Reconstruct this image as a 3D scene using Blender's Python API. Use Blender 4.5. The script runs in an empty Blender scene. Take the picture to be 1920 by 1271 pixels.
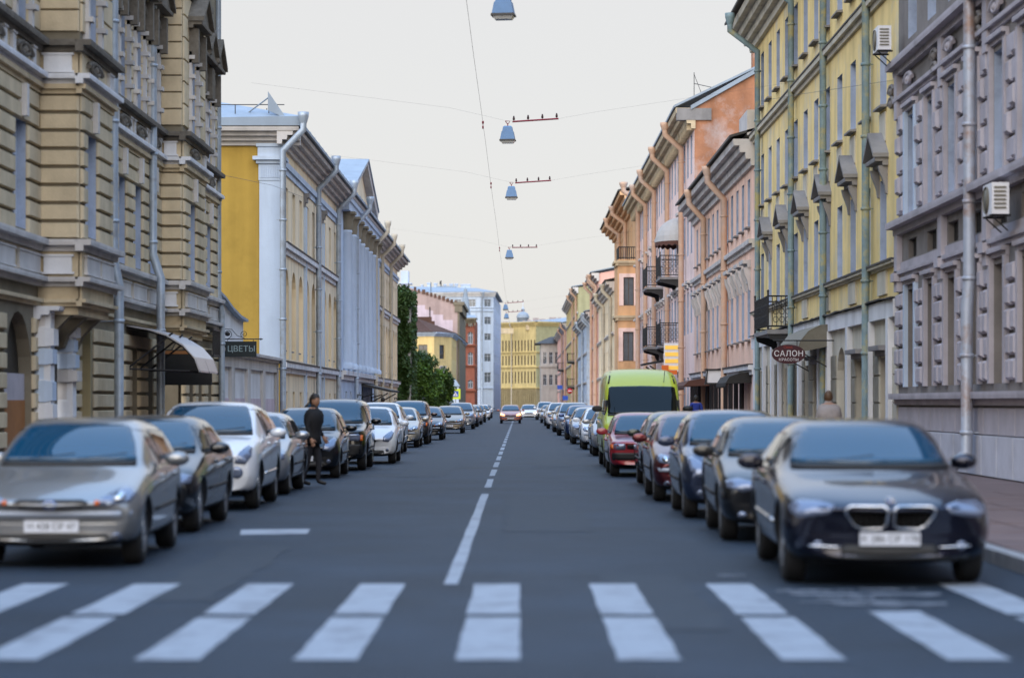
import bpy, bmesh, math, random
from math import sin, cos, pi, radians, sqrt, atan2
from mathutils import Vector, Matrix
from mathutils.bvhtree import BVHTree

scene = bpy.context.scene
C = scene.collection
random.seed(11)

# ------------------------------------------------------------------ camera
F, CX, CY, EYE = 4533.0, 975.0, 755.0, 1.60      # focal length and vanishing point in photo pixels, eye height
cd = bpy.data.cameras.new('camera')
cd.sensor_width = 36.0
cd.lens = 85.0
cd.shift_x = -(CX - 960.0) / 1920.0
cd.shift_y = (CY - 635.5) / 1920.0
cd.clip_start = 0.1
cd.clip_end = 6000
cd.dof.use_dof = True
cd.dof.focus_distance = 92.0
cd.dof.aperture_fstop = 1.25
cd.dof.aperture_blades = 9
cam = bpy.data.objects.new('camera', cd)
C.objects.link(cam)
cam.location = (0, 0, EYE)
cam.rotation_euler = (pi / 2, 0, 0)
scene.camera = cam

# ------------------------------------------------------------------ light
SUN_EL, SUN_AZ = radians(28), radians(193)      # sun behind the camera, spread wide by the cloud veil
world = bpy.data.worlds.new('World')
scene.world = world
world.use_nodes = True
wn = world.node_tree.nodes
wl = world.node_tree.links
wn.clear()
w_out = wn.new('ShaderNodeOutputWorld')
w_bg = wn.new('ShaderNodeBackground')
w_sky = wn.new('ShaderNodeTexSky')
w_sky.sky_type = 'NISHITA'
w_sky.sun_disc = False
w_sky.sun_elevation = SUN_EL
w_sky.sun_rotation = SUN_AZ
w_sky.air_density = 1.0
w_sky.dust_density = 2.0
w_sky.ozone_density = 2.0
# even veil of bright cloud (standard overcast sky: luminance rises smoothly from horizon to zenith),
# thinner and bluer overhead, with the clear sky showing through a little
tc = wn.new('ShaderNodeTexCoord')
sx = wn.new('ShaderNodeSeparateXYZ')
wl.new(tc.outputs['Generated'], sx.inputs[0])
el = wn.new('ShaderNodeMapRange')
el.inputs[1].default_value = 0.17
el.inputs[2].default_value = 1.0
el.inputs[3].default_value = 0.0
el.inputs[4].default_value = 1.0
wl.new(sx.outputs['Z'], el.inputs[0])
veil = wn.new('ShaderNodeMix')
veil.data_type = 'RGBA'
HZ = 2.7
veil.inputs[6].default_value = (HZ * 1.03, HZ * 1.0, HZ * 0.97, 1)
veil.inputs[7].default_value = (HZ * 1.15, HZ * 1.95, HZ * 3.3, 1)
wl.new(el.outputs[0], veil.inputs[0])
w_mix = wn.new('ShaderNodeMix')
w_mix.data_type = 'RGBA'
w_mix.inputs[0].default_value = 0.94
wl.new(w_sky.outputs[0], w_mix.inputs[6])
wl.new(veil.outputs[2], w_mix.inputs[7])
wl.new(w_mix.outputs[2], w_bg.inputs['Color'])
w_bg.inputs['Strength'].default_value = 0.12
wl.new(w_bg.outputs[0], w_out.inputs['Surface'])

sd = bpy.data.lights.new('sun', 'SUN')
sd.energy = 1.5
sd.angle = radians(80)
sd.color = (1.0, 0.90, 0.76)
sun = bpy.data.objects.new('sun', sd)
C.objects.link(sun)
sun.location = (0, 0, 60)
_d = Vector((sin(SUN_AZ) * cos(SUN_EL), cos(SUN_AZ) * cos(SUN_EL), sin(SUN_EL)))
sun.rotation_euler = _d.to_track_quat('Z', 'Y').to_euler()

scene.view_settings.view_transform = 'Standard'
scene.view_settings.look = 'None'
scene.view_settings.exposure = 1.25
scene.view_settings.gamma = 1.0
scene.render.engine = 'CYCLES'
scene.cycles.use_denoising = True
scene.cycles.max_bounces = 6
scene.cycles.diffuse_bounces = 3
scene.cycles.glossy_bounces = 3
scene.cycles.caustics_reflective = False
scene.cycles.caustics_refractive = False

# ------------------------------------------------------------------ photo pixel -> place
def DX(px, X):            # distance at which a plane at lateral X crosses photo column px
    return F * X / (px - CX)
def ZP(py, D):
    return EYE + (CY - py) * D / F
def XP(px, D):
    return (px - CX) * D / F

# ------------------------------------------------------------------ materials
MATS = {}
def srgb(r, g, b):
    f = lambda c: (c / 255 / 12.92) if c / 255 <= 0.04045 else (((c / 255) + 0.055) / 1.055) ** 2.4
    return (f(r), f(g), f(b))

def mat(name, col, rough=0.8, metal=0.0, var=0.0, scale=3.0, bump=0.0, bscale=40.0, streak=0.0,
        stain=None, stain_amt=0.0, stain_scale=0.5, spec=0.4, coat=0.0, emit=None, estr=0.0, objcol=False):
    if name in MATS:
        return MATS[name]
    m = bpy.data.materials.new(name)
    m.use_nodes = True
    nt = m.node_tree
    n, l = nt.nodes, nt.links
    b = n['Principled BSDF']
    b.inputs['Roughness'].default_value = rough
    b.inputs['Metallic'].default_value = metal
    b.inputs['Specular IOR Level'].default_value = spec
    if coat:
        b.inputs['Coat Weight'].default_value = coat
        b.inputs['Coat Roughness'].default_value = 0.04
    base = None
    if objcol:
        oi = n.new('ShaderNodeObjectInfo')
        base = oi.outputs['Color']
    else:
        rgb = n.new('ShaderNodeRGB')
        rgb.outputs[0].default_value = (*col, 1)
        base = rgb.outputs[0]
    if var or bump or streak or stain_amt:
        tc = n.new('ShaderNodeNewGeometry')
    if var:
        nz = n.new('ShaderNodeTexNoise')
        nz.inputs['Scale'].default_value = scale
        nz.inputs['Detail'].default_value = 6
        nz.inputs['Roughness'].default_value = 0.65
        l.new(tc.outputs['Position'], nz.inputs['Vector'])
        mr = n.new('ShaderNodeMapRange')
        mr.inputs[1].default_value = 0.25
        mr.inputs[2].default_value = 0.75
        mr.inputs[3].default_value = 1.0 - var
        mr.inputs[4].default_value = 1.0 + var
        l.new(nz.outputs['Fac'], mr.inputs[0])
        mu = n.new('ShaderNodeVectorMath')
        mu.operation = 'SCALE'
        l.new(base, mu.inputs[0])
        l.new(mr.outputs[0], mu.inputs['Scale'])
        base = mu.outputs[0]
    if stain_amt:
        nz = n.new('ShaderNodeTexNoise')
        nz.inputs['Scale'].default_value = stain_scale
        nz.inputs['Detail'].default_value = 8
        nz.inputs['Roughness'].default_value = 0.7
        l.new(tc.outputs['Position'], nz.inputs['Vector'])
        mr = n.new('ShaderNodeMapRange')
        mr.inputs[1].default_value = 0.50
        mr.inputs[2].default_value = 0.66
        mr.inputs[3].default_value = 0.0
        mr.inputs[4].default_value = stain_amt
        l.new(nz.outputs['Fac'], mr.inputs[0])
        mx = n.new('ShaderNodeMix')
        mx.data_type = 'RGBA'
        l.new(mr.outputs[0], mx.inputs[0])
        l.new(base, mx.inputs[6])
        mx.inputs[7].default_value = (*(stain or (0.1, 0.09, 0.08)), 1)
        base = mx.outputs[2]
    if streak:
        mp = n.new('ShaderNodeMapping')
        mp.inputs['Scale'].default_value = (1.1, 1.1, 0.10)
        l.new(tc.outputs['Position'], mp.inputs['Vector'])
        nz = n.new('ShaderNodeTexNoise')
        nz.inputs['Scale'].default_value = 1.3
        nz.inputs['Detail'].default_value = 5
        l.new(mp.outputs[0], nz.inputs['Vector'])
        mr = n.new('ShaderNodeMapRange')
        mr.inputs[1].default_value = 0.42
        mr.inputs[2].default_value = 0.72
        mr.inputs[3].default_value = 1.0
        mr.inputs[4].default_value = 1.0 - streak
        l.new(nz.outputs['Fac'], mr.inputs[0])
        mu = n.new('ShaderNodeVectorMath')
        mu.operation = 'SCALE'
        l.new(base, mu.inputs[0])
        l.new(mr.outputs[0], mu.inputs['Scale'])
        base = mu.outputs[0]
    l.new(base, b.inputs['Base Color'])
    if bump:
        nz = n.new('ShaderNodeTexNoise')
        nz.inputs['Scale'].default_value = bscale
        nz.inputs['Detail'].default_value = 4
        l.new(tc.outputs['Position'], nz.inputs['Vector'])
        bp = n.new('ShaderNodeBump')
        bp.inputs['Strength'].default_value = bump
        bp.inputs['Distance'].default_value = 0.02
        l.new(nz.outputs['Fac'], bp.inputs['Height'])
        l.new(bp.outputs[0], b.inputs['Normal'])
    if emit:
        b.inputs['Emission Color'].default_value = (*emit, 1)
        b.inputs['Emission Strength'].default_value = estr
    MATS[name] = m
    return m

def plaster(name, col, **k):
    d = dict(rough=0.9, var=0.10, scale=1.1, bump=0.25, bscale=25, streak=0.22, stain=tuple(c * 0.55 for c in col),
             stain_amt=0.35, stain_scale=0.45, spec=0.2)
    d.update(k)
    return mat(name, col, **d)

M = {}
M['beige'] = plaster('beige_stone', (0.60, 0.49, 0.33), var=0.2)
M['beige_dark'] = plaster('weathered_mortar', (0.22, 0.19, 0.14), var=0.2)
M['beige_pale'] = plaster('pale_stone', (0.60, 0.57, 0.55), var=0.14)
M['soot'] = plaster('sooty_ornament', (0.17, 0.15, 0.125), var=0.3, scale=6, bump=0.6, bscale=14)
M['ochre'] = plaster('ochre_plaster', (0.46, 0.30, 0.065), var=0.07)
M['cream'] = plaster('cream_plaster', (0.90, 0.75, 0.53), var=0.05, stain_amt=0.2)
M['white_pl'] = plaster('white_plaster', (0.74, 0.74, 0.76), var=0.07, stain_amt=0.25)
M['lilac'] = plaster('lilac_stone', (0.48, 0.44, 0.47), var=0.16, streak=0.12)
M['lilac_dark'] = plaster('lilac_weathered', (0.24, 0.215, 0.20), var=0.2)
M['plinth'] = plaster('plinth_paint', (0.56, 0.56, 0.62), var=0.16, streak=0.0)
M['yellow'] = plaster('yellow_plaster', (0.88, 0.67, 0.30), var=0.12, stain=(0.62, 0.57, 0.46), stain_amt=0.75)
M['yellow_grey'] = plaster('grey_cream_plaster', (0.60, 0.55, 0.45), var=0.09)
M['grey_trim'] = plaster('grey_trim', (0.27, 0.26, 0.26), var=0.2)
M['pink'] = plaster('pink_plaster', (0.93, 0.62, 0.48), var=0.07)
M['pink_pale'] = plaster('pale_pink_plaster', (0.93, 0.71, 0.65), var=0.07)
M['rose'] = plaster('rose_plaster', (0.84, 0.50, 0.42), var=0.08)
M['tan'] = plaster('tan_plaster', (0.72, 0.44, 0.24), var=0.10)
M['brick'] = plaster('rendered_brick', (0.40, 0.19, 0.11), var=0.25, scale=1.2, stain=(0.50, 0.44, 0.44), stain_amt=0.8, stain_scale=0.35)
M['firewall'] = plaster('pink_firewall', (0.46, 0.35, 0.33), var=0.12, stain_scale=0.2)
M['firewall_pale'] = plaster('pale_firewall_patch', (0.62, 0.52, 0.58), var=0.06)
M['red_brick'] = plaster('red_brick', (0.30, 0.11, 0.075), var=0.2, scale=3)
M['ice'] = plaster('ice_blue_plaster', (0.52, 0.61, 0.74), var=0.05, stain_amt=0.12)
M['ice_green'] = plaster('pale_green_plaster', (0.46, 0.52, 0.49), var=0.06)
M['khaki'] = plaster('khaki_plaster', (0.64, 0.51, 0.24), var=0.08)
M['khaki_dark'] = plaster('khaki_rustic', (0.34, 0.28, 0.16), var=0.1)
M['ochre_green'] = plaster('ochre_green_plaster', (0.40, 0.38, 0.22), var=0.1)
M['greyhouse'] = plaster('grey_house_plaster', (0.42, 0.40, 0.38), var=0.1)
M['roof_blue'] = mat('galvanised_roof', (0.28, 0.34, 0.41), rough=0.6, metal=0.0, var=0.10, scale=0.8, streak=0.15)
M['roof_brown'] = mat('brown_roof', (0.10, 0.055, 0.042), rough=0.85, spec=0.15, var=0.15, scale=1.0, streak=0.2)
M['roof_dark'] = mat('dark_roof', (0.05, 0.048, 0.048), rough=0.6, var=0.2)
M['chimney'] = plaster('chimney_brick', (0.40, 0.33, 0.31), var=0.2, scale=4)
M['frame'] = mat('painted_window_frame', (0.52, 0.56, 0.64), rough=0.5, var=0.1, scale=5)
M['frame_dark'] = mat('brown_window_frame', (0.09, 0.065, 0.05), rough=0.5, var=0.15, scale=5)
M['pane'] = mat('window_glass', (0.018, 0.024, 0.03), rough=0.04, spec=0.9, var=0.3, scale=0.7)
M['curtain'] = mat('curtained_glass', (0.11, 0.13, 0.15), rough=0.08, spec=0.9, var=0.35, scale=0.9)
M['pipe_zinc'] = mat('zinc_pipe', (0.40, 0.47, 0.56), rough=0.42, metal=0.35, var=0.14, scale=2.5, streak=0.25, stain=(0.20, 0.17, 0.14), stain_amt=0.5, stain_scale=1.6)
M['pipe_rust'] = mat('rusty_zinc_pipe', (0.44, 0.48, 0.56), rough=0.5, metal=0.3, var=0.15, scale=2.5, stain=(0.30, 0.15, 0.07), stain_amt=0.8, stain_scale=0.9)
M['pipe_yellow'] = mat('peeling_yellow_pipe', (0.17, 0.24, 0.26), rough=0.6, var=0.3, scale=2.5, stain=(0.38, 0.33, 0.14), stain_amt=1.0, stain_scale=1.4)
M['pipe_pink'] = mat('pink_painted_pipe', (0.55, 0.36, 0.25), rough=0.6, var=0.12, scale=2.5, stain=(0.42, 0.40, 0.40), stain_amt=0.5, stain_scale=0.4)
M['pipe_cream'] = mat('cream_painted_pipe', (0.52, 0.46, 0.36), rough=0.6, var=0.12, scale=2.5, streak=0.2)
M['iron'] = mat('black_iron', (0.018, 0.018, 0.02), rough=0.5, var=0.2)
M['dark_sign'] = mat('dark_sign_face', (0.012, 0.022, 0.028), rough=0.4, var=0.1)
M['maroon'] = mat('maroon_sign_face', (0.05, 0.008, 0.016), rough=0.35, var=0.1)
M['sign_text'] = mat('white_lettering', (0.75, 0.72, 0.75), rough=0.5)
M['sign_text_dim'] = mat('grey_blue_lettering', (0.32, 0.42, 0.46), rough=0.5)
M['door_brown'] = mat('brown_door', (0.11, 0.055, 0.03), rough=0.55, var=0.2, scale=6, streak=0.2)
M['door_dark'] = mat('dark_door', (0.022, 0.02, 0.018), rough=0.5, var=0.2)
M['door_grey'] = mat('grey_brown_door', (0.12, 0.10, 0.085), rough=0.6, var=0.2, streak=0.2)
M['white_paint'] = mat('white_paint', (0.75, 0.75, 0.78), rough=0.5, var=0.08)
M['orange_panel'] = mat('orange_brown_panel', (0.34, 0.14, 0.045), rough=0.7, var=0.15, streak=0.2)
M['canopy_metal'] = mat('canopy_sheet_metal', (0.50, 0.50, 0.54), rough=0.3, metal=0.6, var=0.1)
M['canvas_grey'] = mat('grey_canvas', (0.46, 0.44, 0.42), rough=0.85, var=0.08)
M['canvas_brown'] = mat('brown_canvas', (0.10, 0.042, 0.030), rough=0.8, var=0.15)
M['canvas_black'] = mat('black_canvas', (0.022, 0.020, 0.018), rough=0.7, var=0.2)
M['canvas_olive'] = mat('olive_canvas', (0.17, 0.155, 0.12), rough=0.6, var=0.15)
M['reveal'] = plaster('pale_window_reveal', (0.40, 0.46, 0.58), var=0.2, stain_amt=0.5, stain_scale=1.2)
M['niche'] = plaster('ochre_niche', (0.80, 0.56, 0.22), var=0.06)
M['lemon'] = plaster('lemon_cream_plaster', (0.82, 0.62, 0.28), var=0.06)
M['parapet'] = plaster('dark_parapet_brick', (0.13, 0.075, 0.055), var=0.3)

# ------------------------------------------------------------------ helpers
def link(o, parent=None):
    C.objects.link(o)
    if parent is not None:
        o.parent = parent
    return o

def tag(o, label=None, cat=None, group=None, kind=None):
    if label: o['label'] = label
    if cat: o['category'] = cat
    if group: o['group'] = group
    if kind: o['kind'] = kind
    return o

def thing(name, label, cat, loc=(0, 0, 0), rotz=0.0, group=None, kind=None):
    o = bpy.data.objects.new(name, None)
    o.empty_display_size = 0.3
    o.location = loc
    o.rotation_euler = (0, 0, rotz)
    link(o)
    return tag(o, label, cat, group, kind)

def mobj(name, me, parent=None, loc=None, rot=None, scale=None):
    o = bpy.data.objects.new(name, me)
    if loc is not None: o.location = loc
    if rot is not None: o.rotation_euler = rot
    if scale is not None: o.scale = scale
    return link(o, parent)

def root_loc(o):
    v = Vector((0, 0, 0))
    while o is not None:
        v += o.location
        o = o.parent
    return v

class MB:
    def __init__(s):
        s.v, s.f, s.sm, s.mi = [], [], [], []
    def add(s, vs, fs, smooth=False, mi=0):
        k = len(s.v)
        s.v += [tuple(p) for p in vs]
        for f in fs:
            s.f.append(tuple(i + k for i in f)); s.sm.append(smooth); s.mi.append(mi)
        return s
    def box(s, x0, x1, y0, y1, z0, z1, mi=0):
        vs = [(x0, y0, z0), (x1, y0, z0), (x1, y1, z0), (x0, y1, z0), (x0, y0, z1), (x1, y0, z1), (x1, y1, z1), (x0, y1, z1)]
        return s.add(vs, [(0, 3, 2, 1), (4, 5, 6, 7), (0, 1, 5, 4), (1, 2, 6, 5), (2, 3, 7, 6), (3, 0, 4, 7)], mi=mi)
    def hexa(s, p, mi=0):       # 8 points, same order as box
        return s.add(p, [(0, 3, 2, 1), (4, 5, 6, 7), (0, 1, 5, 4), (1, 2, 6, 5), (2, 3, 7, 6), (3, 0, 4, 7)], mi=mi)
    def prism(s, poly, fn, a0, a1, mi=0, smooth=False):   # poly of 2D points, fn(a, p, q) -> xyz
        n = len(poly)
        vs = [fn(a0, *p) for p in poly] + [fn(a1, *p) for p in poly]
        s.add(vs, [tuple(range(n))[::-1], tuple(range(n, 2 * n))], mi=mi)
        return s.add(vs, [(i, (i + 1) % n, n + (i + 1) % n, n + i) for i in range(n)], smooth=smooth, mi=mi)
    def tube(s, pts, r, n=8, mi=0, caps=True):
        pts = [Vector(p) for p in pts]
        rs = r if isinstance(r, (list, tuple)) else [r] * len(pts)
        vs, fs = [], []
        up = None
        for i, p in enumerate(pts):
            if i == 0: t = pts[1] - pts[0]
            elif i == len(pts) - 1: t = pts[-1] - pts[-2]
            else: t = (pts[i + 1] - pts[i]).normalized() + (pts[i] - pts[i - 1]).normalized()
            if t.length < 1e-9: t = Vector((0, 0, 1))
            t.normalize()
            if up is None:
                up = Vector((1, 0, 0)) if abs(t.x) < 0.9 else Vector((0, 1, 0))
            a = t.cross(up)
            if a.length < 1e-6: a = t.cross(Vector((0, 1, 0.3)))
            a.normalize()
            b = t.cross(a).normalized()
            up = a.cross(t)
            for k in range(n):
                q = 2 * pi * k / n
                vs.append(p + (a * cos(q) + b * sin(q)) * rs[i])
        for i in range(len(pts) - 1):
            for k in range(n):
                fs.append((i * n + k, i * n + (k + 1) % n, (i + 1) * n + (k + 1) % n, (i + 1) * n + k))
        s.add(vs, fs, smooth=True, mi=mi)
        if caps:
            k = len(pts) - 1
            s.add(vs[:n], [tuple(range(n))[::-1]], mi=mi)
            s.add(vs[k * n:], [tuple(range(n))], mi=mi)
        return s
    def lathe(s, prof, n=16, c=(0, 0, 0), fn=None, mi=0, smooth=True):
        fn = fn or (lambda r, z, a: (c[0] + r * cos(a), c[1] + r * sin(a), c[2] + z))
        vs, fs = [], []
        for (r, z) in prof:
            for k in range(n):
                vs.append(fn(r, z, 2 * pi * k / n))
        for i in range(len(prof) - 1):
            for k in range(n):
                fs.append((i * n + k, i * n + (k + 1) % n, (i + 1) * n + (k + 1) % n, (i + 1) * n + k))
        return s.add(vs, fs, smooth=smooth, mi=mi)
    def mesh(s, name, mats, off=(0, 0, 0)):
        me = bpy.data.meshes.new(name)
        ox, oy, oz = off
        me.from_pydata([(x - ox, y - oy, z - oz) for x, y, z in s.v], [], s.f)
        for m in (mats if isinstance(mats, (list, tuple)) else [mats]):
            me.materials.append(m)
        me.polygons.foreach_set('use_smooth', s.sm)
        me.polygons.foreach_set('material_index', s.mi)
        me.update()
        return me
    def build(s, name, mats, parent=None):
        me = s.mesh(name, mats, root_loc(parent) if parent is not None else (0, 0, 0))
        return mobj(name, me, parent)
    def build_top(s, name, mats, label, cat, group=None, kind=None):
        xs = [p[0] for p in s.v]; ys = [p[1] for p in s.v]; zs = [p[2] for p in s.v]
        loc = ((min(xs) + max(xs)) / 2, (min(ys) + max(ys)) / 2, min(zs))
        o = mobj(name, s.mesh(name, mats, loc), None, loc)
        return tag(o, label, cat, group, kind)

class Fac:                          # a facade: u runs along it, z up, d outward from its face
    def __init__(s, org, ud, out):
        s.o, s.u, s.n = Vector(org), Vector(ud).normalized(), Vector(out).normalized()
        s.rz = atan2(s.n.y, s.n.x) + pi / 2
    def P(s, u, z, d=0.0):
        return (s.o.x + s.u.x * u + s.n.x * d, s.o.y + s.u.y * u + s.n.y * d, z)
    def box(s, mb, u0, u1, z0, z1, d0, d1, mi=0):
        P = s.P
        mb.hexa([P(u0, z0, d0), P(u1, z0, d0), P(u1, z0, d1), P(u0, z0, d1), P(u0, z1, d0), P(u1, z1, d0), P(u1, z1, d1), P(u0, z1, d1)], mi)
    def ext(s, mb, prof, u0, u1, mi=0):            # profile of (d, z) swept along u
        mb.prism(prof, lambda a, d, z: s.P(a, z, d), u0, u1, mi)

def street(X):                      # facade on the street line at lateral X, u = distance from the camera
    return Fac((X, 0), (0, 1), (1 if X < 0 else -1, 0))

def across(D, X=0.0):               # facade facing the camera, u = lateral x
    return Fac((0, D), (1, 0), (0, -1))

def wall_mb(mb, fac, u0, u1, z0, z1, ops=(), rev=0.25, d=0.0, mi=0, rmi=0):
    """ops: (ua, ub, za, zb[, 'arch'])"""
    us = sorted({u0, u1, *[o[0] for o in ops], *[o[1] for o in ops]})
    zs = sorted({z0, z1, *[o[2] for o in ops], *[o[3] for o in ops]})
    us = [u for u in us if u0 - 1e-6 <= u <= u1 + 1e-6]
    zs = [z for z in zs if z0 - 1e-6 <= z <= z1 + 1e-6]
    P = fac.P
    for i in range(len(us) - 1):
        um = (us[i] + us[i + 1]) / 2
        run = None
        for j in range(len(zs) - 1):
            zm = (zs[j] + zs[j + 1]) / 2
            hole = any(o[0] < um < o[1] and o[2] < zm < o[3] for o in ops)
            if not hole:
                mb.add([P(us[i], zs[j], d), P(us[i + 1], zs[j], d), P(us[i + 1], zs[j + 1], d), P(us[i], zs[j + 1], d)], [(0, 1, 2, 3)], mi=mi)
    for o in ops:
        a, b, c, e = o[:4]
        if len(o) > 4 and o[4] == 'arch':
            r = (b - a) / 2
            n = 10
            sp = e - r
            arc = [((a + b) / 2 - r * cos(pi * k / n), sp + r * sin(pi * k / n)) for k in range(n + 1)]
            for k in range(n):
                (p0, q0), (p1, q1) = arc[k], arc[k + 1]
                mb.add([P(p0, q0, d), P(p1, q1, d), P(p1, e, d), P(p0, e, d)], [(0, 1, 2, 3)], mi=mi)
                mb.add([P(p0, q0, d), P(p1, q1, d), P(p1, q1, d - rev), P(p0, q0, d - rev)], [(0, 1, 2, 3)], mi=rmi)
            ring = [(a, c), (a, sp), (b, sp), (b, c)]
            segs = [(ring[0], ring[1]), (ring[2], ring[3]), (ring[3], ring[0])]
        else:
            ring = [(a, c), (a, e), (b, e), (b, c)]
            segs = [(ring[k], ring[(k + 1) % 4]) for k in range(4)]
        for (p0, q0), (p1, q1) in segs:
            mb.add([P(p0, q0, d), P(p1, q1, d), P(p1, q1, d - rev), P(p0, q0, d - rev)], [(0, 1, 2, 3)], mi=rmi)

WIN = {}
def win_meshes(w, h, style, fm, pm):
    key = (round(w, 2), round(h, 2), style, fm, pm)
    if key in WIN:
        return WIN[key]
    fr = MB()
    t = 0.07
    fr.box(-w / 2, -w / 2 + t, -0.03, 0.04, 0, h); fr.box(w / 2 - t, w / 2, -0.03, 0.04, 0, h)
    fr.box(-w / 2 + t, w / 2 - t, -0.03, 0.04, 0, t); fr.box(-w / 2 + t, w / 2 - t, -0.03, 0.04, h - t, h)
    if style in ('cross', 'arch', 'double'):
        zt = h * 0.68
        fr.box(-w / 2 + t, w / 2 - t, -0.028, 0.035, zt, zt + 0.06)
        fr.box(-0.03, 0.03, -0.025, 0.03, t, zt); fr.box(-0.03, 0.03, -0.025, 0.03, zt + 0.06, h - t)
    elif style == 'plain':
        fr.box(-0.03, 0.03, -0.025, 0.03, t, h - t)
    elif style == 'grid':
        for k in (1, 2):
            z = h * k / 3
            fr.box(-w / 2 + t, w / 2 - t, -0.028, 0.035, z - 0.025, z + 0.025)
        fr.box(-0.03, 0.03, -0.024, 0.03, t, h - t)
    pn = MB()
    pn.box(-w / 2 + t * 0.5, w / 2 - t * 0.5, 0.0, 0.012, t * 0.5, h - t * 0.5)
    sl = MB()
    sl.hexa([(-w / 2 - .08, -.38, -.10), (w / 2 + .08, -.38, -.10), (w / 2 + .08, -0.03, -.10), (-w / 2 - .08, -0.03, -.10),
             (-w / 2 - .08, -.38, -.05), (w / 2 + .08, -.38, -.05), (w / 2 + .08, -0.03, 0.0), (-w / 2 - .08, -0.03, 0.0)])
    WIN[key] = (fr.mesh('window', M[fm]), pn.mesh('pane', M[pm]), sl.mesh('sill', M['grey_trim']))
    return WIN[key]

def window(parent, fac, u, z, w, h, style='cross', fm='frame', pm='pane', rec=0.2, sill=False, d=0.0):
    f, p, s = win_meshes(w, h, style, fm, pm)
    x, y, zz = fac.P(u, z, d - rec)
    rl = root_loc(parent)
    o = mobj('window', f, parent, (x - rl.x, y - rl.y, zz - rl.z), (0, 0, fac.rz))
    mobj('pane', p, o)
    if sill:
        mobj('sill', s, o)
    return o

def bevel_box_mesh(name, m, bev=0.12):
    """unit block -0.5..0.5 with chamfered front edges; front is -y"""
    b = bev
    o = [(-.5, -.5), (.5, -.5), (.5, .5), (-.5, .5)]
    vs = [(x, .5, z) for x, z in o] + [(x, -.1, z) for x, z in o] + [(x * (1 - b), -.5, z * (1 - b)) for x, z in o]
    fs = [(8, 9, 10, 11)]
    for k in range(4):
        j = (k + 1) % 4
        fs += [(k, j, 4 + j, 4 + k), (4 + k, 4 + j, 8 + j, 8 + k)]
    me = bpy.data.meshes.new(name)
    me.from_pydata(vs, [], fs)
    me.materials.append(m)
    return me
BLK = {}
def block(parent, fac, u0, u1, z0, z1, proj, m, name='stone_block', bev=0.12, d=0.0):
    key = (m, bev, name)
    if key not in BLK:
        BLK[key] = bevel_box_mesh(name, M[m], bev)
    x, y, z = fac.P((u0 + u1) / 2, (z0 + z1) / 2, d + proj / 2 - 0.02)
    rl = root_loc(parent)
    return mobj(name, BLK[key], parent, (x - rl.x, y - rl.y, z - rl.z), (0, 0, fac.rz), (abs(u1 - u0), proj + 0.04, z1 - z0))

def courses(parent, fac, u0, u1, z0, z1, h, proj, m, joint=0.05, bev=0.12, ops=(), d=0.0, maxlen=9):
    """rusticated courses between z0 and z1 interrupted by openings"""
    n = max(1, round((z1 - z0) / h))
    hh = (z1 - z0) / n
    for k in range(n):
        a, b = z0 + k * hh + joint / 2, z0 + (k + 1) * hh - joint / 2
        cuts = sorted((o[0], o[1]) for o in ops if o[2] < b - 0.04 and o[3] > a + 0.04)
        segs, cur = [], u0
        for (p, q) in cuts:
            if p > cur + 0.05: segs.append((cur, p))
            cur = max(cur, q)
        if cur < u1 - 0.05: segs.append((cur, u1))
        for (p, q) in segs:
            m_ = max(1, round((q - p) / maxlen))
            for i in range(m_):
                block(parent, fac, p + (q - p) * i / m_ + 0.012, p + (q - p) * (i + 1) / m_ - 0.012, a, b, proj, m, bev=bev, d=d)

def downpipe(parent, fac, u, ztop, zbot, m, r=0.10, d=0.2, out=0.75, jogs=(), kick=True, name='downpipe', collar=2.2):
    """jogs: (z, new d) offsets on the way down; hopper at the eave out metres from the wall"""
    mb = MB()
    P = fac.P
    pts = []
    if out:
        pts += [P(u, ztop, out), P(u, ztop - 0.45, out), P(u, ztop - 1.25, d)]
        mb.lathe([(r * 1.05, -0.2), (r * 1.6, 0.05), (r * 1.7, 0.22), (r * 1.5, 0.22), (r * 1.4, 0.1)], 10, P(u, ztop, out))
    else:
        pts += [P(u, ztop, d)]
    cd_ = d
    for (z, nd) in jogs:
        pts += [P(u, z + 0.3, cd_), P(u, z - 0.3, nd)]
        cd_ = nd
    if kick:
        pts += [P(u, zbot + 0.35, cd_), P(u, zbot + 0.05, cd_ + 0.3)]
    else:
        pts += [P(u, zbot, cd_)]
    mb.tube(pts, r, 12)
    z = ztop - 2.0
    while z > zbot + 0.6:
        dd = d
        for (jz, nd) in jogs:
            if z < jz: dd = nd
        mb.lathe([(r * 1.02, -0.04), (r * 1.16, -0.035), (r * 1.16, 0.035), (r * 1.02, 0.04)], 12, P(u, z, dd))
        fac.box(mb, u - 0.015, u + 0.015, z - 0.012, z + 0.012, -0.02, dd)
        z -= collar
    return mb.build(name, m, parent)

def cornice(mb, fac, u0, u1, z0, z1, proj, steps=3, d=0.0, mi=0):
    """stepped moulding, growing outward from z0 to z1"""
    prof = [(d - 0.05, z0)]
    for k in range(steps):
        a = z0 + (z1 - z0) * k / steps
        b = z0 + (z1 - z0) * (k + 1) / steps
        p = d + proj * ((k + 1) / steps) ** 1.2
        prof += [(p - 0.03 * proj, a), (p, a + (b - a) * 0.55), (p, b)]
    prof += [(d - 0.05, z1)]
    fac.ext(mb, prof, u0, u1, mi)

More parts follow.
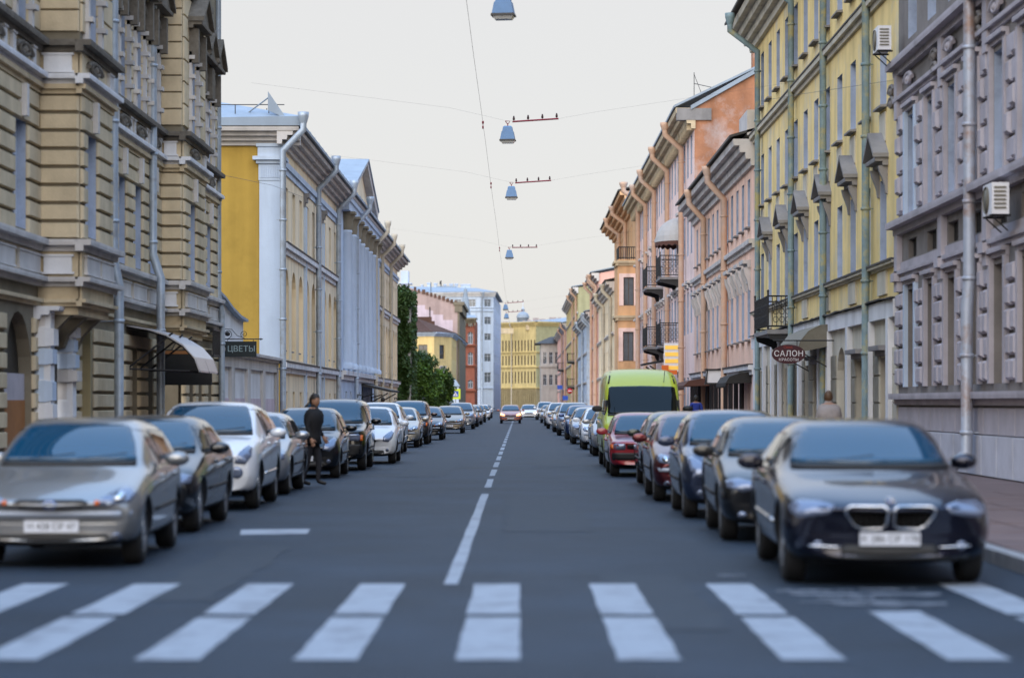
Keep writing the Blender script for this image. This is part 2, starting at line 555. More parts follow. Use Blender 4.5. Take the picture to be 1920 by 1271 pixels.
def roof_slab(mb, fac, u0, u1, z, run, rise, over=0.7, th=0.12, hip0=0.0, hip1=0.0):
    """pitched roof rising inward from the eave"""
    P = fac.P
    a = [P(u0, z, over), P(u1, z, over), P(u1 - hip1, z + rise, -run), P(u0 + hip0, z + rise, -run)]
    b = [P(u0, z - th, over), P(u1, z - th, over), P(u1 - hip1, z + rise - th, -run), P(u0 + hip0, z + rise - th, -run)]
    mb.hexa([b[0], b[1], b[2], b[3], a[0], a[1], a[2], a[3]])

def seams(mb, fac, u0, u1, z, run, rise, over, step=1.6, h=0.05):
    u = u0 + step / 2
    P = fac.P
    while u < u1:
        mb.hexa([P(u - .02, z, over), P(u + .02, z, over), P(u + .02, z + rise, -run), P(u - .02, z + rise, -run),
                 P(u - .02, z + h, over), P(u + .02, z + h, over), P(u + .02, z + rise + h, -run), P(u - .02, z + rise + h, -run)])
        u += step

def eval_mesh(o, name):
    dg = bpy.context.evaluated_depsgraph_get()
    dg.update()
    return bpy.data.meshes.new_from_object(o.evaluated_get(dg), depsgraph=dg)

def text_mesh(body, size, ext=0.004, spacing=1.0, bold=0.0):
    cu = bpy.data.curves.new('lettering', 'FONT')
    cu.body = body
    cu.size = size
    cu.extrude = ext
    cu.offset = bold
    cu.align_x = 'CENTER'
    cu.align_y = 'CENTER'
    cu.space_character = spacing
    cu.resolution_u = 3
    o = bpy.data.objects.new('lettering', cu)
    C.objects.link(o)
    me = eval_mesh(o, 'lettering')
    bpy.data.objects.remove(o)
    return me

def lettering(parent, body, size, loc, m, rotz=0.0, **k):
    me = text_mesh(body, size, **k)
    me.materials.clear()
    me.materials.append(m)
    rl = root_loc(parent)
    return mobj('lettering', me, parent, (loc[0] - rl.x, loc[1] - rl.y, loc[2] - rl.z), (pi / 2, 0, rotz))

# ------------------------------------------------------------------ the setting
KL, KR = -5.85, 4.72            # kerb lines
XL, XR = -9.3, 9.3              # building lines
LINE = -0.61                    # painted centre line

asphalt = mat('asphalt', (0.015, 0.026, 0.043), rough=0.6, var=0.42, scale=0.4, bump=0.5, bscale=160, stain=(0.011, 0.018, 0.028), stain_amt=0.8, stain_scale=0.35, spec=0.3)
asphalt2 = mat('asphalt_patch', (0.012, 0.021, 0.034), rough=0.65, var=0.2, scale=1.5, bump=0.5, bscale=160, spec=0.5)
paving = mat('reddish_paving', (0.15, 0.105, 0.10), rough=0.85, var=0.2, scale=1.2, bump=0.3, bscale=60)
granite = mat('kerb_granite', (0.27, 0.27, 0.28), rough=0.8, var=0.2, scale=7, bump=0.3, bscale=50)
earth = mat('ground_earth', (0.07, 0.068, 0.06), rough=0.95, var=0.2, scale=0.2)

mb = MB(); mb.add([(-1500, -300, -0.02), (1500, -300, -0.02), (1500, 3200, -0.02), (-1500, 3200, -0.02)], [(0, 1, 2, 3)])
tag(mb.build('ground', earth), kind='structure')
mb = MB()
ys = [-20, 10, 20, 40, 80, 160, 320, 640, 700]
for a, b in zip(ys, ys[1:]):
    mb.add([(KL - 0.1, a, 0), (KR + 0.1, a, 0), (KR + 0.1, b, 0), (KL - 0.1, b, 0)], [(0, 1, 2, 3)])
tag(mb.build('road', asphalt), kind='structure')
# worn strips and patches laid on the road
mb = MB()
rr = random.Random(5)
for (x0, x1, y0, y1) in [(-3.2, -2.5, 19.5, 27), (0.7, 1.5, 17, 22.5), (-0.2, 0.9, 30, 41), (-2.7, -1.6, 52, 70), (0.4, 1.3, 60, 84)]:
    n = 14
    pts = []
    for k in range(n):
        pts.append((x0 + rr.uniform(-.06, .06), y0 + (y1 - y0) * k / (n - 1)))
    for k in range(n):
        pts.append((x1 + rr.uniform(-.06, .06), y1 - (y1 - y0) * k / (n - 1)))
    mb.add([(x, y, 0.004) for x, y in pts], [(k, 2 * n - 1 - k, 2 * n - 2 - k, k + 1) for k in range(n - 1)])
tag(mb.build('road_patch', asphalt2), kind='structure')

for nm, x0, x1 in (('pavement', KR, XR + 0.4), ('pavement', XL - 0.4, KL)):
    mb = MB()
    for a, b in zip(ys, ys[1:]):
        a2, b2 = max(a, -20), b
        mb.add([(x0, a2, 0.13), (x1, a2, 0.13), (x1, b2, 0.13), (x0, b2, 0.13)], [(0, 1, 2, 3)])
    pv = tag(mb.build(nm, paving), kind='structure')
    # granite kerb stones, one by one along the near stretch
    kx0, kx1 = (KR - 0.02, KR + 0.16) if x0 > 0 else (KL - 0.16, KL + 0.02)
    me = None
    bm_ = MB(); bm_.box(-0.09, 0.09, -0.49, 0.49, -0.1, 0.136)
    me = bm_.mesh('kerb_stone', granite)
    for k in range(62):
        mobj('kerb_stone', me, pv, ((kx0 + kx1) / 2 + rr.uniform(-.006, .006), 10.5 + k * 1.0, rr.uniform(-.004, .006)))
    kb = MB(); kb.box(kx0, kx1, 72, 700, -0.1, 0.137); kb.box(kx0, kx1, -20, 10, -0.1, 0.137)
    ko = kb.build('kerb', granite, pv)
    # paving slabs lying proud of the joints, near stretch
    if x0 > 0:
        sl = MB(); sl.box(-0.46, 0.46, -0.46, 0.46, -0.03, 0.012)
        sm = sl.mesh('paving_slab', paving)
        for i in range(4):
            for k in range(26):
                mobj('paving_slab', sm, pv, (KR + 0.66 + i * 0.95, 15.5 + k * 0.95, 0.13 + rr.uniform(-.004, .004)))

# road paint
paint = mat('road_paint', (0.26, 0.295, 0.345), rough=0.6, var=0.10, scale=4, stain=(0.12, 0.13, 0.15), stain_amt=0.75, stain_scale=2.2, bump=0.2, bscale=120)
paint_worn = mat('worn_road_paint', (0.115, 0.13, 0.155), rough=0.7, var=0.3, scale=3, stain=(0.02, 0.03, 0.045), stain_amt=1.0, stain_scale=1.6)
def gy(py):
    return F * EYE / (py - CY)
zeb = thing('crosswalk', 'white zebra crossing across the road in front of the parked cars', 'crosswalk', (0, 18, 0.004), kind='structure')
tops = [80, 300, 508, 718, 932, 1147, 1365, 1798]       # photo columns of the stripes at y 1095
for i, px in enumerate([80 - 208, 88, 296, 508, 718, 932, 1147, 1365, 1583, 1800]):
    x = (px - CX) / (340 / EYE)
    far0, near0, mid0, mid1 = gy(1095), gy(1238), gy(1152), gy(1158)
    w = 0.20
    rngs = [(near0, mid1), (mid0, far0)]
    if i == 8: rngs = [(near0, mid0 + 0.25)]
    if i == 9: rngs = [(near0, mid1), (mid0, far0 + 0.05)]
    for (a, b) in rngs:
        sb = MB()
        n = 9
        pts = [(x - w + rr.uniform(-.008, .008), a + (b - a) * k / n) for k in range(n + 1)] + [(x + w + rr.uniform(-.008, .008), b - (b - a) * k / n) for k in range(n + 1)]
        N = len(pts)
        sb.add([(p, q, 0.0065) for p, q in pts], [(k, N - 1 - k, N - 2 - k, k + 1) for k in range(n)])
        sb.build('stripe', paint, zeb)
cl = thing('centre_line', 'white painted centre line running down the middle of the road', 'road marking', (LINE, 20, 0.004), kind='structure')
def dash(a, b, w=0.065):
    sb = MB()
    n = max(2, int((b - a) / 1.5))
    pts = [(LINE - w + rr.uniform(-.006, .006), a + (b - a) * k / n) for k in range(n + 1)] + [(LINE + w + rr.uniform(-.006, .006), b - (b - a) * k / n) for k in range(n + 1)]
    N = len(pts)
    sb.add([(p, q, 0.0065) for p, q in pts], [(k, N - 1 - k, N - 2 - k, k + 1) for k in range(n)])
    sb.build('dash', paint, cl)
dash(gy(1096), gy(926))
y = gy(914)
while y < 260:
    dash(y, y + 5.0)
    y += 7.2
sb = MB()
for (x0, x1, yy, hh) in ((1455, 1600, 1106, 4), (1480, 1765, 1112, 5), (1530, 1640, 1120, 4), (1500, 1690, 1127, 3), (1560, 1775, 1131, 5), (1345, 1398, 1077, 5), (1610, 1720, 1104, 3)):
    n = 12
    up = [(x0 + (x1 - x0) * k / n, yy + rr.uniform(-1, 1)) for k in range(n + 1)]
    dn = [(x1 - (x1 - x0) * k / n, yy + hh * (0.4 + rr.random())) for k in range(n + 1)]
    pts = up + dn
    N = len(pts)
    sb.add([(XP(p, gy(q)), gy(q), 0.0062) for p, q in pts], [(k, N - 1 - k, N - 2 - k, k + 1) for k in range(n)])
tag(sb.build('worn_marking', paint_worn), kind='structure')
sb = MB()
sb.add([(XP(a, gy(b)), gy(b), 0.0062) for a, b in [(450, 1003), (452, 993), (582, 992), (576, 1001)]], [(0, 3, 2, 1)])
tag(sb.build('stop_mark', paint), kind='structure')

# ================================================================== LEFT SIDE
# ------------------------------------------------------------------ beige rusticated house with bays
B = thing('rusticated_house', 'beige rusticated stone house with square bays and sooty carved pediments, nearest on the left', 'building', (XL, 56, 0))
fm = street(XL)
BAYS = [(46.7, 50.2, -8.50), (62.45, 66.7, -8.72)]
F1, F2, F3 = (4.86, 6.90), (8.66, 10.75), (12.55, 14.6)
wm = MB()
ZT = 16.2
def open3(cs, w=1.15):
    o = []
    for c in cs:
        for (a, b) in (F1, F2, F3):
            o.append((c - w / 2, c + w / 2, a, b))
    return o
GROUND = []
main_segs = [(28.0, 46.7, [30.2, 33.4, 36.6, 39.8, 42.3, 44.9], [(43.6, 46.0, 0.13, 3.3, 'arch'), (39.0, 41.6, 0.13, 3.3, 'arch')]),
             (50.2, 62.45, [51.9, 54.0, 56.3, 58.7, 61.0], [(51.2, 52.6, 0.13, 3.1), (55.4, 56.5, 0.13, 2.95), (57.6, 58.7, 0.7, 2.95), (60.1, 61.2, 0.7, 2.95)]),
             (66.7, 74.2, [68.3, 70.2, 72.0], [(67.5, 68.7, 0.7, 2.9), (69.4, 70.6, 0.13, 2.9), (71.6, 72.8, 0.7, 2.9)])]
ALL = []
for (a, b, cs, g) in main_segs:
    ops = open3(cs) + g
    wall_mb(wm, fm, a, b, 4.0, ZT, [o for o in ops if o[2] > 4], rmi=1); wall_mb(wm, fm, a, b, 0, 4.0, [o for o in ops if o[2] < 4])
    ALL.append((fm, a, b, ops, cs, g))
bay_facs = []
for (a, b, X) in BAYS:
    fb = street(X)
    c = a + 1.15 if X > -8.6 else a + 1.75
    ops = open3([c], 1.2)
    wall_mb(wm, fb, a, b, 3.6, ZT - 0.6, ops, rmi=1)
    for D, nrm in ((a, -1), (b, 1)):
        fs_ = Fac((0, D), (1, 0), (0, nrm))
        wall_mb(wm, fs_, XL, X, 3.6, ZT - 0.6, ())
    wm.add([(XL, a, 3.6), (X, a, 3.6), (X, b, 3.6), (XL, b, 3.6)], [(0, 1, 2, 3)])
    wm.add([(XL, a, ZT - .6), (X, a, ZT - .6), (X, b, ZT - .6), (XL, b, ZT - .6)], [(0, 1, 2, 3)])
    bay_facs.append((fb, Fac((0, a), (1, 0), (0, -1)), a, b, X, c, ops))
# end walls and back
for D, nrm in ((28.0, -1), (74.2, 1)):
    wall_mb(wm, Fac((0, D), (1, 0), (0, nrm)), -20, XL, 0, ZT)
wm.build('wall', [M['beige_dark'], M['reveal']], B)
mb = MB(); roof_slab(mb, fm, 27.6, 74.6, ZT + 0.75, 6.0, 2.6, over=0.75); mb.build('roof', M['roof_blue'], B)
mb = MB(); cornice(mb, fm, 27.8, 74.4, ZT - 0.5, ZT + 0.6, 0.7, 4); mb.build('cornice', M['beige'], B)

# stone courses
for (f, a, b, ops, cs, g) in ALL:
    a = max(a, 40.6)        # the stretch nearer than this lies outside the picture
    courses(B, f, a, b, 4.75, 7.55, 0.35, 0.07, 'beige', 0.06, 0.10, ops)
    courses(B, f, a, b, 8.75, 12.2, 0.58, 0.05, 'beige', 0.03, 0.05, ops)
    courses(B, f, a, b, 0.75, 3.25, 0.36, 0.08, 'beige', 0.07, 0.12, [o[:4] for o in g], maxlen=3)
    mb = MB(); f.box(mb, a, b, 0.1, 0.72, 0.0, 0.14); mb.build('plinth', M['lilac'], B)
for (fb, fs_, a, b, X, c, ops) in bay_facs:
    courses(B, fb, a, b, 4.75, 7.55, 0.35, 0.07, 'beige', 0.06, 0.10, ops)
    courses(B, fs_, XL, X, 4.75, 7.55, 0.35, 0.07, 'beige', 0.06, 0.10)
    courses(B, fb, a, b, 8.75, 12.2, 0.58, 0.05, 'beige', 0.03, 0.05, ops)
    courses(B, fs_, XL, X, 8.75, 12.2, 0.44, 0.05, 'beige', 0.03, 0.05)

# string courses and carved bands that wrap the bays
def band(z0, z1, proj, m, name, steps=2, gap=()):
    mb = MB()
    edges = []
    for (a, b, cs, g) in main_segs:
        cornice(mb, fm, a, b, z0, z1, proj, steps)
    for (fb, fs_, a, b, X, c, ops) in bay_facs:
        cornice(mb, fb, a - proj, b + proj, z0, z1, proj, steps)
        cornice(mb, fs_, XL, X, z0, z1, proj, steps)
    return mb.build(name, M[m], B)
band(8.36, 8.58, 0.26, 'soot', 'ledge')
band(7.74, 7.93, 0.24, 'white_pl', 'ledge')
band(7.56, 7.74, 0.14, 'beige', 'moulding')
band(4.52, 4.74, 0.26, 'beige_pale', 'ledge')
band(3.84, 4.02, 0.24, 'beige_pale', 'ledge')
band(3.46, 3.60, 0.14, 'beige', 'moulding')
band(12.2, 12.5, 0.24, 'soot', 'ledge')
mb = MB(); 
for (a, b, cs, g) in main_segs: fm.box(mb, a, b, 7.93, 8.36, -0.02, 0.05); fm.box(mb, a, b, 4.02, 4.52, -0.02, 0.03)
for (fb, fs_, a, b, X, c, ops) in bay_facs:
    for z0, z1 in ((7.93, 8.36), (4.02, 4.52), (3.60, 3.84)):
        fb.box(mb, a - 0.05, b + 0.05, z0, z1, -0.02, 0.05); fs_.box(mb, XL, X, z0, z1, -0.02, 0.05)
mb.build('frieze', M['beige'], B)
# raised panels and carved scrollwork of the parapets under the second-floor windows
def panel(f, u0, u1, z0, z1, m, t=0.06, d=0.05):
    mb = MB()
    f.box(mb, u0, u1, z0, z1, d - 0.02, d + t)
    f.box(mb, u0 - 0.04, u1 + 0.04, z0 - 0.04, z0, d - 0.02, d + t + 0.02); f.box(mb, u0 - 0.04, u1 + 0.04, z1, z1 + 0.04, d - 0.02, d + t + 0.02)
    return mb.build('panel', M[m], B)
def scroll(f, u, z, w, h, m='soot', parent=None, d=0.05, name='carving'):
    mb = MB()
    for s in (-1, 1):
        pts = [f.P(u + s * (w / 2 - w * 0.5 * t / 14) * (0.9 + 0.1 * cos(t)) * cos(t * 0.55), z + h / 2 + h * 0.42 * sin(t * 0.55) * (1 - t / 18), d + 0.05) for t in range(0, 15)]
        mb.tube(pts, [0.055 - 0.002 * t for t in range(15)], 6)
    mb.lathe([(0, 0.13), (0.07, 0.1), (0.12, 0.03), (0.13, 0.0)], 8, fn=lambda r, y, q: f.P(u + r * cos(q), z + h / 2 + r * sin(q), d + y))
    return mb.build(name, M[m], parent or B)
for (f, a, b, ops, cs, g) in ALL:
    for c in cs:
        scroll(f, c, 7.97, 1.5, 0.36)
        for e in (c - 0.92, c + 0.92):
            if a < e - 0.2 and e + 0.2 < b: panel(f, e - 0.13, e + 0.13, 7.98, 8.32, 'beige_pale')
    n = max(1, int((b - a) / 2.2))
    for k in range(n):
        u0 = a + (b - a) * k / n + 0.2; u1 = a + (b - a) * (k + 1) / n - 0.2
        panel(f, u0, u1, 4.12, 4.42, 'beige_pale', d=0.02)
for (fb, fs_, a, b, X, c, ops) in bay_facs:
    panel(fs_, XL + 0.12, X - 0.14, 8.0, 8.30, 'white_pl'); panel(fs_, XL + 0.12, X - 0.14, 4.12, 4.42, 'white_pl')
    scroll(fb, c, 7.97, 1.5, 0.36)
    panel(fb, b - 0.7, b - 0.25, 8.0, 8.30, 'beige_pale')
    panel(fb, a + 0.2, (a + b) / 2 - 0.1, 4.12, 4.42, 'beige_pale'); panel(fb, (a + b) / 2 + 0.1, b - 0.2, 4.12, 4.42, 'beige_pale')
    # corbels carrying the bay
    for u in (a + 0.25, (a + b) / 2, b - 0.25):
        mb = MB()
        d0 = X - XL
        prof = [(-0.02, 2.65), (0.16, 2.7), (0.26, 2.95), (0.5 * d0 + .1, 3.2), (d0 - .12, 3.36), (d0 - .05, 3.58), (-0.02, 3.58)]
        mb.prism(prof, lambda q, d, z: fm.P(q, z, d), u - 0.16, u + 0.16)
        mb.build('corbel', M['beige_dark'], B)
    mb = MB(); mb.box(XL, X - 0.04, a + 0.03, b - 0.03, 3.3, 3.595); mb.build('bay_base', M['beige'], B)

# windows, keystones, pediments
def rusticated_windows(f, cs, w, d=0.0, ped=True, bay=False):
    for c in cs:
        for i, (a, b) in enumerate((F1, F2, F3)):
            window(B, f, c, a, w, b - a, 'cross', 'frame', 'curtain' if random.random() < .5 else 'pane', rec=0.20)
        mb = MB(); f.box(mb, c - 0.10, c + 0.10, F1[1] + 0.02, F1[1] + 0.62, 0.0, 0.17); mb.build('keystone', M['beige_pale'], B)
        # side strips framing the second-floor windows
        for s in (-1, 1):
            u = c + s * (w / 2 + 0.14)
            mb = MB()
            f.box(mb, u - 0.10, u + 0.10, F2[0] - 0.05, F2[1] + 0.05, 0.0, 0.12)
            for z in (9.0, 9.55, 10.1, 10.6):
                f.box(mb, u - 0.13, u + 0.13, z, z + 0.10, 0.0, 0.20)
            mb.build('pilaster_strip', M['beige_pale'], B)
        if ped:
            mb = MB()
            z = F2[1] + 0.10
            wd = w / 2 + 0.42
            cornice(mb, f, c - wd, c + wd, z + 0.55, z + 0.72, 0.42, 2)
            mb.prism([(c - wd, z + 0.72), (c + wd, z + 0.72), (c, z + 1.40)], lambda q, u, zz: f.P(u, zz, q), 0.0, 0.36)
            for s in (-1, 1):
                mb.hexa([f.P(c + s * wd * 1.04, z + 0.72, 0.0), f.P(c, z + 1.43, 0.0), f.P(c, z + 1.43, 0.48), f.P(c + s * wd * 1.04, z + 0.72, 0.48),
                         f.P(c + s * wd * 1.04, z + 0.84, 0.0), f.P(c, z + 1.56, 0.0), f.P(c, z + 1.56, 0.48), f.P(c + s * wd * 1.04, z + 0.84, 0.48)])
                f.box(mb, c + s * (w / 2 + 0.14) - 0.1, c + s * (w / 2 + 0.14) + 0.1, z - 0.35, z + 0.55, 0.0, 0.30)
            p = mb.build('pediment', M['soot'], B)
            scroll(f, c, z + 0.02, w * 0.9, 0.5, 'soot', p, d=0.08)
for (f, a, b, ops, cs, g) in ALL: rusticated_windows(f, cs, 1.15)
for (fb, fs_, a, b, X, c, ops) in bay_facs: rusticated_windows(fb, [c], 1.2, bay=True)

# ground-floor doors, shop windows and the portal
def leaf_door(parent, f, u0, u1, z0, z1, m, rec=0.22, name='door', glass=False):
    mb = MB()
    f.box(mb, u0, u1, z0, z1, -rec - 0.05, -rec)
    um = (u0 + u1) / 2
    for (a, b) in ((u0 + .08, um - .04), (um + .04, u1 - .08)):
        for (c, e) in ((z0 + .15, z0 + (z1 - z0) * .38), (z0 + (z1 - z0) * .43, z1 - .6)):
            f.box(mb, a, b, c, e, -rec - 0.01, -rec + 0.03)
    f.box(mb, u0 + .05, u1 - .05, z1 - .52, z1 - .44, -rec - .01, -rec + .05)
    o = mb.build(name, M[m], parent)
    mb = MB(); f.box(mb, um - .03, um + .03, z0 + 1.0, z0 + 1.2, -rec + .03, -rec + .07); mb.build('door_handle', M['canopy_metal'], o)
    return o
leaf_door(B, fm, 51.2, 52.6, 0.13, 3.1, 'door_dark')
leaf_door(B, fm, 55.4, 56.5, 0.13, 2.95, 'door_brown')
leaf_door(B, fm, 69.4, 70.6, 0.13, 2.9, 'door_grey')
for u in (58.15, 60.65, 68.1, 72.2):
    window(B, fm, u, 0.7, 1.12 if u < 62 else 1.2, 2.22, 'plain', 'frame_dark', 'pane')
for (a, b) in ((43.6, 46.0), (39.0, 41.6)):      # arched opening, boarded below
    mb = MB(); fm.box(mb, a, b, 0.13, 1.65, -0.2, -0.12); mb.build('boarding', M['orange_panel'], B)
    mb = MB(); fm.box(mb, a, b, 1.65, 2.15, -0.2, -0.13); mb.build('painted_board', M['lilac'], B)
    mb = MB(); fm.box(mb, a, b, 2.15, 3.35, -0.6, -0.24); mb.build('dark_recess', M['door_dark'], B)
# white painted pillars of the portal, built of uneven blocks
prnd = random.Random(8)
for u in (46.55, 48.85):
    mb = MB(); fm.box(mb, u - .2, u + .2, .13, 3.3, 0, .30); pl = mb.build('portal_pillar', M['white_pl'], B)
    z = .14
    while z < 3.25:
        h = min(prnd.uniform(.22, .46), 3.28 - z)
        e = prnd.uniform(-.05, .07)
        block(pl, fm, u - .25 - e, u + .25 + e, z + .012, z + h - .012, .34 + e, prnd.choice(['white_pl', 'ice', 'beige_pale']), bev=.14)
        z += h
    mb = MB(); cornice(mb, fm, u - .34, u + .34, 3.2, 3.45, .5, 3); mb.build('capital', M['white_pl'], pl)
mb = MB(); fm.box(mb, 46.95, 48.5, 0.13, 3.2, -0.02, 0.02); mb.build('portal_door', M['door_dark'], B)
mb = MB(); fm.box(mb, 49.2, 50.9, 0.13, 2.95, -0.02, 0.02); mb.build('portal_door', M['door_dark'], B)
mb = MB(); fm.box(mb, 50.95, 51.12, 0.13, 3.2, 0.0, 0.25); mb.build('portal_jamb', M['khaki_dark'], B)
downpipe(B, fm, 53.3, 16.4, 0.2, M['pipe_zinc'], 0.11, 0.34, 0.8, jogs=((4.45, 0.46),))
downpipe(B, fm, 60.3, 16.4, 0.2, M['pipe_zinc'], 0.11, 0.14, 0.8, jogs=((5.0, 0.34),))
downpipe(B, fm, 74.0, 16.4, 0.2, M['pipe_zinc'], 0.10, 0.06, 0.8, jogs=((4.6, 0.17),))
# small boarded balcony grille near the far end
mb = MB()
for k in range(9): fm.box(mb, 70.9 + k * 0.2, 70.94 + k * 0.2, 3.0, 3.75, 0.28, 0.31)
fm.box(mb, 70.85, 72.6, 3.72, 3.78, 0.0, 0.32); fm.box(mb, 70.85, 72.6, 2.96, 3.02, 0.0, 0.32)
scroll_o = mb.build('window_grille', M['iron'], B)

# bent sheet-metal canopy over the shop door
cn = thing('shop_canopy', 'curved sheet metal canopy over the shop door of the beige house', 'canopy', fm.P(58.8, 2.4, 0))
mb = MB()
arc = [(0.02, 3.44), (0.5, 3.36), (0.95, 3.22), (1.35, 2.98), (1.62, 2.68), (1.74, 2.36)]
for (p, q), (r_, s_) in zip(arc, arc[1:]):
    mb.hexa([fm.P(57.0, q - .04, p), fm.P(60.6, q - .04, p), fm.P(60.6, s_ - .04, r_), fm.P(57.0, s_ - .04, r_),
             fm.P(57.0, q, p), fm.P(60.6, q, p), fm.P(60.6, s_, r_), fm.P(57.0, s_, r_)])
mb.build('canopy_sheet', M['canopy_metal'], cn)
for u in (57.1, 58.8, 60.5):
    mb = MB()
    mb.tube([fm.P(u, q - 0.06, p) for p, q in arc], 0.025, 6)
    mb.tube([fm.P(u, 2.4, 0.02), fm.P(u, 3.25, 1.1)], 0.025, 6)
    mb.tube([fm.P(u, 2.4, 0.02), fm.P(u, 2.35, 1.5)], 0.02, 6)
    mb.build('bracket', M['iron'], cn)
sg = thing('shop_sign', 'black shop signboard facing the street end under the metal canopy', 'sign', (fm.P(61.6, 2.05, 0.7)))
mb = MB(); fs2 = across(61.6); fs2.box(mb, XL + 0.1, XL + 1.45, 2.05, 2.95, -0.05, 0.05); mb.build('board', M['canvas_black'], sg)
mb = MB(); fs2.box(mb, XL + 0.25, XL + 0.95, 2.84, 2.92, 0.05, 0.065); mb.build('strip', M['orange_panel'], sg)

# ------------------------------------------------------------------ flower sign on a scroll bracket
sg = thing('flower_shop_sign', 'dark hanging sign reading ЦВЕТЫ on a scrolled iron bracket', 'sign', (-8.55, 74.6, 3.0))
D = 74.6
xa, xb = XP(421, D), XP(481, D)
za, zb = ZP(669, D), ZP(640, D)
mb = MB(); mb.box(xa, xb, D - 0.04, D + 0.04, za, zb); bo = mb.build('board', M['dark_sign'], sg)
lettering(sg, 'ЦВЕТЫ', 0.25, ((xa + xb) / 2 + 0.03, D - 0.046, (za + zb) / 2), M['sign_text_dim'])
mb = MB()
zt = zb + 0.07
mb.tube([(XL, D, zt), (xb + 0.12, D, zt)], 0.016, 6)
mb.tube([(XL, D, zt - 0.75), (XL, D, zt + 0.45)], 0.016, 6)
mb.lathe([(0, -.03), (0.035, 0), (0, .09)], 8, fn=lambda r, z, a: (xb + 0.12 + z, D + r * cos(a), zt + r * sin(a)))
def spiral(cx, cz, r0, turns, dirn, a0):
    return [(cx + dirn * r0 * (1 - t / 26) * cos(a0 + turns * 2 * pi * t / 24), D, cz + r0 * (1 - t / 26) * sin(a0 + turns * 2 * pi * t / 24)) for t in range(25)]
mb.tube(spiral(xa + 0.10, zt + 0.16, 0.14, 1.6, 1, -pi / 2), 0.011, 5)
mb.tube(spiral(xb - 0.38, zt + 0.15, 0.12, 1.7, -1, -pi / 2), 0.011, 5)
mb.tube([(xa - 0.02, D, zt + 0.32), (xa + 0.22, D, zt + 0.30), (xa + 0.40, D, zt + 0.1), (xa + 0.62, D, zt + 0.03)], 0.011, 5)
mb.lathe([(0, 0.03), (0.07, 0.03), (0.07, -.03), (0, -.03)], 12, fn=lambda r, z, a: (xa + 0.10 + r * cos(a), D + z, zt + 0.16 + r * sin(a)))
for x in (xa + 0.1, xb - 0.1): mb.tube([(x, D, zt), (x, D, zb - 0.01)], 0.01, 5)
mb.build('bracket', M['iron'], sg)

# ------------------------------------------------------------------ white gate wall between the houses
W = thing('gate_wall', 'white plastered gate wall with swooping top between the two left houses', 'wall', (XL, 80, 0))
top = [(74.3, ZP(548, 74.3)), (76.0, ZP(560, 75.8)), (78.0, ZP(580, 77.8)), (80.2, ZP(596, 80.2)), (82.3, ZP(604, 82.3))]
mb = MB()
poly = [(74.25, 0)] + top + [(82.3, 0)]
mb.prism(poly, lambda q, u, z: fm.P(u, z, q), -0.5, -0.12)
mb.build('wall', M['white_pl'], W)
mb = MB()
for (a, za_), (b, zb_) in zip(top, top[1:]):
    mb.hexa([fm.P(a, za_ + .003, -.6), fm.P(b, zb_ + .003, -.6), fm.P(b, zb_ + .003, 0.06), fm.P(a, za_ + .003, 0.06),
             fm.P(a, za_ + .12, -.6), fm.P(b, zb_ + .12, -.6), fm.P(b, zb_ + .09, 0.06), fm.P(a, za_ + .09, 0.06)])
mb.build('coping', M['roof_blue'], W)
wm = MB()
pans = [(75.2, 78.0), (78.9, 82.6), (83.5, 87.6), (88.4, 92.6)]
wall_mb(wm, fm, 74.6, 93.2, 0.1, 3.1, [(a, b, 0.6, 2.75) for a, b in pans], rev=0.12, d=0.0)
wm.build('panel_wall', M['beige_pale'], W)
for a, b in pans:
    mb = MB(); fm.box(mb, a, b, 0.6, 2.75, -0.2, -0.11); mb.build('panel', M['white_pl'], W)
    mb = MB(); fm.box(mb, a + .1, b - .1, 0.6, 1.75, -0.11, -0.08); mb.build('poster', M['firewall_pale'], W)
mb = MB(); cornice(mb, fm, 74.5, 93.3, 3.1, 3.3, 0.22, 2); mb.build('coping', M['beige_pale'], W)

# ------------------------------------------------------------------ long ochre classical building
Y0, Y1 = DX(525, XL), DX(745, XL)
B = thing('classical_building', 'long ochre and white classical building with pediment and many grey downpipes', 'building', (XL, 138, 0))
P0, P1 = DX(640, XL + .25), DX(702, XL + .25)         # projecting white centre
wm = MB()
arch_u, up_u = [], []
pitch = 3.15
u = Y0 + 2.6
cols = []
while u < Y1 - 1.5:
    cols.append(u); u += pitch
cols_w = [u for u in cols if not (P0 - 0.6 < u < P1 + 0.6)]
ops = []
for c in cols_w:
    ops += [(c - .62, c + .62, 8.0, 10.15), (c - .95, c + .95, 3.35, 6.95, 'arch'), (c - .45, c + .45, 0.5, 2.05)]
wall_mb(wm, fm, Y0, P0, 0, 12.2, [o for o in ops if o[1] < P0], rev=0.28, rmi=0)
wall_mb(wm, fm, P1, Y1, 0, 12.2, [o for o in ops if o[0] > P1], rev=0.28)
wm.build('wall', M['cream'], B)
# the ochre niches behind the arches, and the windows in them
wm = MB()
nops = [(c - .55, c + .55, 3.75, 6.0) for c in cols_w]
wall_mb(wm, fm, Y0 + 0.5, P0 - 0.1, 3.3, 7.0, [o for o in nops if o[1] < P0], rev=0.2, d=-0.28)
wall_mb(wm, fm, P1 + 0.1, Y1 - 0.5, 3.3, 7.0, [o for o in nops if o[0] > P1], rev=0.2, d=-0.28)
wm.build('niche_wall', M['niche'], B)
for c in cols_w:
    window(B, fm, c, 8.0, 1.24, 2.15, 'cross', 'frame', 'curtain', rec=0.16)
    window(B, fm, c, 3.75, 1.10, 2.25, 'cross', 'frame', 'curtain' if random.random() < .6 else 'pane', rec=0.14, d=-0.28, sill=True)
    window(B, fm, c, 0.5, 0.9, 1.55, 'plain', 'frame_dark', 'pane', rec=0.22)
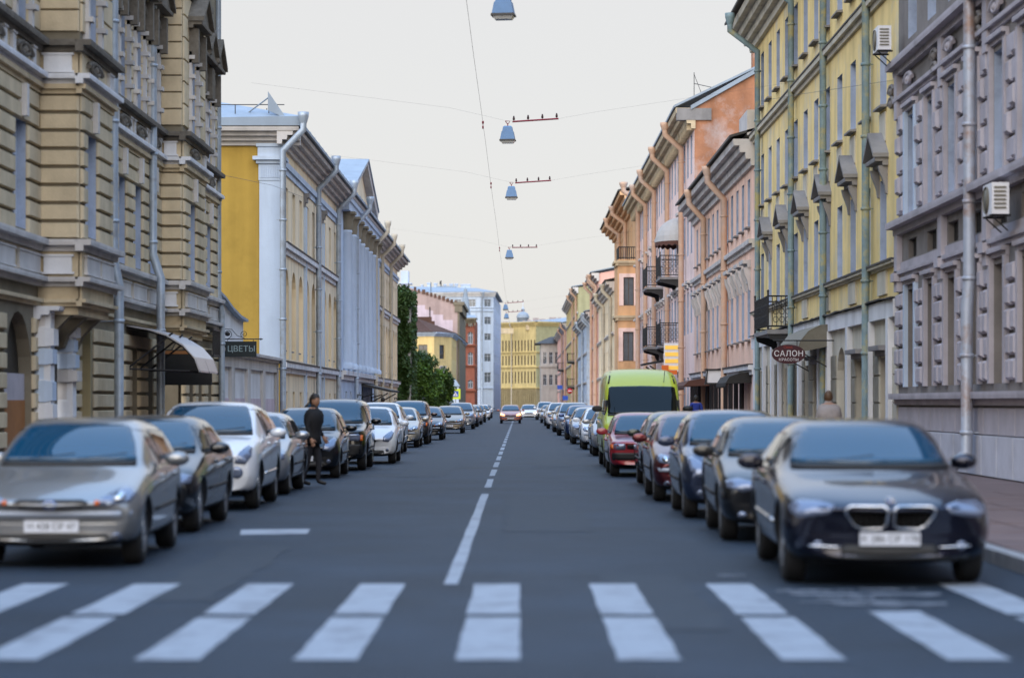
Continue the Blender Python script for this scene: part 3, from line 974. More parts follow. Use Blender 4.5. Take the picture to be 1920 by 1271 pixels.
# side wall seen between the houses
for f_ in (across(Y0), Fac((0, Y1), (1, 0), (0, 1))):
    wm = MB(); wall_mb(wm, f_, -24, XL, 0, 12.2); wm.build('side_wall', M['ochre'], B)
# corner pilaster with capital
fa = across(Y0)
mb = MB()
xl, xr = XP(487, Y0), XL + 0.10
mb.box(xl, xr, Y0 - 0.14, Y0 + 0.7, 3.3, 10.2)
mb.build('corner_pilaster', M['ice'], B)
mb = MB()
for z0, z1, e in ((10.2, 10.85, 0.03), (10.85, 10.98, 0.12), (10.98, 11.12, 0.24), (11.12, 11.5, 0.06), (11.5, 11.62, 0.12)):
    mb.box(xl - e, xr + e * .6, Y0 - 0.14 - e, Y0 + 0.7 + e, z0, z1)
for k in range(9): mb.box(xl + 0.04 + k * 0.088, xl + 0.09 + k * 0.088, Y0 - 0.20, Y0 - .1, 10.3, 10.75)
mb.build('capital', M['ice'], B)
# projecting white centre with half columns
fp = street(XL + 0.25)
wm = MB()
pc = [P0 + 1.7 + k * (P1 - P0 - 3.4) / 7 for k in range(8)]
pops = []
for k in range(7):
    c = (pc[k] + pc[k + 1]) / 2
    pops += [(c - .6, c + .6, 8.1, 10.1), (c - .6, c + .6, 4.3, 7.0), (c - .5, c + .5, 0.5, 2.2)]
wall_mb(wm, fp, P0, P1, 0, 12.2, pops, rev=0.28)
wall_mb(wm, Fac((0, P0), (1, 0), (0, -1)), XL, XL + .25, 0, 12.2); wall_mb(wm, Fac((0, P1), (1, 0), (0, 1)), XL, XL + .25, 0, 12.2)
wm.build('portico_wall', M['ice'], B)
for k in range(7):
    c = (pc[k] + pc[k + 1]) / 2
    window(B, fp, c, 8.1, 1.2, 2.0, 'cross', 'frame', 'curtain'); window(B, fp, c, 4.3, 1.2, 2.7, 'cross', 'frame', 'curtain'); window(B, fp, c, .5, 1.0, 1.7, 'plain', 'frame_dark', 'pane')
    mb = MB(); cornice(mb, fp, c - .85, c + .85, 7.1, 7.35, .25, 2); fp.box(mb, c - .8, c - .65, 6.75, 7.1, 0, .18); fp.box(mb, c + .65, c + .8, 6.75, 7.1, 0, .18); mb.build('window_hood', M['ice'], B)
for u in pc:
    mb = MB()
    mb.lathe([(.42, 3.35), (.42, 3.55), (.34, 3.62), (.33, 3.7), (.29, 10.3), (.33, 10.35), (.30, 10.45)], 14, fp.P(u, 0, 0.12))
    o = mb.build('column', M['ice'], B)
    mb = MB()
    mb.lathe([(.30, 10.45), (.36, 10.7), (.34, 10.9), (.46, 11.15), (.48, 11.25)], 14, fp.P(u, 0, 0.12))
    fp.box(mb, u - .5, u + .5, 11.25, 11.38, -.1, .62)
    mb.build('capital', M['beige_dark'], o)
mb = MB()
fp.ext(mb, [(-.05, 11.38), (.40, 11.38), (.42, 11.75), (.5, 11.8), (.5, 12.1), (-.05, 12.1)], P0 - .1, P1 + .1)
mb.build('entablature', M['ice'], B)
# small pilasters on the wings
for u in [cols_w[2] + pitch / 2, cols_w[5] + pitch / 2 if len(cols_w) > 6 else P0 - 2]:
    mb = MB(); fm.box(mb, u - .2, u + .2, 0.6, 10.0, 0, .12); o = mb.build('pilaster', M['ice'], B)
    mb = MB(); cornice(mb, fm, u - .3, u + .3, 10.0, 10.6, .25, 3); mb.build('capital', M['grey_trim'], o)
# horizontal bands
for a, b in ((Y0 + .7, P0), (P1, Y1)):
    mb = MB(); cornice(mb, fm, a, b, 10.6, 11.05, .16, 2); mb.build('moulding', M['ice'], B)
for a, b in ((Y0 + .7, P0), (P1, Y1)):
    mb = MB(); cornice(mb, fm, a, b, 7.45, 7.85, .22, 2); mb.build('moulding', M['white_pl'], B)
mb = MB(); cornice(mb, fm, Y0 + .05, P0, 2.78, 3.18, .26, 2); cornice(mb, fp, P0, P1, 2.78, 3.25, .26, 2); cornice(mb, fm, P1, Y1, 2.78, 3.18, .26, 2); mb.build('ledge', M['white_pl'], B)
for a, b, z, q in ((Y0 + .05, P0, 3.18, .29), (P1, Y1, 3.18, .29), (Y0 + .7, P0, 7.85, .25), (P1, Y1, 7.85, .25)):
    mb = MB(); fm.box(mb, a, b, z, z + .06, -.02, q); mb.build('lead_flashing', M['roof_dark'], B)
mb = MB(); cornice(mb, fm, Y0 - .75, Y1 + .75, 11.55, 12.22, .80, 4)
fr = across(Y0); cornice(mb, fr, -24, XL + .8, 11.55, 12.22, .80, 4)
mb.build('cornice', M['beige_pale'], B)
mb = MB(); roof_slab(mb, fm, Y0 - .85, Y1 + .85, 12.36, 7.0, 2.2, over=.95, hip0=6.0, hip1=6.0)
P = fm.P
mb.hexa([(-24, Y0 - .85, 12.24), (XL + .95, Y0 - .85, 12.24), (XL - 7, Y0 + 5.15, 14.44), (-24, Y0 + 5.15, 14.44),
         (-24, Y0 - .85, 12.36), (XL + .95, Y0 - .85, 12.6), (XL - 7, Y0 + 5.15, 14.56), (-24, Y0 + 5.15, 14.56)])
ro = mb.build('roof', M['roof_blue'], B)
mb = MB(); seams(mb, fm, Y0 + 2, Y1 - 2, 12.36, 7.0, 2.2, .95, 2.0); mb.build('roof_seams', M['roof_blue'], ro)
mb = MB()
for k in range(12): mb.tube([(-24 + k * 1.3, Y0 - .3, 12.72), (-24 + k * 1.3, Y0 - .3, 13.12)], .02, 5)
mb.tube([(-24, Y0 - .3, 13.1), (XL + .2, Y0 - .3, 13.1)], .02, 5)
mb.build('roof_rail', M['roof_dark'], ro)
# triangular fin standing on the corner of the roof
mb = MB()
pts = [(XP(511, Y0 + 1), ZP(222, Y0 + 1)), (XP(511, Y0 + 1), ZP(187, Y0 + 1)), (XP(546, Y0 + 1), ZP(238, Y0 + 1))]
mb.prism(pts, lambda q, x, z: (x, q, z + .1), Y0 - .75, Y0 - .6); mb.tube([(pts[0][0], Y0 - .6, pts[0][1] + .6), (pts[0][0] - 1.2, Y0 + .2, 12.6)], .03, 5)
mb.build('roof_fin', M['roof_blue'], ro)
# pediment gable
pm, pa, pb, apex = 135.5, 126.0, 145.0, 15.0
mb = MB()
mb.prism([(pa, 12.6), (pb, 12.6), (pm, apex)], lambda q, u, z: fp.P(u, z, q), -.3, .1); mb.build('tympanum', M['cream'], B)
mb = MB()
for a in (pa - .4, pb + .4):
    mb.hexa([fp.P(a, 12.62, -.2), fp.P(pm, apex - .1, -.2), fp.P(pm, apex - .1, .5), fp.P(a, 12.62, .5),
             fp.P(a, 13.05, -.2), fp.P(pm, apex + .2, -.2), fp.P(pm, apex + .2, .55), fp.P(a, 13.05, .55)])
mb.build('raking_cornice', M['beige_pale'], B)
mb = MB()
for a in (pa - .4, pb + .4):
    mb.hexa([fp.P(a, 13.0, -14), fp.P(pm, apex + .15, -14), fp.P(pm, apex + .15, .6), fp.P(a, 13.0, .6),
             fp.P(a, 13.12, -14), fp.P(pm, apex + .25, -14), fp.P(pm, apex + .25, .6), fp.P(a, 13.12, .6)])
mb.build('gable_roof', M['roof_blue'], B)
mb = MB(); mb.box(XL - 5, XL - 3, P0 + 1.5, P0 + 4.5, 13, 15.2); o = mb.build('dormer', M['roof_blue'], B)
mb = MB(); mb.tube([(XL - 5, pm + 1, 16), (XL - 5, pm + 1, 18.2)], .03, 5); mb.build('mast', M['iron'], B)
for px in (532, 599, 636, 661, 698, 718, 734):
    uu = DX(px, XL + .25)
    f_ = fp if P0 < uu < P1 else fm
    downpipe(B, f_, uu, 12.5, .25, M['pipe_zinc'] if px < 690 else M['pipe_cream'], .13, .22, 1.0 if f_ is fm else .95, collar=1.9)
# entrance canopy on iron brackets
cn = thing('entrance_canopy', 'black iron entrance canopy on the ground floor of the ochre classical building', 'canopy', fm.P(DX(690, XL), 2.5, 0))
uc = DX(686, XL + .5)
mb = MB(); mb.hexa([fp.P(uc, 2.55, 0), fp.P(uc + 9, 2.55, 0), fp.P(uc + 9, 2.2, 1.7), fp.P(uc, 2.2, 1.7), fp.P(uc, 2.72, 0), fp.P(uc + 9, 2.72, 0), fp.P(uc + 9, 2.3, 1.75), fp.P(uc, 2.3, 1.75)]); mb.build('canopy_roof', M['iron'], cn)
for u in (uc + .2, uc + 8.8):
    mb = MB(); mb.tube([fp.P(u, 1.2, .03), fp.P(u, 1.6, .5), fp.P(u, 2.15, 1.5)], .04, 6); mb.tube([fp.P(u, 1.0, .03), fp.P(u, 2.5, .03)], .04, 6); mb.tube([fp.P(u, 1.9, .03), fp.P(u, 2.1, .7)], .03, 6); mb.build('bracket', M['iron'], cn)

# ================================================================== RIGHT SIDE
fr_ = street(XR)
def UR(px, X=XR): return DX(px, X)

# ------------------------------------------------------------------ lilac stone house, nearest on the right
B = thing('lilac_stone_house', 'lilac grey stone house with rough quoin blocks, nearest on the right', 'building', (XR, 49, 0))
E0, E1 = 25.0, UR(1685)
ZT = 15.0
gc = [57.3, 51.9, 46.8, 41.6, 36.4, 31.2]
wm = MB()
ops = []
for c in gc:
    ops += [(c - .65, c + .65, 1.98, 4.3), (c - .62, c + .62, 6.1, 8.45), (c - .62, c + .62, 10.3, 12.4), (c - .6, c + .6, 5.05, 5.5)]
gm = [(a + b) / 2 for a, b in zip(gc, gc[1:])]
for c in gm: ops += [(c - .55, c + .55, 1.98, 4.3), (c - .55, c + .55, 6.1, 8.45), (c - .6, c + .6, 5.05, 5.5), (c - .55, c + .55, 10.3, 12.4)]
wall_mb(wm, fr_, E0, E1, 5.8, ZT, [o for o in ops if o[2] > 5.8], rev=0.3, rmi=1); wall_mb(wm, fr_, E0, E1, 0, 5.8, [o for o in ops if o[2] < 5.8], rev=0.3)
wm.build('wall', [M['lilac_dark'], M['reveal']], B)
wm = MB(); wall_mb(wm, Fac((0, E0), (1, 0), (0, -1)), XR, 20, 0, ZT); wm.build('side_wall', M['lilac_dark'], B)
wm = MB(); wall_mb(wm, Fac((0, E1), (1, 0), (0, 1)), XR, 20, 0, ZT); wm.build('side_wall', M['lilac_dark'], B)
mb = MB(); roof_slab(mb, fr_, E0 - .4, E1 + .1, ZT + .7, 6, 2.4, over=.7); mb.build('roof', M['roof_blue'], B)
mb = MB(); cornice(mb, fr_, E0 - .2, E1, ZT - .5, ZT + .55, .65, 4); mb.build('cornice', M['lilac'], B)
for c in gc + gm:
    big = c in gc
    w = 1.3 if big else 1.1
    window(B, fr_, c, 1.98, w, 2.32, 'cross', 'frame_dark', 'pane', rec=.26)
    window(B, fr_, c, 6.1, w - .06 if big else 1.1, 2.35, 'cross', 'frame', 'curtain', rec=.24)
    window(B, fr_, c, 10.3, w - .06 if big else 1.1, 2.1, 'cross', 'frame', 'curtain', rec=.24)
    mb = MB(); fr_.box(mb, c - .6, c + .6, 5.05, 5.5, -.2, -.15)
    for k in range(6): fr_.box(mb, c - .5 + k * .19, c - .45 + k * .19, 5.05, 5.5, -.15, -.11)
    mb.build('vent_grille', M['iron'], B)
    # window surrounds
    for (z0, z1) in ((1.98, 4.3), (6.1, 8.45)):
        for s in (-1, 1):
            mb = MB(); u = c + s * (w / 2 + .09); fr_.box(mb, u - .085, u + .085, z0, z1 + .12, 0, .10); mb.build('jamb', M['lilac'] if not (c == 57.3) else M['ice'], B)
        mb = MB(); cornice(mb, fr_, c - w / 2 - .2, c + w / 2 + .2, z1 + .12, z1 + .3, .16, 2); mb.build('lintel', M['lilac'], B)
# rough quoin blocks between the openings
allc = sorted(gc + gm)
for a, b in zip([E0] + allc, allc + [E1]):
    u0 = a + (.85 if a in gc else .75 if a in gm else 0.05); u1 = b - (.85 if b in gc else .75 if b in gm else 0.02)
    n = max(1, round((u1 - u0) / .62))
    if b < 40: continue
    for z0, z1, h in ((2.0, 4.28, .47), (6.15, 8.6, .49)):
        k = 0
        zz = z0
        while zz < z1 - .2:
            hh = min(h, z1 - zz)
            for i in range(n):
                p = u0 + (u1 - u0) * i / n; q = u0 + (u1 - u0) * (i + 1) / n
                if z0 > 5 and (i + k) % 2: 
                    block(B, fr_, p + .03, q - .03, zz + .03, zz + hh - .03, .07, 'lilac', bev=.1)
                else:
                    block(B, fr_, p + .03, q - .03, zz + .035, zz + hh - .035, random.uniform(.09, .14), 'lilac', bev=.24)
            zz += hh; k += 1
# ledges
for z0, z1, p, m_, nm in ((1.55, 1.82, .26, 'lilac', 'ledge'), (4.62, 4.80, .14, 'lilac', 'moulding'), (5.68, 5.98, .34, 'lilac', 'ledge'), (8.85, 9.02, .16, 'lilac', 'moulding'), (9.55, 9.85, .34, 'lilac', 'ledge'), (13.0, 13.3, .25, 'lilac', 'ledge')):
    mb = MB(); cornice(mb, fr_, E0 - .05, E1 + .03, z0, z1, p, 2); mb.build(nm, M[m_], B)
mb = MB(); fr_.box(mb, E0, E1, 4.80, 5.0, -.02, .05); mb.build('frieze', M['lilac'], B)
u = E0
while u < E1 - .3:          # painted plinth slabs
    v = min(u + 1.55, E1)
    block(B, fr_, u + .015, v - .015, .15, .95, .10, 'plinth', name='plinth_slab', bev=.02)
    block(B, fr_, u + .015, v - .015, .97, 1.5, .06, 'lilac', name='plinth_slab', bev=.02)
    u = v
for c in [E1 - .35] + [x + .95 for x in gc[1:]]:   # flat pilasters with carved heads
    mb = MB(); fr_.box(mb, c - .22, c + .22, 4.3, 5.68, 0, .14); fr_.box(mb, c - .27, c + .27, 4.55, 4.75, 0, .22); mb.build('pilaster', M['lilac'], B)
    mb = MB(); fr_.box(mb, c - .22, c + .22, 8.5, 9.55, 0, .14); mb.build('pilaster', M['lilac'], B)
    for z in (8.9, 9.2):
        scroll(fr_, c + .9, z - .1, .8, .4, 'lilac_dark', B)
downpipe(B, fr_, 48.7, 15.4, .25, M['pipe_rust'], .125, .25, .7, jogs=((3.75, .30),), collar=1.55)
# street-front ornament: cartouches under the upper windows
for c in gc: scroll(fr_, c, 9.05, 1.1, .42, 'lilac', B)

def ac_unit(loc, label):
    t = thing('air_conditioner', label, 'air conditioner', loc)
    x, y, z = loc
    mb = MB(); mb.box(x - .32, x, y - .42, y + .42, z, z + .58); mb.build('case', M['white_paint'], t)
    mb = MB(); mb.lathe([(0, .02), (.2, .02), (.21, 0), (.25, 0), (.25, .03)], 16, fn=lambda r, q, a: (x - .32 - q, y + .08 + r * cos(a), z + .29 + r * sin(a))); mb.build('fan_guard', M['canvas_olive'], t)
    mb = MB()
    for k in range(6): mb.box(x - .28, x - .06, y - .44, y - .42, z + .1 + k * .075, z + .13 + k * .075)
    mb.build('louvre', M['canvas_olive'], t)
    for yy in (y - .3, y + .3):
        mb = MB(); mb.box(x - .34, x + .05, yy - .02, yy + .02, z - .04, z); mb.tube([(x - .3, yy, z - .03), (x, yy, z - .3)], .015, 5); mb.build('bracket', M['iron'], t)
ac_unit((XR - .35, 58.7, ZP(98, 58.7)), 'white air conditioner box high on the wall where lilac and yellow houses meet')
ac_unit((XR - .30, 44.9, ZP(405, 45)), 'white air conditioner box low on the lilac stone house at the picture edge')

# ------------------------------------------------------------------ yellow four-storey house
B = thing('yellow_house', 'yellow four storey house with grey window pediments and peeling downpipes', 'building', (XR, 77, 0))
Y0, Y1 = E1, UR(1415)
ZT = 16.2
cols = [61.9 + 2.8 * k for k in range(12)]
cols = [c for c in cols if c < Y1 - 1.2]
R2, R3, R4 = (5.25, 7.3), (9.2, 11.1), (12.95, 15.0)
ops = []
for c in cols:
    for (a, b) in (R2, R3, R4): ops.append((c - .55, c + .55, a, b))
gops = [(69.0, 70.9, .13, 3.2, 'arch'), (61.0, 62.3, .13, 2.75), (65.2, 66.8, .13, 2.75), (75.2, 76.4, .13, 2.8), (77.6, 78.8, .5, 2.8), (80.4, 81.5, .13, 2.8), (84.0, 85.0, .5, 2.8), (86.4, 87.4, .13, 2.8), (89.0, 90.2, .5, 2.8), (92.2, 93.4, .5, 2.8)]
wm = MB(); wall_mb(wm, fr_, Y0, Y1, 4.15, ZT, ops, rev=.25, rmi=1); wm.build('wall', [M['yellow'], M['reveal']], B)
wm = MB(); wall_mb(wm, fr_, Y0, Y1, 0, 4.15, gops, rev=.3); wm.build('ground_floor_wall', M['yellow_grey'], B)
wm = MB(); wall_mb(wm, Fac((0, Y1), (1, 0), (0, 1)), XR, 20, 0, ZT); wm.build('side_wall', M['yellow'], B)
for i, c in enumerate(cols):
    for (a, b) in (R2, R3, R4):
        window(B, fr_, c, a, 1.1, b - a, 'cross', 'frame', 'curtain' if random.random() < .6 else 'pane', rec=.2, sill=(a > 8))
    if i % 2 == 0:           # pediment on scroll brackets
        mb = MB()
        z = R2[1] + .08; wd = .85
        cornice(mb, fr_, c - wd, c + wd, z + .22, z + .42, .34, 2)
        mb.prism([(c - wd, z + .42), (c + wd, z + .42), (c, z + 1.02)], lambda q, u, zz: fr_.P(u, zz, q), 0, .18)
        for s in (-1, 1):
            mb.hexa([fr_.P(c + s * wd * 1.08, z + .42, 0), fr_.P(c, z + 1.0, 0), fr_.P(c, z + 1.0, .40), fr_.P(c + s * wd * 1.08, z + .42, .40),
                     fr_.P(c + s * wd * 1.08, z + .52, 0), fr_.P(c, z + 1.12, 0), fr_.P(c, z + 1.12, .40), fr_.P(c + s * wd * 1.08, z + .52, .40)])
        p = mb.build('pediment', M['grey_trim'], B)
        for s in (-1, 1):
            mb = MB(); u = c + s * .68
            mb.prism([(0, z - .5), (.05, z - .48), (.07, z - .3), (.13, z - .12), (.2, z + .05), (.24, z + .21), (0, z + .21)], lambda q, d, zz: fr_.P(q, zz, d), u - .09, u + .09)
            mb.build('scroll_bracket', M['grey_trim'], p)
    mb = MB(); fr_.box(mb, c - .5, c + .5, R3[0] - .95, R3[0] - .2, 0, .03); mb.build('panel', M['yellow_grey'], B)
    if i % 2: continue
    mb = MB(); fr_.box(mb, c - .72, c + .72, 4.35, 4.95, 0, .05); mb.build('panel', M['yellow_grey'], B)
for z0, z1, p in ((4.98, 5.12, .18), (11.85, 12.15, .22)):
    mb = MB(); cornice(mb, fr_, Y0, Y1, z0, z1, p, 2); mb.build('ledge', M['yellow_grey'], B)
    mb = MB(); fr_.box(mb, Y0, Y1, z1, z1 + .05, -.02, p + .03); mb.build('lead_flashing', M['roof_dark'], B)
mb = MB(); fr_.box(mb, Y0, Y1, 3.72, 4.16, -.02, .14); mb.build('fascia_band', M['white_pl'], B)
mb = MB()
n = 60
pts = [(Y0 + (Y1 - Y0) * k / n, 4.17 + random.uniform(0, .05)) for k in range(n + 1)]
for (a, za_), (b, zb_) in zip(pts, pts[1:]):
    mb.hexa([fr_.P(a, za_, 0), fr_.P(b, zb_, 0), fr_.P(b, zb_ - .01, .24), fr_.P(a, za_ - .01, .24), fr_.P(a, za_ + .03, 0), fr_.P(b, zb_ + .03, 0), fr_.P(b, zb_ + .02, .24), fr_.P(a, za_ + .02, .24)])
mb.build('lead_flashing', M['roof_dark'], B)
mb = MB(); cornice(mb, fr_, Y0, Y1 + .4, ZT - .7, ZT + .35, .95, 4); mb.build('cornice', M['yellow_grey'], B)
mb = MB(); roof_slab(mb, fr_, Y0, Y1 + .6, ZT + .5, 6, 2.4, over=1.15, th=.08); mb.build('roof', M['roof_dark'], B)
# ground floor: pilasters, ashlar blocks, doors
pil = [60.3, 63.6, 67.8, 72.2, 74.3, 79.6, 82.4, 85.7, 88.2, 91.2, 94.6]
for u in pil:
    mb = MB(); fr_.box(mb, u - .2, u + .2, .14, 3.72, 0, .16); mb.build('pilaster', M['white_pl'], B)
gaps = [(Y0, 60.1)] + [(a + .2, b - .2) for a, b in zip(pil, pil[1:])]
for (a, b) in gaps:
    courses(B, fr_, a, b, .2, 3.0, .70, .05, 'yellow_grey', .025, .03, [o[:4] for o in gops], maxlen=4)
for (a, b, z0, z1) in [(o[0], o[1], o[2], o[3]) for o in gops[1:]]:
    if z0 < .3: leaf_door(B, fr_, a, b, z0, z1, random.choice(['door_grey', 'door_dark']))
    else: window(B, fr_, (a + b) / 2, z0, b - a, z1 - z0, 'plain', 'frame_dark', 'pane')
for (a, b) in ((61.0, 62.3), (65.2, 66.8), (75.2, 76.4)):
    mb = MB(); cornice(mb, fr_, a - .25, b + .25, 2.8, 3.05, .3, 2); mb.build('door_hood', M['grey_trim'], B)
mb = MB(); fr_.box(mb, 68.9, 71.0, .13, 3.3, -2.6, -2.5); fr_.box(mb, 68.85, 69.0, .13, 3.3, -2.5, -.3); fr_.box(mb, 70.9, 71.0, .13, 3.3, -2.5, -.3); mb.build('passage', M['yellow_grey'], B)
for px, jz in ((1623, None), (1543, None), (1483, None), (1420, None)):
    downpipe(B, fr_, UR(px, XR - .2), 16.3, .2, M['pipe_yellow'], .115, .2, 1.25, collar=1.9)

# balcony of black iron
def balcony(label, u0, u1, zf, zr, proj, name='balcony', m='iron', X=XR, lace=True, panel=True):
    t = thing(name, label, 'balcony', fr_.P((u0 + u1) / 2, zf - .6, 0))
    P_ = fr_.P
    mb = MB(); fr_.box(mb, u0, u1, zf - .14, zf, -.05, proj); mb.build('slab', M['grey_trim'], t)
    for u in (u0 + .15, u1 - .15):
        mb = MB(); mb.prism([(0, zf - .95), (.12, zf - .9), (.3, zf - .5), (proj - .1, zf - .3), (proj - .05, zf - .15), (0, zf - .15)], lambda q, d, z: P_(q, z, d), u - .08, u + .08); mb.build('corbel', M[m], t)
    mb = MB()
    e = .035
    for z in (zr, zf + .12):
        mb.tube([P_(u0 + e, z, 0), P_(u0 + e, z, proj - e), P_(u1 - e, z, proj - e), P_(u1 - e, z, 0)], .028, 6)
    for (u, d) in ((u0 + e, proj - e), (u1 - e, proj - e)):
        mb.tube([P_(u, zf, d), P_(u, zr + .15, d)], .035, 6); mb.lathe([(0, .1), (.045, .05), (.03, 0)], 8, P_(u, zr + .13, d))
    k = 0
    dd = .14
    while dd < proj - .05:
        mb.tube([P_(u0 + e, zf + .12, dd), P_(u0 + e, zr, dd)], .014, 5); dd += .15
    u = u0 + .2
    while u < u1 - .1:
        mb.tube([P_(u, zf + .12, proj - e), P_(u, zr, proj - e)], .014, 5); u += .16
    rl_ = mb.build('railing', M[m], t)
    if lace:
        mb = MB()
        d = .2
        while d < proj - .1:
            for zc in (zf + .35, zf + .62, zf + .88):
                mb.tube([P_(u0 + e, zc + .1 * sin(a * pi / 4), d + .09 * cos(a * pi / 4)) for a in range(9)], .012, 4)
            d += .21
        u = u0 + .3
        while u < u1 - .2:
            for zc in (zf + .4, zf + .75):
                mb.tube([P_(u + .12 * cos(a * pi / 4), zc + .12 * sin(a * pi / 4), proj - e) for a in range(9)], .012, 4)
            u += .34
        mb.build('ironwork', M[m], rl_)
    return t
balcony('black lacy iron balcony above the oval salon sign on the yellow house', 82.0, 86.6, ZP(618, 82), ZP(555, 82), .92)

# brown barrel awning beside the salon sign
aw = thing('barrel_awning', 'olive brown barrel awning on the yellow house beside the maroon salon sign', 'awning', fr_.P(74.8, 2.6, 0))
mb = MB()
arc = [(0.0, 3.95), (.35, 3.92), (.7, 3.75), (.95, 3.45), (1.05, 3.12)]
for (p, q), (r0, s0) in zip(arc, arc[1:]):
    mb.hexa([fr_.P(72.0, q - .03, p), fr_.P(77.6, q - .03, p), fr_.P(77.6, s0 - .03, r0), fr_.P(72.0, s0 - .03, r0), fr_.P(72.0, q, p), fr_.P(77.6, q, p), fr_.P(77.6, s0, r0), fr_.P(72.0, s0, r0)])
mb.build('cover', M['canvas_olive'], aw)
for u in (72.04, 77.55):
    mb = MB(); mb.prism([(0, 3.3)] + [(p, q - .03) for p, q in arc] , lambda q, d, z: fr_.P(q, z, d), u - .03, u + .03); mb.build('end_panel', M['canvas_olive'], aw)
mb = MB()
for u in (72.1, 77.5): mb.tube([fr_.P(u, 2.6, .02), fr_.P(u, 3.15, 1.0)], .02, 5)
mb.build('bracket', M['iron'], aw)

# salon sign
D = 71.6
xc, zc = XP(1478.5, D), ZP(664, D)
rx, rz_ = (1510 - 1447) / 2 * D / F, (682 - 646) / 2 * D / F
sg = thing('salon_sign', 'oval maroon hanging sign reading САЛОН КРАСОТЫ', 'sign', (xc, D, zc - rz_))
mb = MB(); mb.prism([(xc + rx * cos(2 * pi * k / 36), zc + rz_ * sin(2 * pi * k / 36)) for k in range(36)], lambda q, x, z: (x, q, z), D - .04, D + .04); mb.build('board', M['maroon'], sg)
lettering(sg, 'САЛОН', .235, (xc, D - .046, zc + .01), M['sign_text'], spacing=1.05)
lettering(sg, 'КРАСОТЫ', .115, (xc, D - .046, zc - .165), M['sign_text'], spacing=1.05)
lettering(sg, 'Саша', .10, (xc - .02, D - .046, zc + .205), mat('red_script', (.35, .03, .02), rough=.5))
mb = MB(); mb.tube([(XR, D, zc + rz_ + .12), (xc - rx * .9, D, zc + rz_ + .12)], .02, 6)
for x in (xc - .25, xc + .25): mb.tube([(x, D, zc + rz_ + .12), (x, D, zc + rz_ * .8)], .012, 5)
mb.build('bracket', M['iron'], sg)

# ------------------------------------------------------------------ low salmon house
Z0, Z1 = Y1, UR(1302)
B = thing('salmon_house', 'salmon pink three storey house with carved window heads and black shop columns', 'building', (XR, 112, 0))
ZT = 11.6
cols = []
u = Z0 + 2.4
while u < Z1 - 1.2: cols.append(u); u += 2.6
ops = []
for c in cols: ops += [(c - .5, c + .5, 8.75, 10.65), (c - .55, c + .55, 4.2, 6.4)]
wm = MB(); wall_mb(wm, fr_, Z0, Z1, 3.0, ZT, ops, rev=.25, rmi=1); wm.build('wall', [M['pink'], M['reveal']], B)
gops = []
for k, c in enumerate(cols): gops.append((c - .6, c + .6, .3 if k % 3 else .13, 2.55))
wm = MB(); wall_mb(wm, fr_, Z0, Z1, 0, 3.0, gops, rev=.3); wm.build('ground_floor_wall', M['pink_pale'], B)
for k, c in enumerate(cols):
    window(B, fr_, c, 8.75, 1.0, 1.9, 'cross', 'frame', 'curtain', sill=True); window(B, fr_, c, 4.2, 1.1, 2.2, 'cross', 'frame', 'curtain', sill=True)
    window(B, fr_, c, .3 if k % 3 else .13, 1.2, 2.25 if k % 3 else 2.42, 'plain', 'frame_dark', 'pane')
    mb = MB(); cornice(mb, fr_, c - .85, c + .85, 7.05, 7.35, .34, 2); fr_.box(mb, c - .6, c + .6, 6.45, 7.05, 0, .06)
    hd = mb.build('window_head', M['beige_pale'], B)
    for s in (-1, 1):
        mb = MB(); u = c + s * .7; mb.prism([(0, 6.1), (.08, 6.15), (.14, 6.5), (.26, 6.8), (.28, 7.05), (0, 7.05)], lambda q, d, z: fr_.P(q, z, d), u - .1, u + .1); mb.build('scroll_bracket', M['beige_pale'], hd)
    mb = MB(); mb.lathe([(.1, .15), (.1, 2.5), (.14, 2.55), (.14, 2.7)], 10, fr_.P(c + 1.3, 0, .18)); mb.build('shop_column', M['iron'], B)
mb = MB(); cornice(mb, fr_, Z0, Z1, 7.75, 8.1, .24, 2); mb.build('ledge', M['beige_pale'], B)
mb = MB(); cornice(mb, fr_, Z0, Z1, 2.72, 3.1, .26, 2); mb.build('fascia_band', M['white_pl'], B)
mb = MB(); fr_.box(mb, Z0, Z1, 3.1, 3.15, -.02, .32); mb.build('lead_flashing', M['roof_dark'], B)
mb = MB(); cornice(mb, fr_, Z0, Z1 + .4, ZT - .6, ZT + .45, .85, 4)
u = Z0 + .3
while u < Z1: fr_.box(mb, u, u + .16, ZT - .35, ZT - .18, 0, .34); u += .42
mb.build('cornice', M['beige_pale'], B)
mb = MB(); roof_slab(mb, fr_, Z0, Z1 + .4, ZT + .6, 6, 2.0, over=1.0, th=.1); mb.build('roof', M['roof_dark'], B)
mb = MB(); fr_.box(mb, Z0, Z0 + 3.5, ZT + .6, ZT + 1.6, -1.2, .3); mb.build('dormer', M['beige_pale'], B)
for px, m_ in ((1320, 'pipe_pink'), (1358, 'pipe_pink')):
    downpipe(B, fr_, UR(px, XR - .2), ZT + .3, .2, M[m_], .15, .22, .95, collar=2.4)
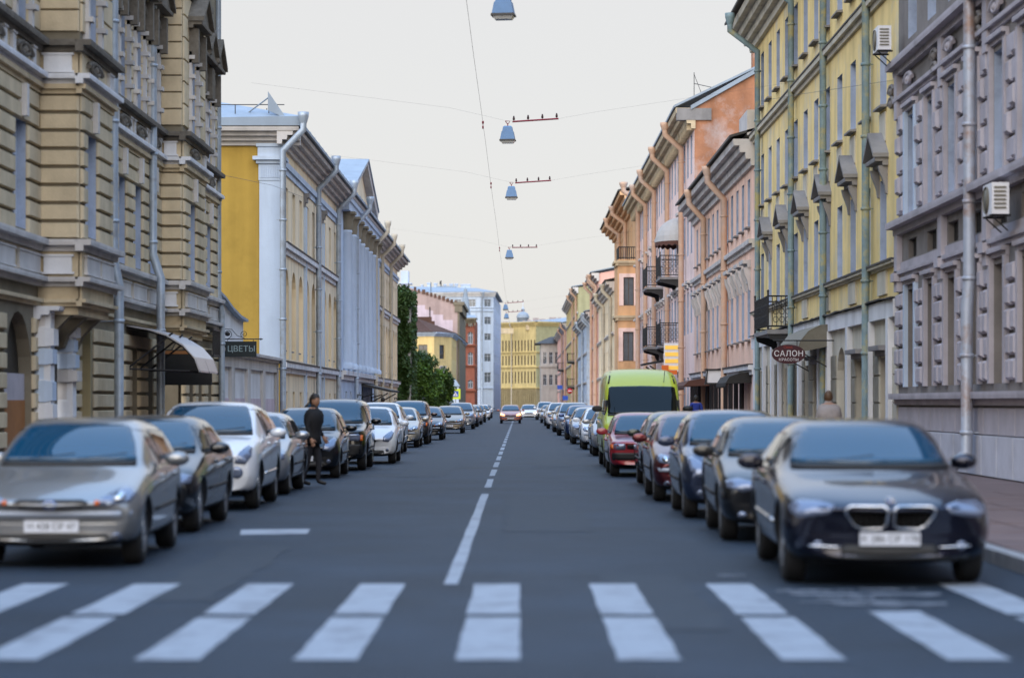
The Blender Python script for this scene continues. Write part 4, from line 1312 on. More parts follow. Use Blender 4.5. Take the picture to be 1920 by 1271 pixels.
# shop awnings
def awning(label, u0, u1, z0, z1, proj, m_, name='awning'):
    t = thing(name, label, 'awning', fr_.P((u0 + u1) / 2, z0, 0))
    mb = MB()
    arc = [(0, z1), (proj * .45, z1 - (z1 - z0) * .12), (proj * .85, z1 - (z1 - z0) * .45), (proj, z0)]
    for (p, q), (r0, s0) in zip(arc, arc[1:]):
        mb.hexa([fr_.P(u0, q - .03, p), fr_.P(u1, q - .03, p), fr_.P(u1, s0 - .03, r0), fr_.P(u0, s0 - .03, r0), fr_.P(u0, q, p), fr_.P(u1, q, p), fr_.P(u1, s0, r0), fr_.P(u0, s0, r0)])
    mb.build('cover', M[m_], t)
    for u in (u0 + .02, u1 - .02):
        mb = MB(); mb.prism([(0, z0)] + [(p, q - .03) for p, q in arc], lambda q, d, z: fr_.P(q, z, d), u - .015, u + .015); mb.build('end_panel', M[m_], t)
    n = max(2, int((u1 - u0) / .5))
    for k in range(n):
        a = u0 + (u1 - u0) * k / n; b = u0 + (u1 - u0) * (k + 1) / n
        mb = MB(); mb.prism([(a, z0), (b, z0), (b, z0 - .1), ((a + b) / 2, z0 - .2), (a, z0 - .1)], lambda q, u, z: fr_.P(u, z, proj + q), -.02, .01); mb.build('valance', M[m_], t)
    return t
awning('black scalloped shop awning on the salmon house nearest the yellow house', 97.0, 101.5, 2.4, 2.85, 1.05, 'canvas_black')
awning('dark brown shop awning on the salmon house beside the lime green van', 116.0, 123.0, 2.42, 2.8, 1.45, 'canvas_brown')
ln = thing('sign_lantern', 'black framed lantern sign with white faces on the salmon house', 'sign', fr_.P(108.6, 2.55, .7))
mb = MB()
for (x, y_) in ((0, 0), (.75, 0), (0, .5), (.75, .5)): mb.tube([(XR - .2 - x, 108.4 + y_, 2.45), (XR - .15 - x, 108.4 + y_, 3.1)], .03, 5)
mb.box(XR - 1.0, XR, 108.35, 108.95, 3.06, 3.12); mb.box(XR - 1.0, XR - .15, 108.35, 108.95, 2.42, 2.48); mb.build('frame', M['iron'], ln)
mb = MB(); mb.box(XR - .93, XR - .22, 108.43, 108.87, 2.5, 3.05); mb.build('face', M['white_paint'], ln)

# ------------------------------------------------------------------ tall pale pink house with brick gable
Q0, Q1 = Z1, UR(1192)
B = thing('pale_pink_house', 'tall pale pink house with bare brick gable wall and iron balconies', 'building', (XR, 160, 0))
ZT = 16.9
cols = []
u = Q0 + 2.2
while u < Q1 - 1.5: cols.append(u); u += 2.75
ops = []
RW = ((14.0, 16.1), (9.7, 12.0), (5.4, 7.7), (.6, 3.0))
for c in cols:
    for (a, b) in RW: ops.append((c - .55, c + .55, a, b))
wm = MB(); wall_mb(wm, fr_, Q0, Q1, 0, ZT, ops, rev=.25, rmi=1); wm.build('wall', [M['pink_pale'], M['reveal']], B)
for c in cols:
    for (a, b) in RW: window(B, fr_, c, a, 1.1, b - a, 'cross', 'frame' if a > 1 else 'frame_dark', 'curtain')
    mb = MB(); cornice(mb, fr_, c - .8, c + .8, 7.9, 8.2, .3, 2); mb.build('window_hood', M['beige_pale'], B)
    if int(c) % 2: 
        mb = MB(); cornice(mb, fr_, c - .8, c + .8, 12.2, 12.5, .3, 2); mb.build('window_hood', M['beige_pale'], B)
# brick gable toward the camera
fg = across(Q0)
rt = 22.0
wm = MB()
wm.add([(XR, Q0, 0), (rt, Q0, 0), (rt, Q0, 20.9), (XR + 6, Q0, 20.7), (XR, Q0, 17.3)], [(0, 1, 2, 3, 4)])
wm.build('gable_wall', M['brick'], B)
mb = MB(); mb.hexa([(XR - .2, Q0 - .18, 17.2), (XR + 6, Q0 - .18, 20.68), (XR + 6, Q0 + .3, 20.68), (XR - .2, Q0 + .3, 17.2), (XR - .2, Q0 - .18, 17.42), (XR + 6, Q0 - .18, 20.95), (XR + 6, Q0 + .3, 20.95), (XR - .2, Q0 + .3, 17.42)])
mb.build('gable_coping', M['roof_blue'], B)
mb = MB(); cornice(mb, fr_, Q0 - .1, Q1, ZT - .7, ZT + .4, 1.0, 4)
u = Q0 + .2
while u < Q1: fr_.box(mb, u, u + .2, ZT - .75, ZT - .25, 0, .4); u += .55
mb.build('cornice', M['beige'], B)
mb = MB(); mb.box(XR - .95, XR + .9, Q0 - .12, Q0 + .4, ZT - .25, ZT + .38); mb.build('cornice_return', M['grey_trim'], B)
mb = MB(); roof_slab(mb, fr_, Q0, Q1, ZT + .55, 6, 3.4, over=1.1, th=.12); mb.build('roof', M['roof_blue'], B)
for (u, d, w) in ((Q0 + 1.5, -3.6, 2.6), (Q0 + 11, -1.4, 2.0), (Q0 + 24, -1.2, 2.4)):
    mb = MB(); fr_.box(mb, u, u + w, 18.6, 20.4 if d < -3 else 19.6, d - 2, d); mb.build('dormer', M['roof_blue'], B)
mb = MB(); mb.box(XR + 3.2, XR + 3.9, Q0 + 1, Q0 + 1.8, 18, 22.3); mb.build('chimney', M['brick'], B)
mb = MB(); mb.tube([(XR + .2, Q0 + 3, 17.6), (XR + .2, Q0 + 3, 19.6)], .02, 5); mb.tube([(XR + .2, Q0 + 3, 19.5), (XR + .7, Q0 + 3, 18.2)], .015, 5); mb.tube([(XR + .2, Q0 + 3, 19), (XR + 2, Q0 + 3, 18.6)], .02, 5); mb.build('antenna', M['iron'], B)
for px in (1277, 1250.6, 1226, 1210):
    downpipe(B, fr_, UR(px, XR - .25), ZT + .2, .2, M['pipe_pink'], .17, .25, 1.15, collar=2.6)
balcony('upper iron balcony under the grey dome awning on the pale pink house', 139.5, 143.5, ZP(520, 140), ZP(480, 140), 1.25)
balcony('lower iron balcony above the yellow striped signs on the pale pink house', 139.5, 143.5, ZP(648, 140), ZP(606, 140), 1.25)
balcony('farther upper iron balcony on the pale pink house', 157.0, 162.0, ZP(538, 157), ZP(500, 157), 1.1)
balcony('farther lower iron balcony on the pale pink house', 157.0, 162.0, ZP(650, 157), ZP(613, 157), 1.1)
# dome awning
t = thing('dome_awning', 'pale grey fabric dome awning above the upper balcony', 'awning', fr_.P(141.5, 10.6, 0))
mb = MB()
nu, nv = 12, 7
cu_, zb_ = 141.5, ZP(452, 140)
vs, fs = [], []
for i in range(nu + 1):
    a = pi * i / nu
    for j in range(nv + 1):
        b = (pi / 2) * j / nv
        vs.append(fr_.P(cu_ - 2.1 * cos(a) * cos(b), zb_ + 1.45 * sin(b), 1.4 * sin(a) * cos(b)))
for i in range(nu):
    for j in range(nv): fs.append((i * (nv + 1) + j, (i + 1) * (nv + 1) + j, (i + 1) * (nv + 1) + j + 1, i * (nv + 1) + j + 1))
mb.add(vs, fs)
mb.build('fabric', M['canvas_grey'], t)
mb = MB()
for i in range(nu):
    a0, a1 = pi * i / nu, pi * (i + 1) / nu
    mb.add([fr_.P(cu_ - 2.1 * cos(q), zb_ + z, 1.4 * sin(q) + .005) for q, z in ((a0, 0), (a1, 0), (a1, -.18), ((a0 + a1) / 2, -.3), (a0, -.18))], [(0, 1, 2, 3, 4)])
mb.build('valance', M['canvas_brown'], t)
# stacked signs
D = 138.0
for nm, lab, x0, x1, y0, y1, m_ in (
    ('light_sign', 'stack of lit yellow and white sign strips on the pale pink house', 1245, 1276, 643, 697, 'white_paint'),
    ('orange_sign', 'bright orange notched shop sign just above the lime green van', 1240, 1269, 688, 702, None),
    ('board_sign', 'small dark purple shop sign right of the orange sign', 1270, 1292, 697, 709, 'maroon')):
    xa, xb, za, zb = XP(x0, D), XP(x1, D), ZP(y1, D), ZP(y0, D)
    t = thing(nm, lab, 'sign', ((xa + xb) / 2, D, za))
    if nm == 'light_sign':
        mb = MB(); mb.box(xa, xb, D, D + .12, za, zb); mb.build('board', M['white_paint'], t)
        ys_ = mat('lit_yellow_strip', (.8, .5, .08), rough=.5, emit=(1, .62, .12), estr=.15)
        for k in range(4):
            z = za + .12 + k * (zb - za - .1) / 4
            mb = MB(); mb.box(xa + .06, xb - .06, D - .02, D, z, z + .22); mb.build('lit_strip', ys_, t)
    elif nm == 'orange_sign':
        om = mat('orange_sign_face', (.75, .16, .02), rough=.5)
        mb = MB(); mb.box(xa, xb, D - .3, D - .22, za, za + (zb - za) * .55); mb.box(xa, xa + (xb - xa) * .45, D - .3, D - .22, za + (zb - za) * .55, zb + .1); mb.build('board', om, t)
    else:
        mb = MB(); mb.box(xa, xb, D - .1, D, za, zb); mb.build('board', M['maroon'], t)
        for k in range(2):
            mb = MB(); mb.box(xa + .08, xb - .08, D - .11, D - .1, za + .06 + k * .17, za + .12 + k * .17); mb.build('lettering', M['sign_text'], t)
    mb = MB(); mb.tube([(xb, D + .05, (za + zb) / 2), (XR, D + .05, (za + zb) / 2)], .03, 5); mb.build('bracket', M['iron'], t)
# iron porch canopy
t = thing('porch_canopy', 'black wrought iron porch canopy under the lower balcony of the pale pink house', 'canopy', fr_.P(150, 4, 0))
mb = MB(); mb.hexa([fr_.P(147, 4.2, 0), fr_.P(152, 4.2, 0), fr_.P(152, 3.9, 1.7), fr_.P(147, 3.9, 1.7), fr_.P(147, 4.35, 0), fr_.P(152, 4.35, 0), fr_.P(152, 4.0, 1.75), fr_.P(147, 4.0, 1.75)]); mb.build('canopy_roof', M['iron'], t)
for u in (147.2, 151.8):
    mb = MB(); mb.tube([fr_.P(u, 2.7, .05), fr_.P(u, 3.2, .5), fr_.P(u, 3.85, 1.4)], .05, 6); mb.tube([fr_.P(u, 3.2, .05), fr_.P(u, 3.6, .4), fr_.P(u, 3.5, .8)], .03, 5); mb.build('bracket', M['iron'], t)

# ------------------------------------------------------------------ tan house with bay window
T0, T1 = Q1, UR(1152)
B = thing('tan_bay_house', 'tan orange house with a square bay window facing up the street', 'building', (XR, 212, 0))
ZT = 18.2
cols = [T0 + 7 + 3 * k for k in range(10) if T0 + 7 + 3 * k < T1 - 1.5]
ops = [(c - .6, c + .6, a, a + 2.2) for c in cols for a in (.8, 5.0, 9.3, 14.2)]
wm = MB(); wall_mb(wm, fr_, T0, T1, 0, ZT, ops); wm.build('wall', M['tan'], B)
for o in ops: window(B, fr_, (o[0] + o[1]) / 2, o[2], 1.2, 2.2, 'cross', 'frame', 'curtain')
wm = MB(); wall_mb(wm, across(T0), XR, 20, 0, ZT); wm.build('side_wall', M['tan'], B)
bx = XP(1158, T0)
s_ = F / T0
bops = [(XP(1168, T0), XP(1188, T0), ZP(677, T0), ZP(622, T0)), (XP(1169, T0), XP(1188.5, T0), ZP(573, T0), ZP(520, T0)), (XP(1171, T0), XP(1188, T0), .9, 3.0)]
ft = across(T0 - .05)
wm = MB(); wall_mb(wm, ft, bx, XR + .2, .13, 13.1, bops); wall_mb(wm, street(bx), T0 - .05, T0 + 4, .13, 13.1, ()); wm.add([(bx, T0 + 4, .13), (XR, T0 + 4, .13), (XR, T0 + 4, 13.1), (bx, T0 + 4, 13.1)], [(0, 1, 2, 3)]); wm.add([(bx, T0, 13.1), (XR, T0, 13.1), (XR, T0 + 4, 13.1), (bx, T0 + 4, 13.1)], [(0, 1, 2, 3)])
bay = wm.build('bay', M['tan'], B)
for o in bops:
    window(bay, ft, (o[0] + o[1]) / 2, o[2], o[1] - o[0], o[3] - o[2], 'plain', 'frame_dark', 'curtain', rec=.15)
    mb = MB()
    for a, b, c, d in ((o[0] - .35, o[0], o[2], o[3] + .3), (o[1], o[1] + .25, o[2], o[3] + .3), (o[0], o[1], o[3], o[3] + .3)): ft.box(mb, a, b, c, d, 0, .06)
    mb.build('surround', M['pink_pale'], bay)
for z in (8.2, 12.6):
    mb = MB(); cornice(mb, ft, bx - .2, XR + .2, z, z + .4, .3, 2); cornice(mb, street(bx), T0 - .3, T0 + 4.2, z, z + .4, .3, 2); mb.build('ledge', M['beige'], bay)
mb = MB()
for k in range(9):
    x = bx + .1 + k * (XR - bx - .1) / 8
    mb.tube([(x, T0, 13.1), (x, T0, 14.1)], .035, 5)
for z in (13.25, 14.1): mb.tube([(XR, T0, z), (bx + .08, T0, z), (bx + .08, T0 + 4, z)], .045, 5)
for k in range(8): mb.tube([(bx + .08, T0 + .4 + k * .45, 13.1), (bx + .08, T0 + .4 + k * .45, 14.1)], .035, 5)
mb.build('railing', M['iron'], bay)
mb = MB(); cornice(mb, fr_, T0 - .1, T1, ZT - .9, ZT + .4, 1.3, 4); mb.build('cornice', M['tan'], B)
mb = MB(); roof_slab(mb, fr_, T0 - .2, T1, ZT + .5, 6, 2.0, over=1.45, th=.12); mb.build('roof', M['roof_dark'], B)
for px in (1196, 1172, 1160): downpipe(B, fr_, UR(px, XR - .3), ZT, .2, M['pipe_pink'], .2, .3, 1.4, collar=3)

# ------------------------------------------------------------------ farther houses on the right
def far_house(name, label, u0, u1, zt, wall, rows, X=XR, pitch=3.0, w=1.2, roof='roof_blue', gable=None, pipes=(), pipe_m='pipe_pink', rise=2.0, hw=2.1, deep=9, corn='beige_pale', side=1):
    t = thing(name, label, 'building', (X, (u0 + u1) / 2, 0))
    f = street(X)
    cols = []
    u = u0 + 2.2
    while u < u1 - 1.2: cols.append(u); u += pitch
    ops = [(c - w / 2, c + w / 2, a, a + hw) for c in cols for a in rows]
    wm = MB(); wall_mb(wm, f, u0, u1, 0, zt, ops); wm.build('wall', M[wall], t)
    for o in ops: window(t, f, (o[0] + o[1]) / 2, o[2], w, hw, 'cross', 'frame', 'curtain')
    wm = MB(); xo = X + side * deep
    xa, xb = min(X, xo), max(X, xo)
    wm.add([(xa, u0, 0), (xb, u0, 0), (xb, u0, zt + (rise if side > 0 else .3)), (xa, u0, zt + (.3 if side > 0 else rise))], [(0, 1, 2, 3)]); wm.build('gable_wall', M[gable or wall], t)
    for z in rows[1:]:
        mb = MB(); cornice(mb, f, u0, u1, z - .7, z - .4, .22, 2); mb.build('ledge', M[corn], t)
    mb = MB(); cornice(mb, f, u0 - .2, u1, zt - .6, zt + .35, .85, 3); mb.build('cornice', M[corn], t)
    mb = MB(); roof_slab(mb, f, u0 - .3, u1, zt + .5, deep, rise, over=1.0, th=.12); mb.build('roof', M[roof], t)
    for u in pipes: downpipe(t, f, u, zt, .2, M[pipe_m], .2, .3, 1.1, collar=3)
    return t
far_house('cream_house', 'narrow cream yellow house behind the tan bay house', T1, 286, 13.2, 'cream', (.8, 4.9, 9.0), pipes=(T1 + 3, 262), roof='roof_dark', pipe_m='pipe_cream')
far_house('rose_house', 'rose pink house with paired pink downpipes, far right', 286, 312, 16.6, 'rose', (.8, 4.8, 8.9, 13), pipes=(287, 291, 306), gable='rose')
far_house('pale_blue_house', 'low pale blue house with greenish side wall, far right', 312, 388, 13.0, 'ice', (.8, 4.9, 9.0), gable='ice_green', pipes=(313, 320, 350), pipe_m='pipe_zinc')
t = far_house('gold_house', 'tall ochre gold house with balconies rising over the pale blue house', 388, 484, 19.8, 'khaki', (.8, 4.8, 8.9, 13, 16.6), gable='ochre_green', pipes=(390, 415), pipe_m='pipe_pink', rise=1.6)
far_house('red_pink_house', 'dusty pink house with dark balconies near the end of the street', 484, 640, 17.2, 'rose', (.8, 4.8, 8.9, 13), pitch=4.2, pipes=(486, 520))
balcony('small black balcony crowded with plants on the ochre gold house', 392, 399, 8.4, 9.6, 1.6, lace=False)
balcony('small black balcony low on the ochre gold house', 394, 401, 4.3, 5.5, 1.6, lace=False)
balcony('black balcony on the dusty pink house', 488, 500, 8.4, 9.7, 1.6, lace=False)

# ================================================================== FAR LEFT AND THE END OF THE STREET
leaf_dark = mat('dark_leaf', (0.034, 0.072, 0.014), rough=0.55, var=0.45, scale=0.9, spec=0.4)
leaf_mid = mat('mid_leaf', (0.085, 0.165, 0.018), rough=0.55, var=0.4, scale=0.9, spec=0.4)
leaf_ivy = mat('ivy_leaf', (0.045, 0.090, 0.022), rough=0.5, var=0.45, scale=0.7, spec=0.4)
bark = mat('bark', (0.07, 0.055, 0.042), rough=0.9, var=0.3, scale=6, bump=0.5, bscale=20)

def leaf_cloud(mb, pts, size, rnd):
    for p in pts:
        n = Vector((rnd.gauss(0, 1), rnd.gauss(0, 1), rnd.gauss(0.5, 1))).normalized()
        a = n.orthogonal().normalized()
        a.rotate(Matrix.Rotation(rnd.uniform(0, 6.28), 3, n))
        b = n.cross(a)
        s = size * rnd.uniform(.6, 1.3)
        p = Vector(p)
        mb.add([p - a * s, p - b * s * .45 + n * s * .1, p + a * s, p + b * s * .45 + n * s * .1], [(0, 1, 2, 3)])

def tree(label, x, y, h, spread, rnd, clumps=46, leaves=170, m=(leaf_dark, leaf_mid), squash=.8, low=.16):
    t = thing('tree', label, 'tree', (x, y, 0.1), group=None)
    tr = MB()
    top = Vector((x + rnd.uniform(-.2, .2), y, h * .62))
    tr.tube([(x, y, .1), (x + .05, y, h * .3), top], [.16, .12, .07], 8)
    cl = []
    for k in range(clumps):
        a = rnd.uniform(0, 2 * pi); r_ = sqrt(rnd.random()) * spread
        zz = h * low + (h * (1 - low)) * rnd.random()
        fall = sqrt(max(0.05, 1 - ((zz - h * .5) / (h * .56)) ** 2))
        cl.append(Vector((x + r_ * cos(a) * fall, y + r_ * sin(a) * fall * .9, zz)))
    for c in cl[::3]:
        mid = (top + c) / 2 + Vector((0, 0, -.2))
        tr.tube([(x, y, h * .28), mid, c], [.06, .04, .015], 6)
    tr.build('trunk', bark, t)
    cr = MB()
    for c in cl:
        rad = spread * rnd.uniform(.22, .42)
        pts = []
        for i in range(leaves):
            v = Vector((rnd.gauss(0, 1), rnd.gauss(0, 1), rnd.gauss(0, 1) * squash)).normalized() * rad * rnd.random() ** .35
            pts.append(c + v)
        k0 = len(cr.f)
        leaf_cloud(cr, pts, .14, rnd)
        mi = 1 if rnd.random() < .55 else 0
        for i in range(k0, len(cr.f)): cr.mi[i] = mi
    cr.build('crown', list(m), t)
    return t
rnd = random.Random(3)
tree('leafy green street tree just past the ochre classical building', -8.9, 196, 5.35, 2.2, rnd, 85, 260)
tree('small leafy street tree on the road side of the larger tree', -7.3, 206, 4.2, 1.75, rnd, 60, 240)

# ivy-covered wall end
D = 189.0
t = thing('ivy_wall', 'tall wall end hung with dark green ivy behind the street tree', 'wall', (-9.6, D, 0))
mb = MB(); mb.box(XP(728, D), XP(770, D), D, D + 5, 0, ZP(545, D)); mb.build('wall', M['greyhouse'], t)
mb = MB()
pts = []
for i in range(17000):
    x = rnd.uniform(XP(726, D), XP(773, D)); z = rnd.uniform(.5, ZP(541, D))
    z2 = z + rnd.uniform(-.3, .3)
    edge = .28 * sin(z * 2.1) + .16 * sin(z * 5.3 + 1)
    if x > XP(769, D) + edge: continue
    pts.append((x, D - .08 - rnd.random() ** 2 * .75 * (0.5 + 0.5 * sin(x * 4 + z * 1.3)), z2))
for i in range(1600):
    pts.append((XP(770, D) + rnd.uniform(0, .35), D + rnd.uniform(0, 4), rnd.uniform(.5, ZP(545, D))))
leaf_cloud(mb, pts, .17, rnd)
mb.build('ivy', leaf_ivy, t)

# pale yellow corner house
D = DX(846, -9.3)
t = thing('corner_house', 'pale yellow two storey corner house with brown hipped roof', 'building', (-11, D, 0))
c0, c1, c2 = (XP(768, D - 4), D - 2), (XP(814, D - 3), D - 3), (XP(846, D), D + 1.5)
zt = ZP(630, D)
def seg(a, b): 
    ud = Vector((b[0] - a[0], b[1] - a[1])); L = ud.length
    n = Vector((ud.y, -ud.x)).normalized()
    return Fac(a, ud, n), L
fA, LA = seg(c0, c1)
fB, LB = seg(c1, c2)
fC, LC = seg(c2, (c2[0] + .4, c2[1] + 60))
sx_ = (CX - 793) * (D - 3) / F
uA = (XP(793.5, D - 3) - c0[0]) ; uB = (XP(829, D - 1) - c1[0]) / (c2[0] - c1[0]) * LB
zr = [(ZP(673, D), ZP(647, D)), (ZP(727, D), ZP(700, D))]
opA = [(uA - .65, uA + .65, a, b) for a, b in zr] + ([(uA - 3.4, uA - 2.3, a, b) for a, b in zr])
opB = [(uB - .75, uB + .75, a, b) for a, b in zr]
cC = [2 + 3.2 * k for k in range(17)]
opC = [(c - .5, c + .5, a, b) for c in cC for a, b in zr]
wm = MB()
for f, L, o in ((fA, LA, opA), (fB, LB, opB), (fC, LC, opC)): wall_mb(wm, f, 0, L, 2.9, zt, o)
wm.build('wall', M['lemon'], t)
wm = MB()
for f, L in ((fA, LA), (fB, LB), (fC, LC)): wall_mb(wm, f, 0, L, 0, 2.9, ())
wm.build('basement_wall', M['plinth'], t)
for f, o in ((fA, opA), (fB, opB), (fC, opC)):
    for q in o: window(t, f, (q[0] + q[1]) / 2, q[2], q[1] - q[0], q[3] - q[2], 'grid', 'frame_dark', 'pane', rec=.15)
for f, u in ((fA, uA), (fB, uB)):
    mb = MB(); cornice(mb, f, u - .9, u + .9, zr[1][1] + .75, zr[1][1] + 1.0, .25, 2); f.box(mb, u - .75, u + .75, zr[1][1] + .05, zr[1][1] + .75, 0, .06); hd = mb.build('window_head', M['beige_pale'], t)
    mb = MB(); mb.tube([f.P(u - .5 + .1 * k, zr[1][1] + .6 - .35 * (1 - ((k - 5) / 5) ** 2), .09) for k in range(11)], .04, 5); mb.build('garland', M['beige_dark'], hd)
mb = MB()
for f, L in ((fA, LA), (fB, LB), (fC, LC)): cornice(mb, f, -.2, L + .2, zt - .1, zt + .45, .5, 3)
mb.build('cornice', M['ice'], t)
za, zb = zt + .47, ZP(592, D)
apx = (XP(775, D), D + 6)
mb = MB()
e = [(c0[0] - .3, c0[1] - .6, za), (c1[0], c1[1] - .7, za), (c2[0] + .6, c2[1] - .4, za), (c2[0] + 1.0, c2[1] + 60, za), (c0[0] - .3, c0[1] + 60, za)]
r1, r2 = (apx[0], apx[1], zb), (apx[0], apx[1] + 50, zb)
mb.add(e + [r1, r2], [(0, 1, 5), (1, 2, 5), (2, 3, 6, 5), (3, 4, 6), (4, 0, 5, 6), (4, 3, 2, 1, 0)])
ro = mb.build('roof', M['roof_brown'], t)
mb = MB()
for k in range(8):
    q = k / 8
    a = Vector(e[0]).lerp(Vector(e[1]), q); b = Vector(a).lerp(Vector(r1), .9)
    mb.tube([a, b], .05, 4)
mb.build('roof_seams', M['roof_brown'], ro)
mb = MB()
xs0, xs1 = XP(775, D + 12), XP(826, D + 12)
for k in range(9):
    a = xs0 + (xs1 - xs0) * k / 9; b = xs0 + (xs1 - xs0) * (k + 1) / 9
    mb.box(a, b, D + 12, D + 13.2, za, ZP(594 + (0 if k < 6 else (k - 5) * 8), D + 12))
mb.build('stepped_dormer', M['roof_brown'], t)

# pink firewall rising behind
D2 = D + 22
t = thing('firewall_house', 'taller house behind showing a bare pinkish firewall with pale patches', 'building', (-15, D2, 0))
mb = MB()
pts = [(XP(700, D2), 0), (XP(858, D2), 0), (XP(858, D2), ZP(568, D2)), (XP(770, D2), ZP(540, D2)), (XP(700, D2), ZP(528, D2))]
mb.prism(pts, lambda q, x, z: (x, q, z), D2, D2 + 40); mb.build('firewall', M['firewall'], t)
mb = MB()
pat = [(772, 572), (797, 572), (797, 580), (812, 583), (812, 590), (831, 590), (831, 600), (849, 600), (849, 622), (772, 622)]
mb.prism([(XP(a, D2), ZP(b, D2)) for a, b in pat], lambda q, x, z: (x, q, z), D2 - .04, D2 + .04); mb.build('pale_patch', M['firewall_pale'], t)
mb = MB()
for k in range(11):
    x = XP(776 + k * 7.6, D2); z = ZP(541.5 + k * 2.45, D2)
    mb.box(x, x + rnd.uniform(.3, .5), D2 - .15, D2 + .5, z - .35, z + rnd.uniform(.1, .3))
mb.build('parapet_bricks', M['parapet'], t)
mb = MB(); x0, x1 = XP(850, D2), XP(868, D2)
mb.box(x0, x1 + .2, D2 - .3, D2 + 30, ZP(572, D2), ZP(566, D2)); mb.box(x0 + .2, x1 - .1, D2 - .2, D2 + 30, ZP(585, D2), ZP(572, D2)); mb.box(x0 + .6, x1 - .5, D2, D2 + 40, 0, ZP(585, D2))
mb.build('street_front', M['beige_dark'], t)
mb = MB(); mb.box(XP(745, D2), XP(760, D2), D2 + 10, D2 + 13, ZP(530, D2), ZP(501, D2)); mb.box(XP(742, D2), XP(766, D2), D2 + 9.6, D2 + 13.4, ZP(526, D2), ZP(524, D2)); mb.build('chimney', M['ice'], t)
mb = MB()
for px in (807, 765): mb.tube([(XP(px, D2), D2 + 2, ZP(560, D2)), (XP(px, D2), D2 + 2, ZP(528, D2))], .05, 5)
mb.build('antenna', M['iron'], t)
mb = MB(); mb.tube([(XP(806, D2), D2 - .1, ZP(600, D2)), (XP(806, D2), D2 - .1, ZP(576, D2))], .08, 5); mb.build('vent_pipe', M['iron'], t)

# red brick house with turret
D3 = 435.0
t = thing('turret_house', 'narrow red brick house with bracketed bay and pale blue turret spire', 'building', (-9, D3, 0))
fT = across(D3)
xl, xr = XP(870, D3), XP(890, D3)
rows = [(ZP(b, D3), ZP(a, D3)) for a, b in ((622, 645), (660, 684), (712, 728), (600, 612))]
xm = XP(882, D3)
ops = [(xm - .45, xm + .45, a, b, 'arch') for a, b in rows]
wm = MB(); wall_mb(wm, fT, xl, xr, 0, ZP(596, D3), ops); wall_mb(wm, street(xr), D3, D3 + 30, 0, ZP(596, D3)); wm.build('wall', M['red_brick'], t)
for a, b in rows: window(t, fT, xm, a, .9, b - a, 'cross', 'frame', 'curtain', rec=.2)
for py in (688, 650, 735):
    mb = MB(); cornice(mb, fT, xl, xr + .3, ZP(py, D3), ZP(py - 4, D3), .4, 2); mb.build('ledge', M['red_brick'], t)
mb = MB(); cornice(mb, fT, xl - .2, XP(893, D3), ZP(606, D3), ZP(596, D3), .9, 3)
for k in range(4): fT.box(mb, xl + .2 + k * .55, xl + .4 + k * .55, ZP(611, D3), ZP(605, D3), 0, .6)
mb.build('cornice', M['beige_dark'], t)
mb = MB(); mb.hexa([(xl, D3 - .9, ZP(596, D3)), (XP(894, D3), D3 - .9, ZP(596, D3)), (XP(894, D3), D3 + 10, ZP(596, D3)), (xl, D3 + 10, ZP(596, D3)), (xl, D3 + 1, ZP(590, D3)), (XP(890, D3), D3 + 1, ZP(590, D3)), (XP(890, D3), D3 + 10, ZP(590, D3)), (xl, D3 + 10, ZP(590, D3))]); mb.build('roof', M['roof_blue'], t)
mb = MB()
xc = XP(872, D3); k_ = D3 / F
prof = [(0.0, ZP(536, D3)), (3.0 * k_, ZP(541, D3)), (4.4 * k_, ZP(556, D3)), (5.4 * k_, ZP(557, D3)), (6.5 * k_, ZP(566, D3)), (9.5 * k_, ZP(586, D3)), (9.8 * k_, ZP(589, D3)), (8.0 * k_, ZP(590, D3)), (9.8 * k_, ZP(597, D3)), (7 * k_, ZP(600, D3))]
mb.lathe(prof[::-1], 8, (xc, D3 + 3, 0), smooth=False); mb.build('spire', M['roof_blue'], t)
mb = MB(); mb.lathe([(7 * k_, 0), (7 * k_, ZP(600, D3))], 8, (xc, D3 + 3, 0), smooth=False); mb.build('turret', M['tan'], t)

# tall ice-blue block
D4 = 480.0
t = thing('ice_blue_block', 'tall ice blue apartment block with chimneys closing the left side', 'building', (-15, D4, 0))
a0, a1, a2 = (XP(740, D4 + 10), D4 + 6), (XP(900, D4), D4), (XP(925, D4), D4 + 1.5)
f1, L1 = seg(a0, a1); f2, L2 = seg(a1, a2); f3, L3 = seg(a2, (a2[0] + 1, a2[1] + 60))
zt = ZP(550, D4)
up = L2 * .58
rws = [(ZP(b, D4), ZP(a, D4)) for a, b in ((561, 575), (594, 608), (625, 638), (663, 678), (698, 717))]
o2 = [(up - .75, up + .75, a, b) for a, b in rws]
c1_ = [L1 - 1.7 - 3.0 * k for k in range(6)]
o1 = [(c - .75, c + .75, a, b) for c in c1_ for a, b in rws]
c3_ = [3 + 4 * k for k in range(13)]
o3 = [(c - .7, c + .7, a, b) for c in c3_ for a, b in rws]
wm = MB()
for f, L, o in ((f1, L1, o1), (f2, L2, o2), (f3, L3, o3)): wall_mb(wm, f, 0, L, 0, zt, o, rev=.2)
wm.build('wall', M['ice'], t)
for f, o in ((f1, o1), (f2, o2), (f3, o3)):
    for q in o: window(t, f, (q[0] + q[1]) / 2, q[2], q[1] - q[0], q[3] - q[2], 'cross', 'frame', 'curtain', rec=.15)
for f, L in ((f1, L1), (f2, L2)):
    for py in (578, 584, 729):
        mb = MB(); cornice(mb, f, 0, L, ZP(py, D4), ZP(py - 2, D4), .2, 2); mb.build('ledge', M['ice'], t)
    mb = MB(); cornice(mb, f, -.2, L + .3, zt - .6, zt + .3, .7, 3); mb.build('cornice', M['white_pl'], t)
mb = MB()
zz = zt + .3
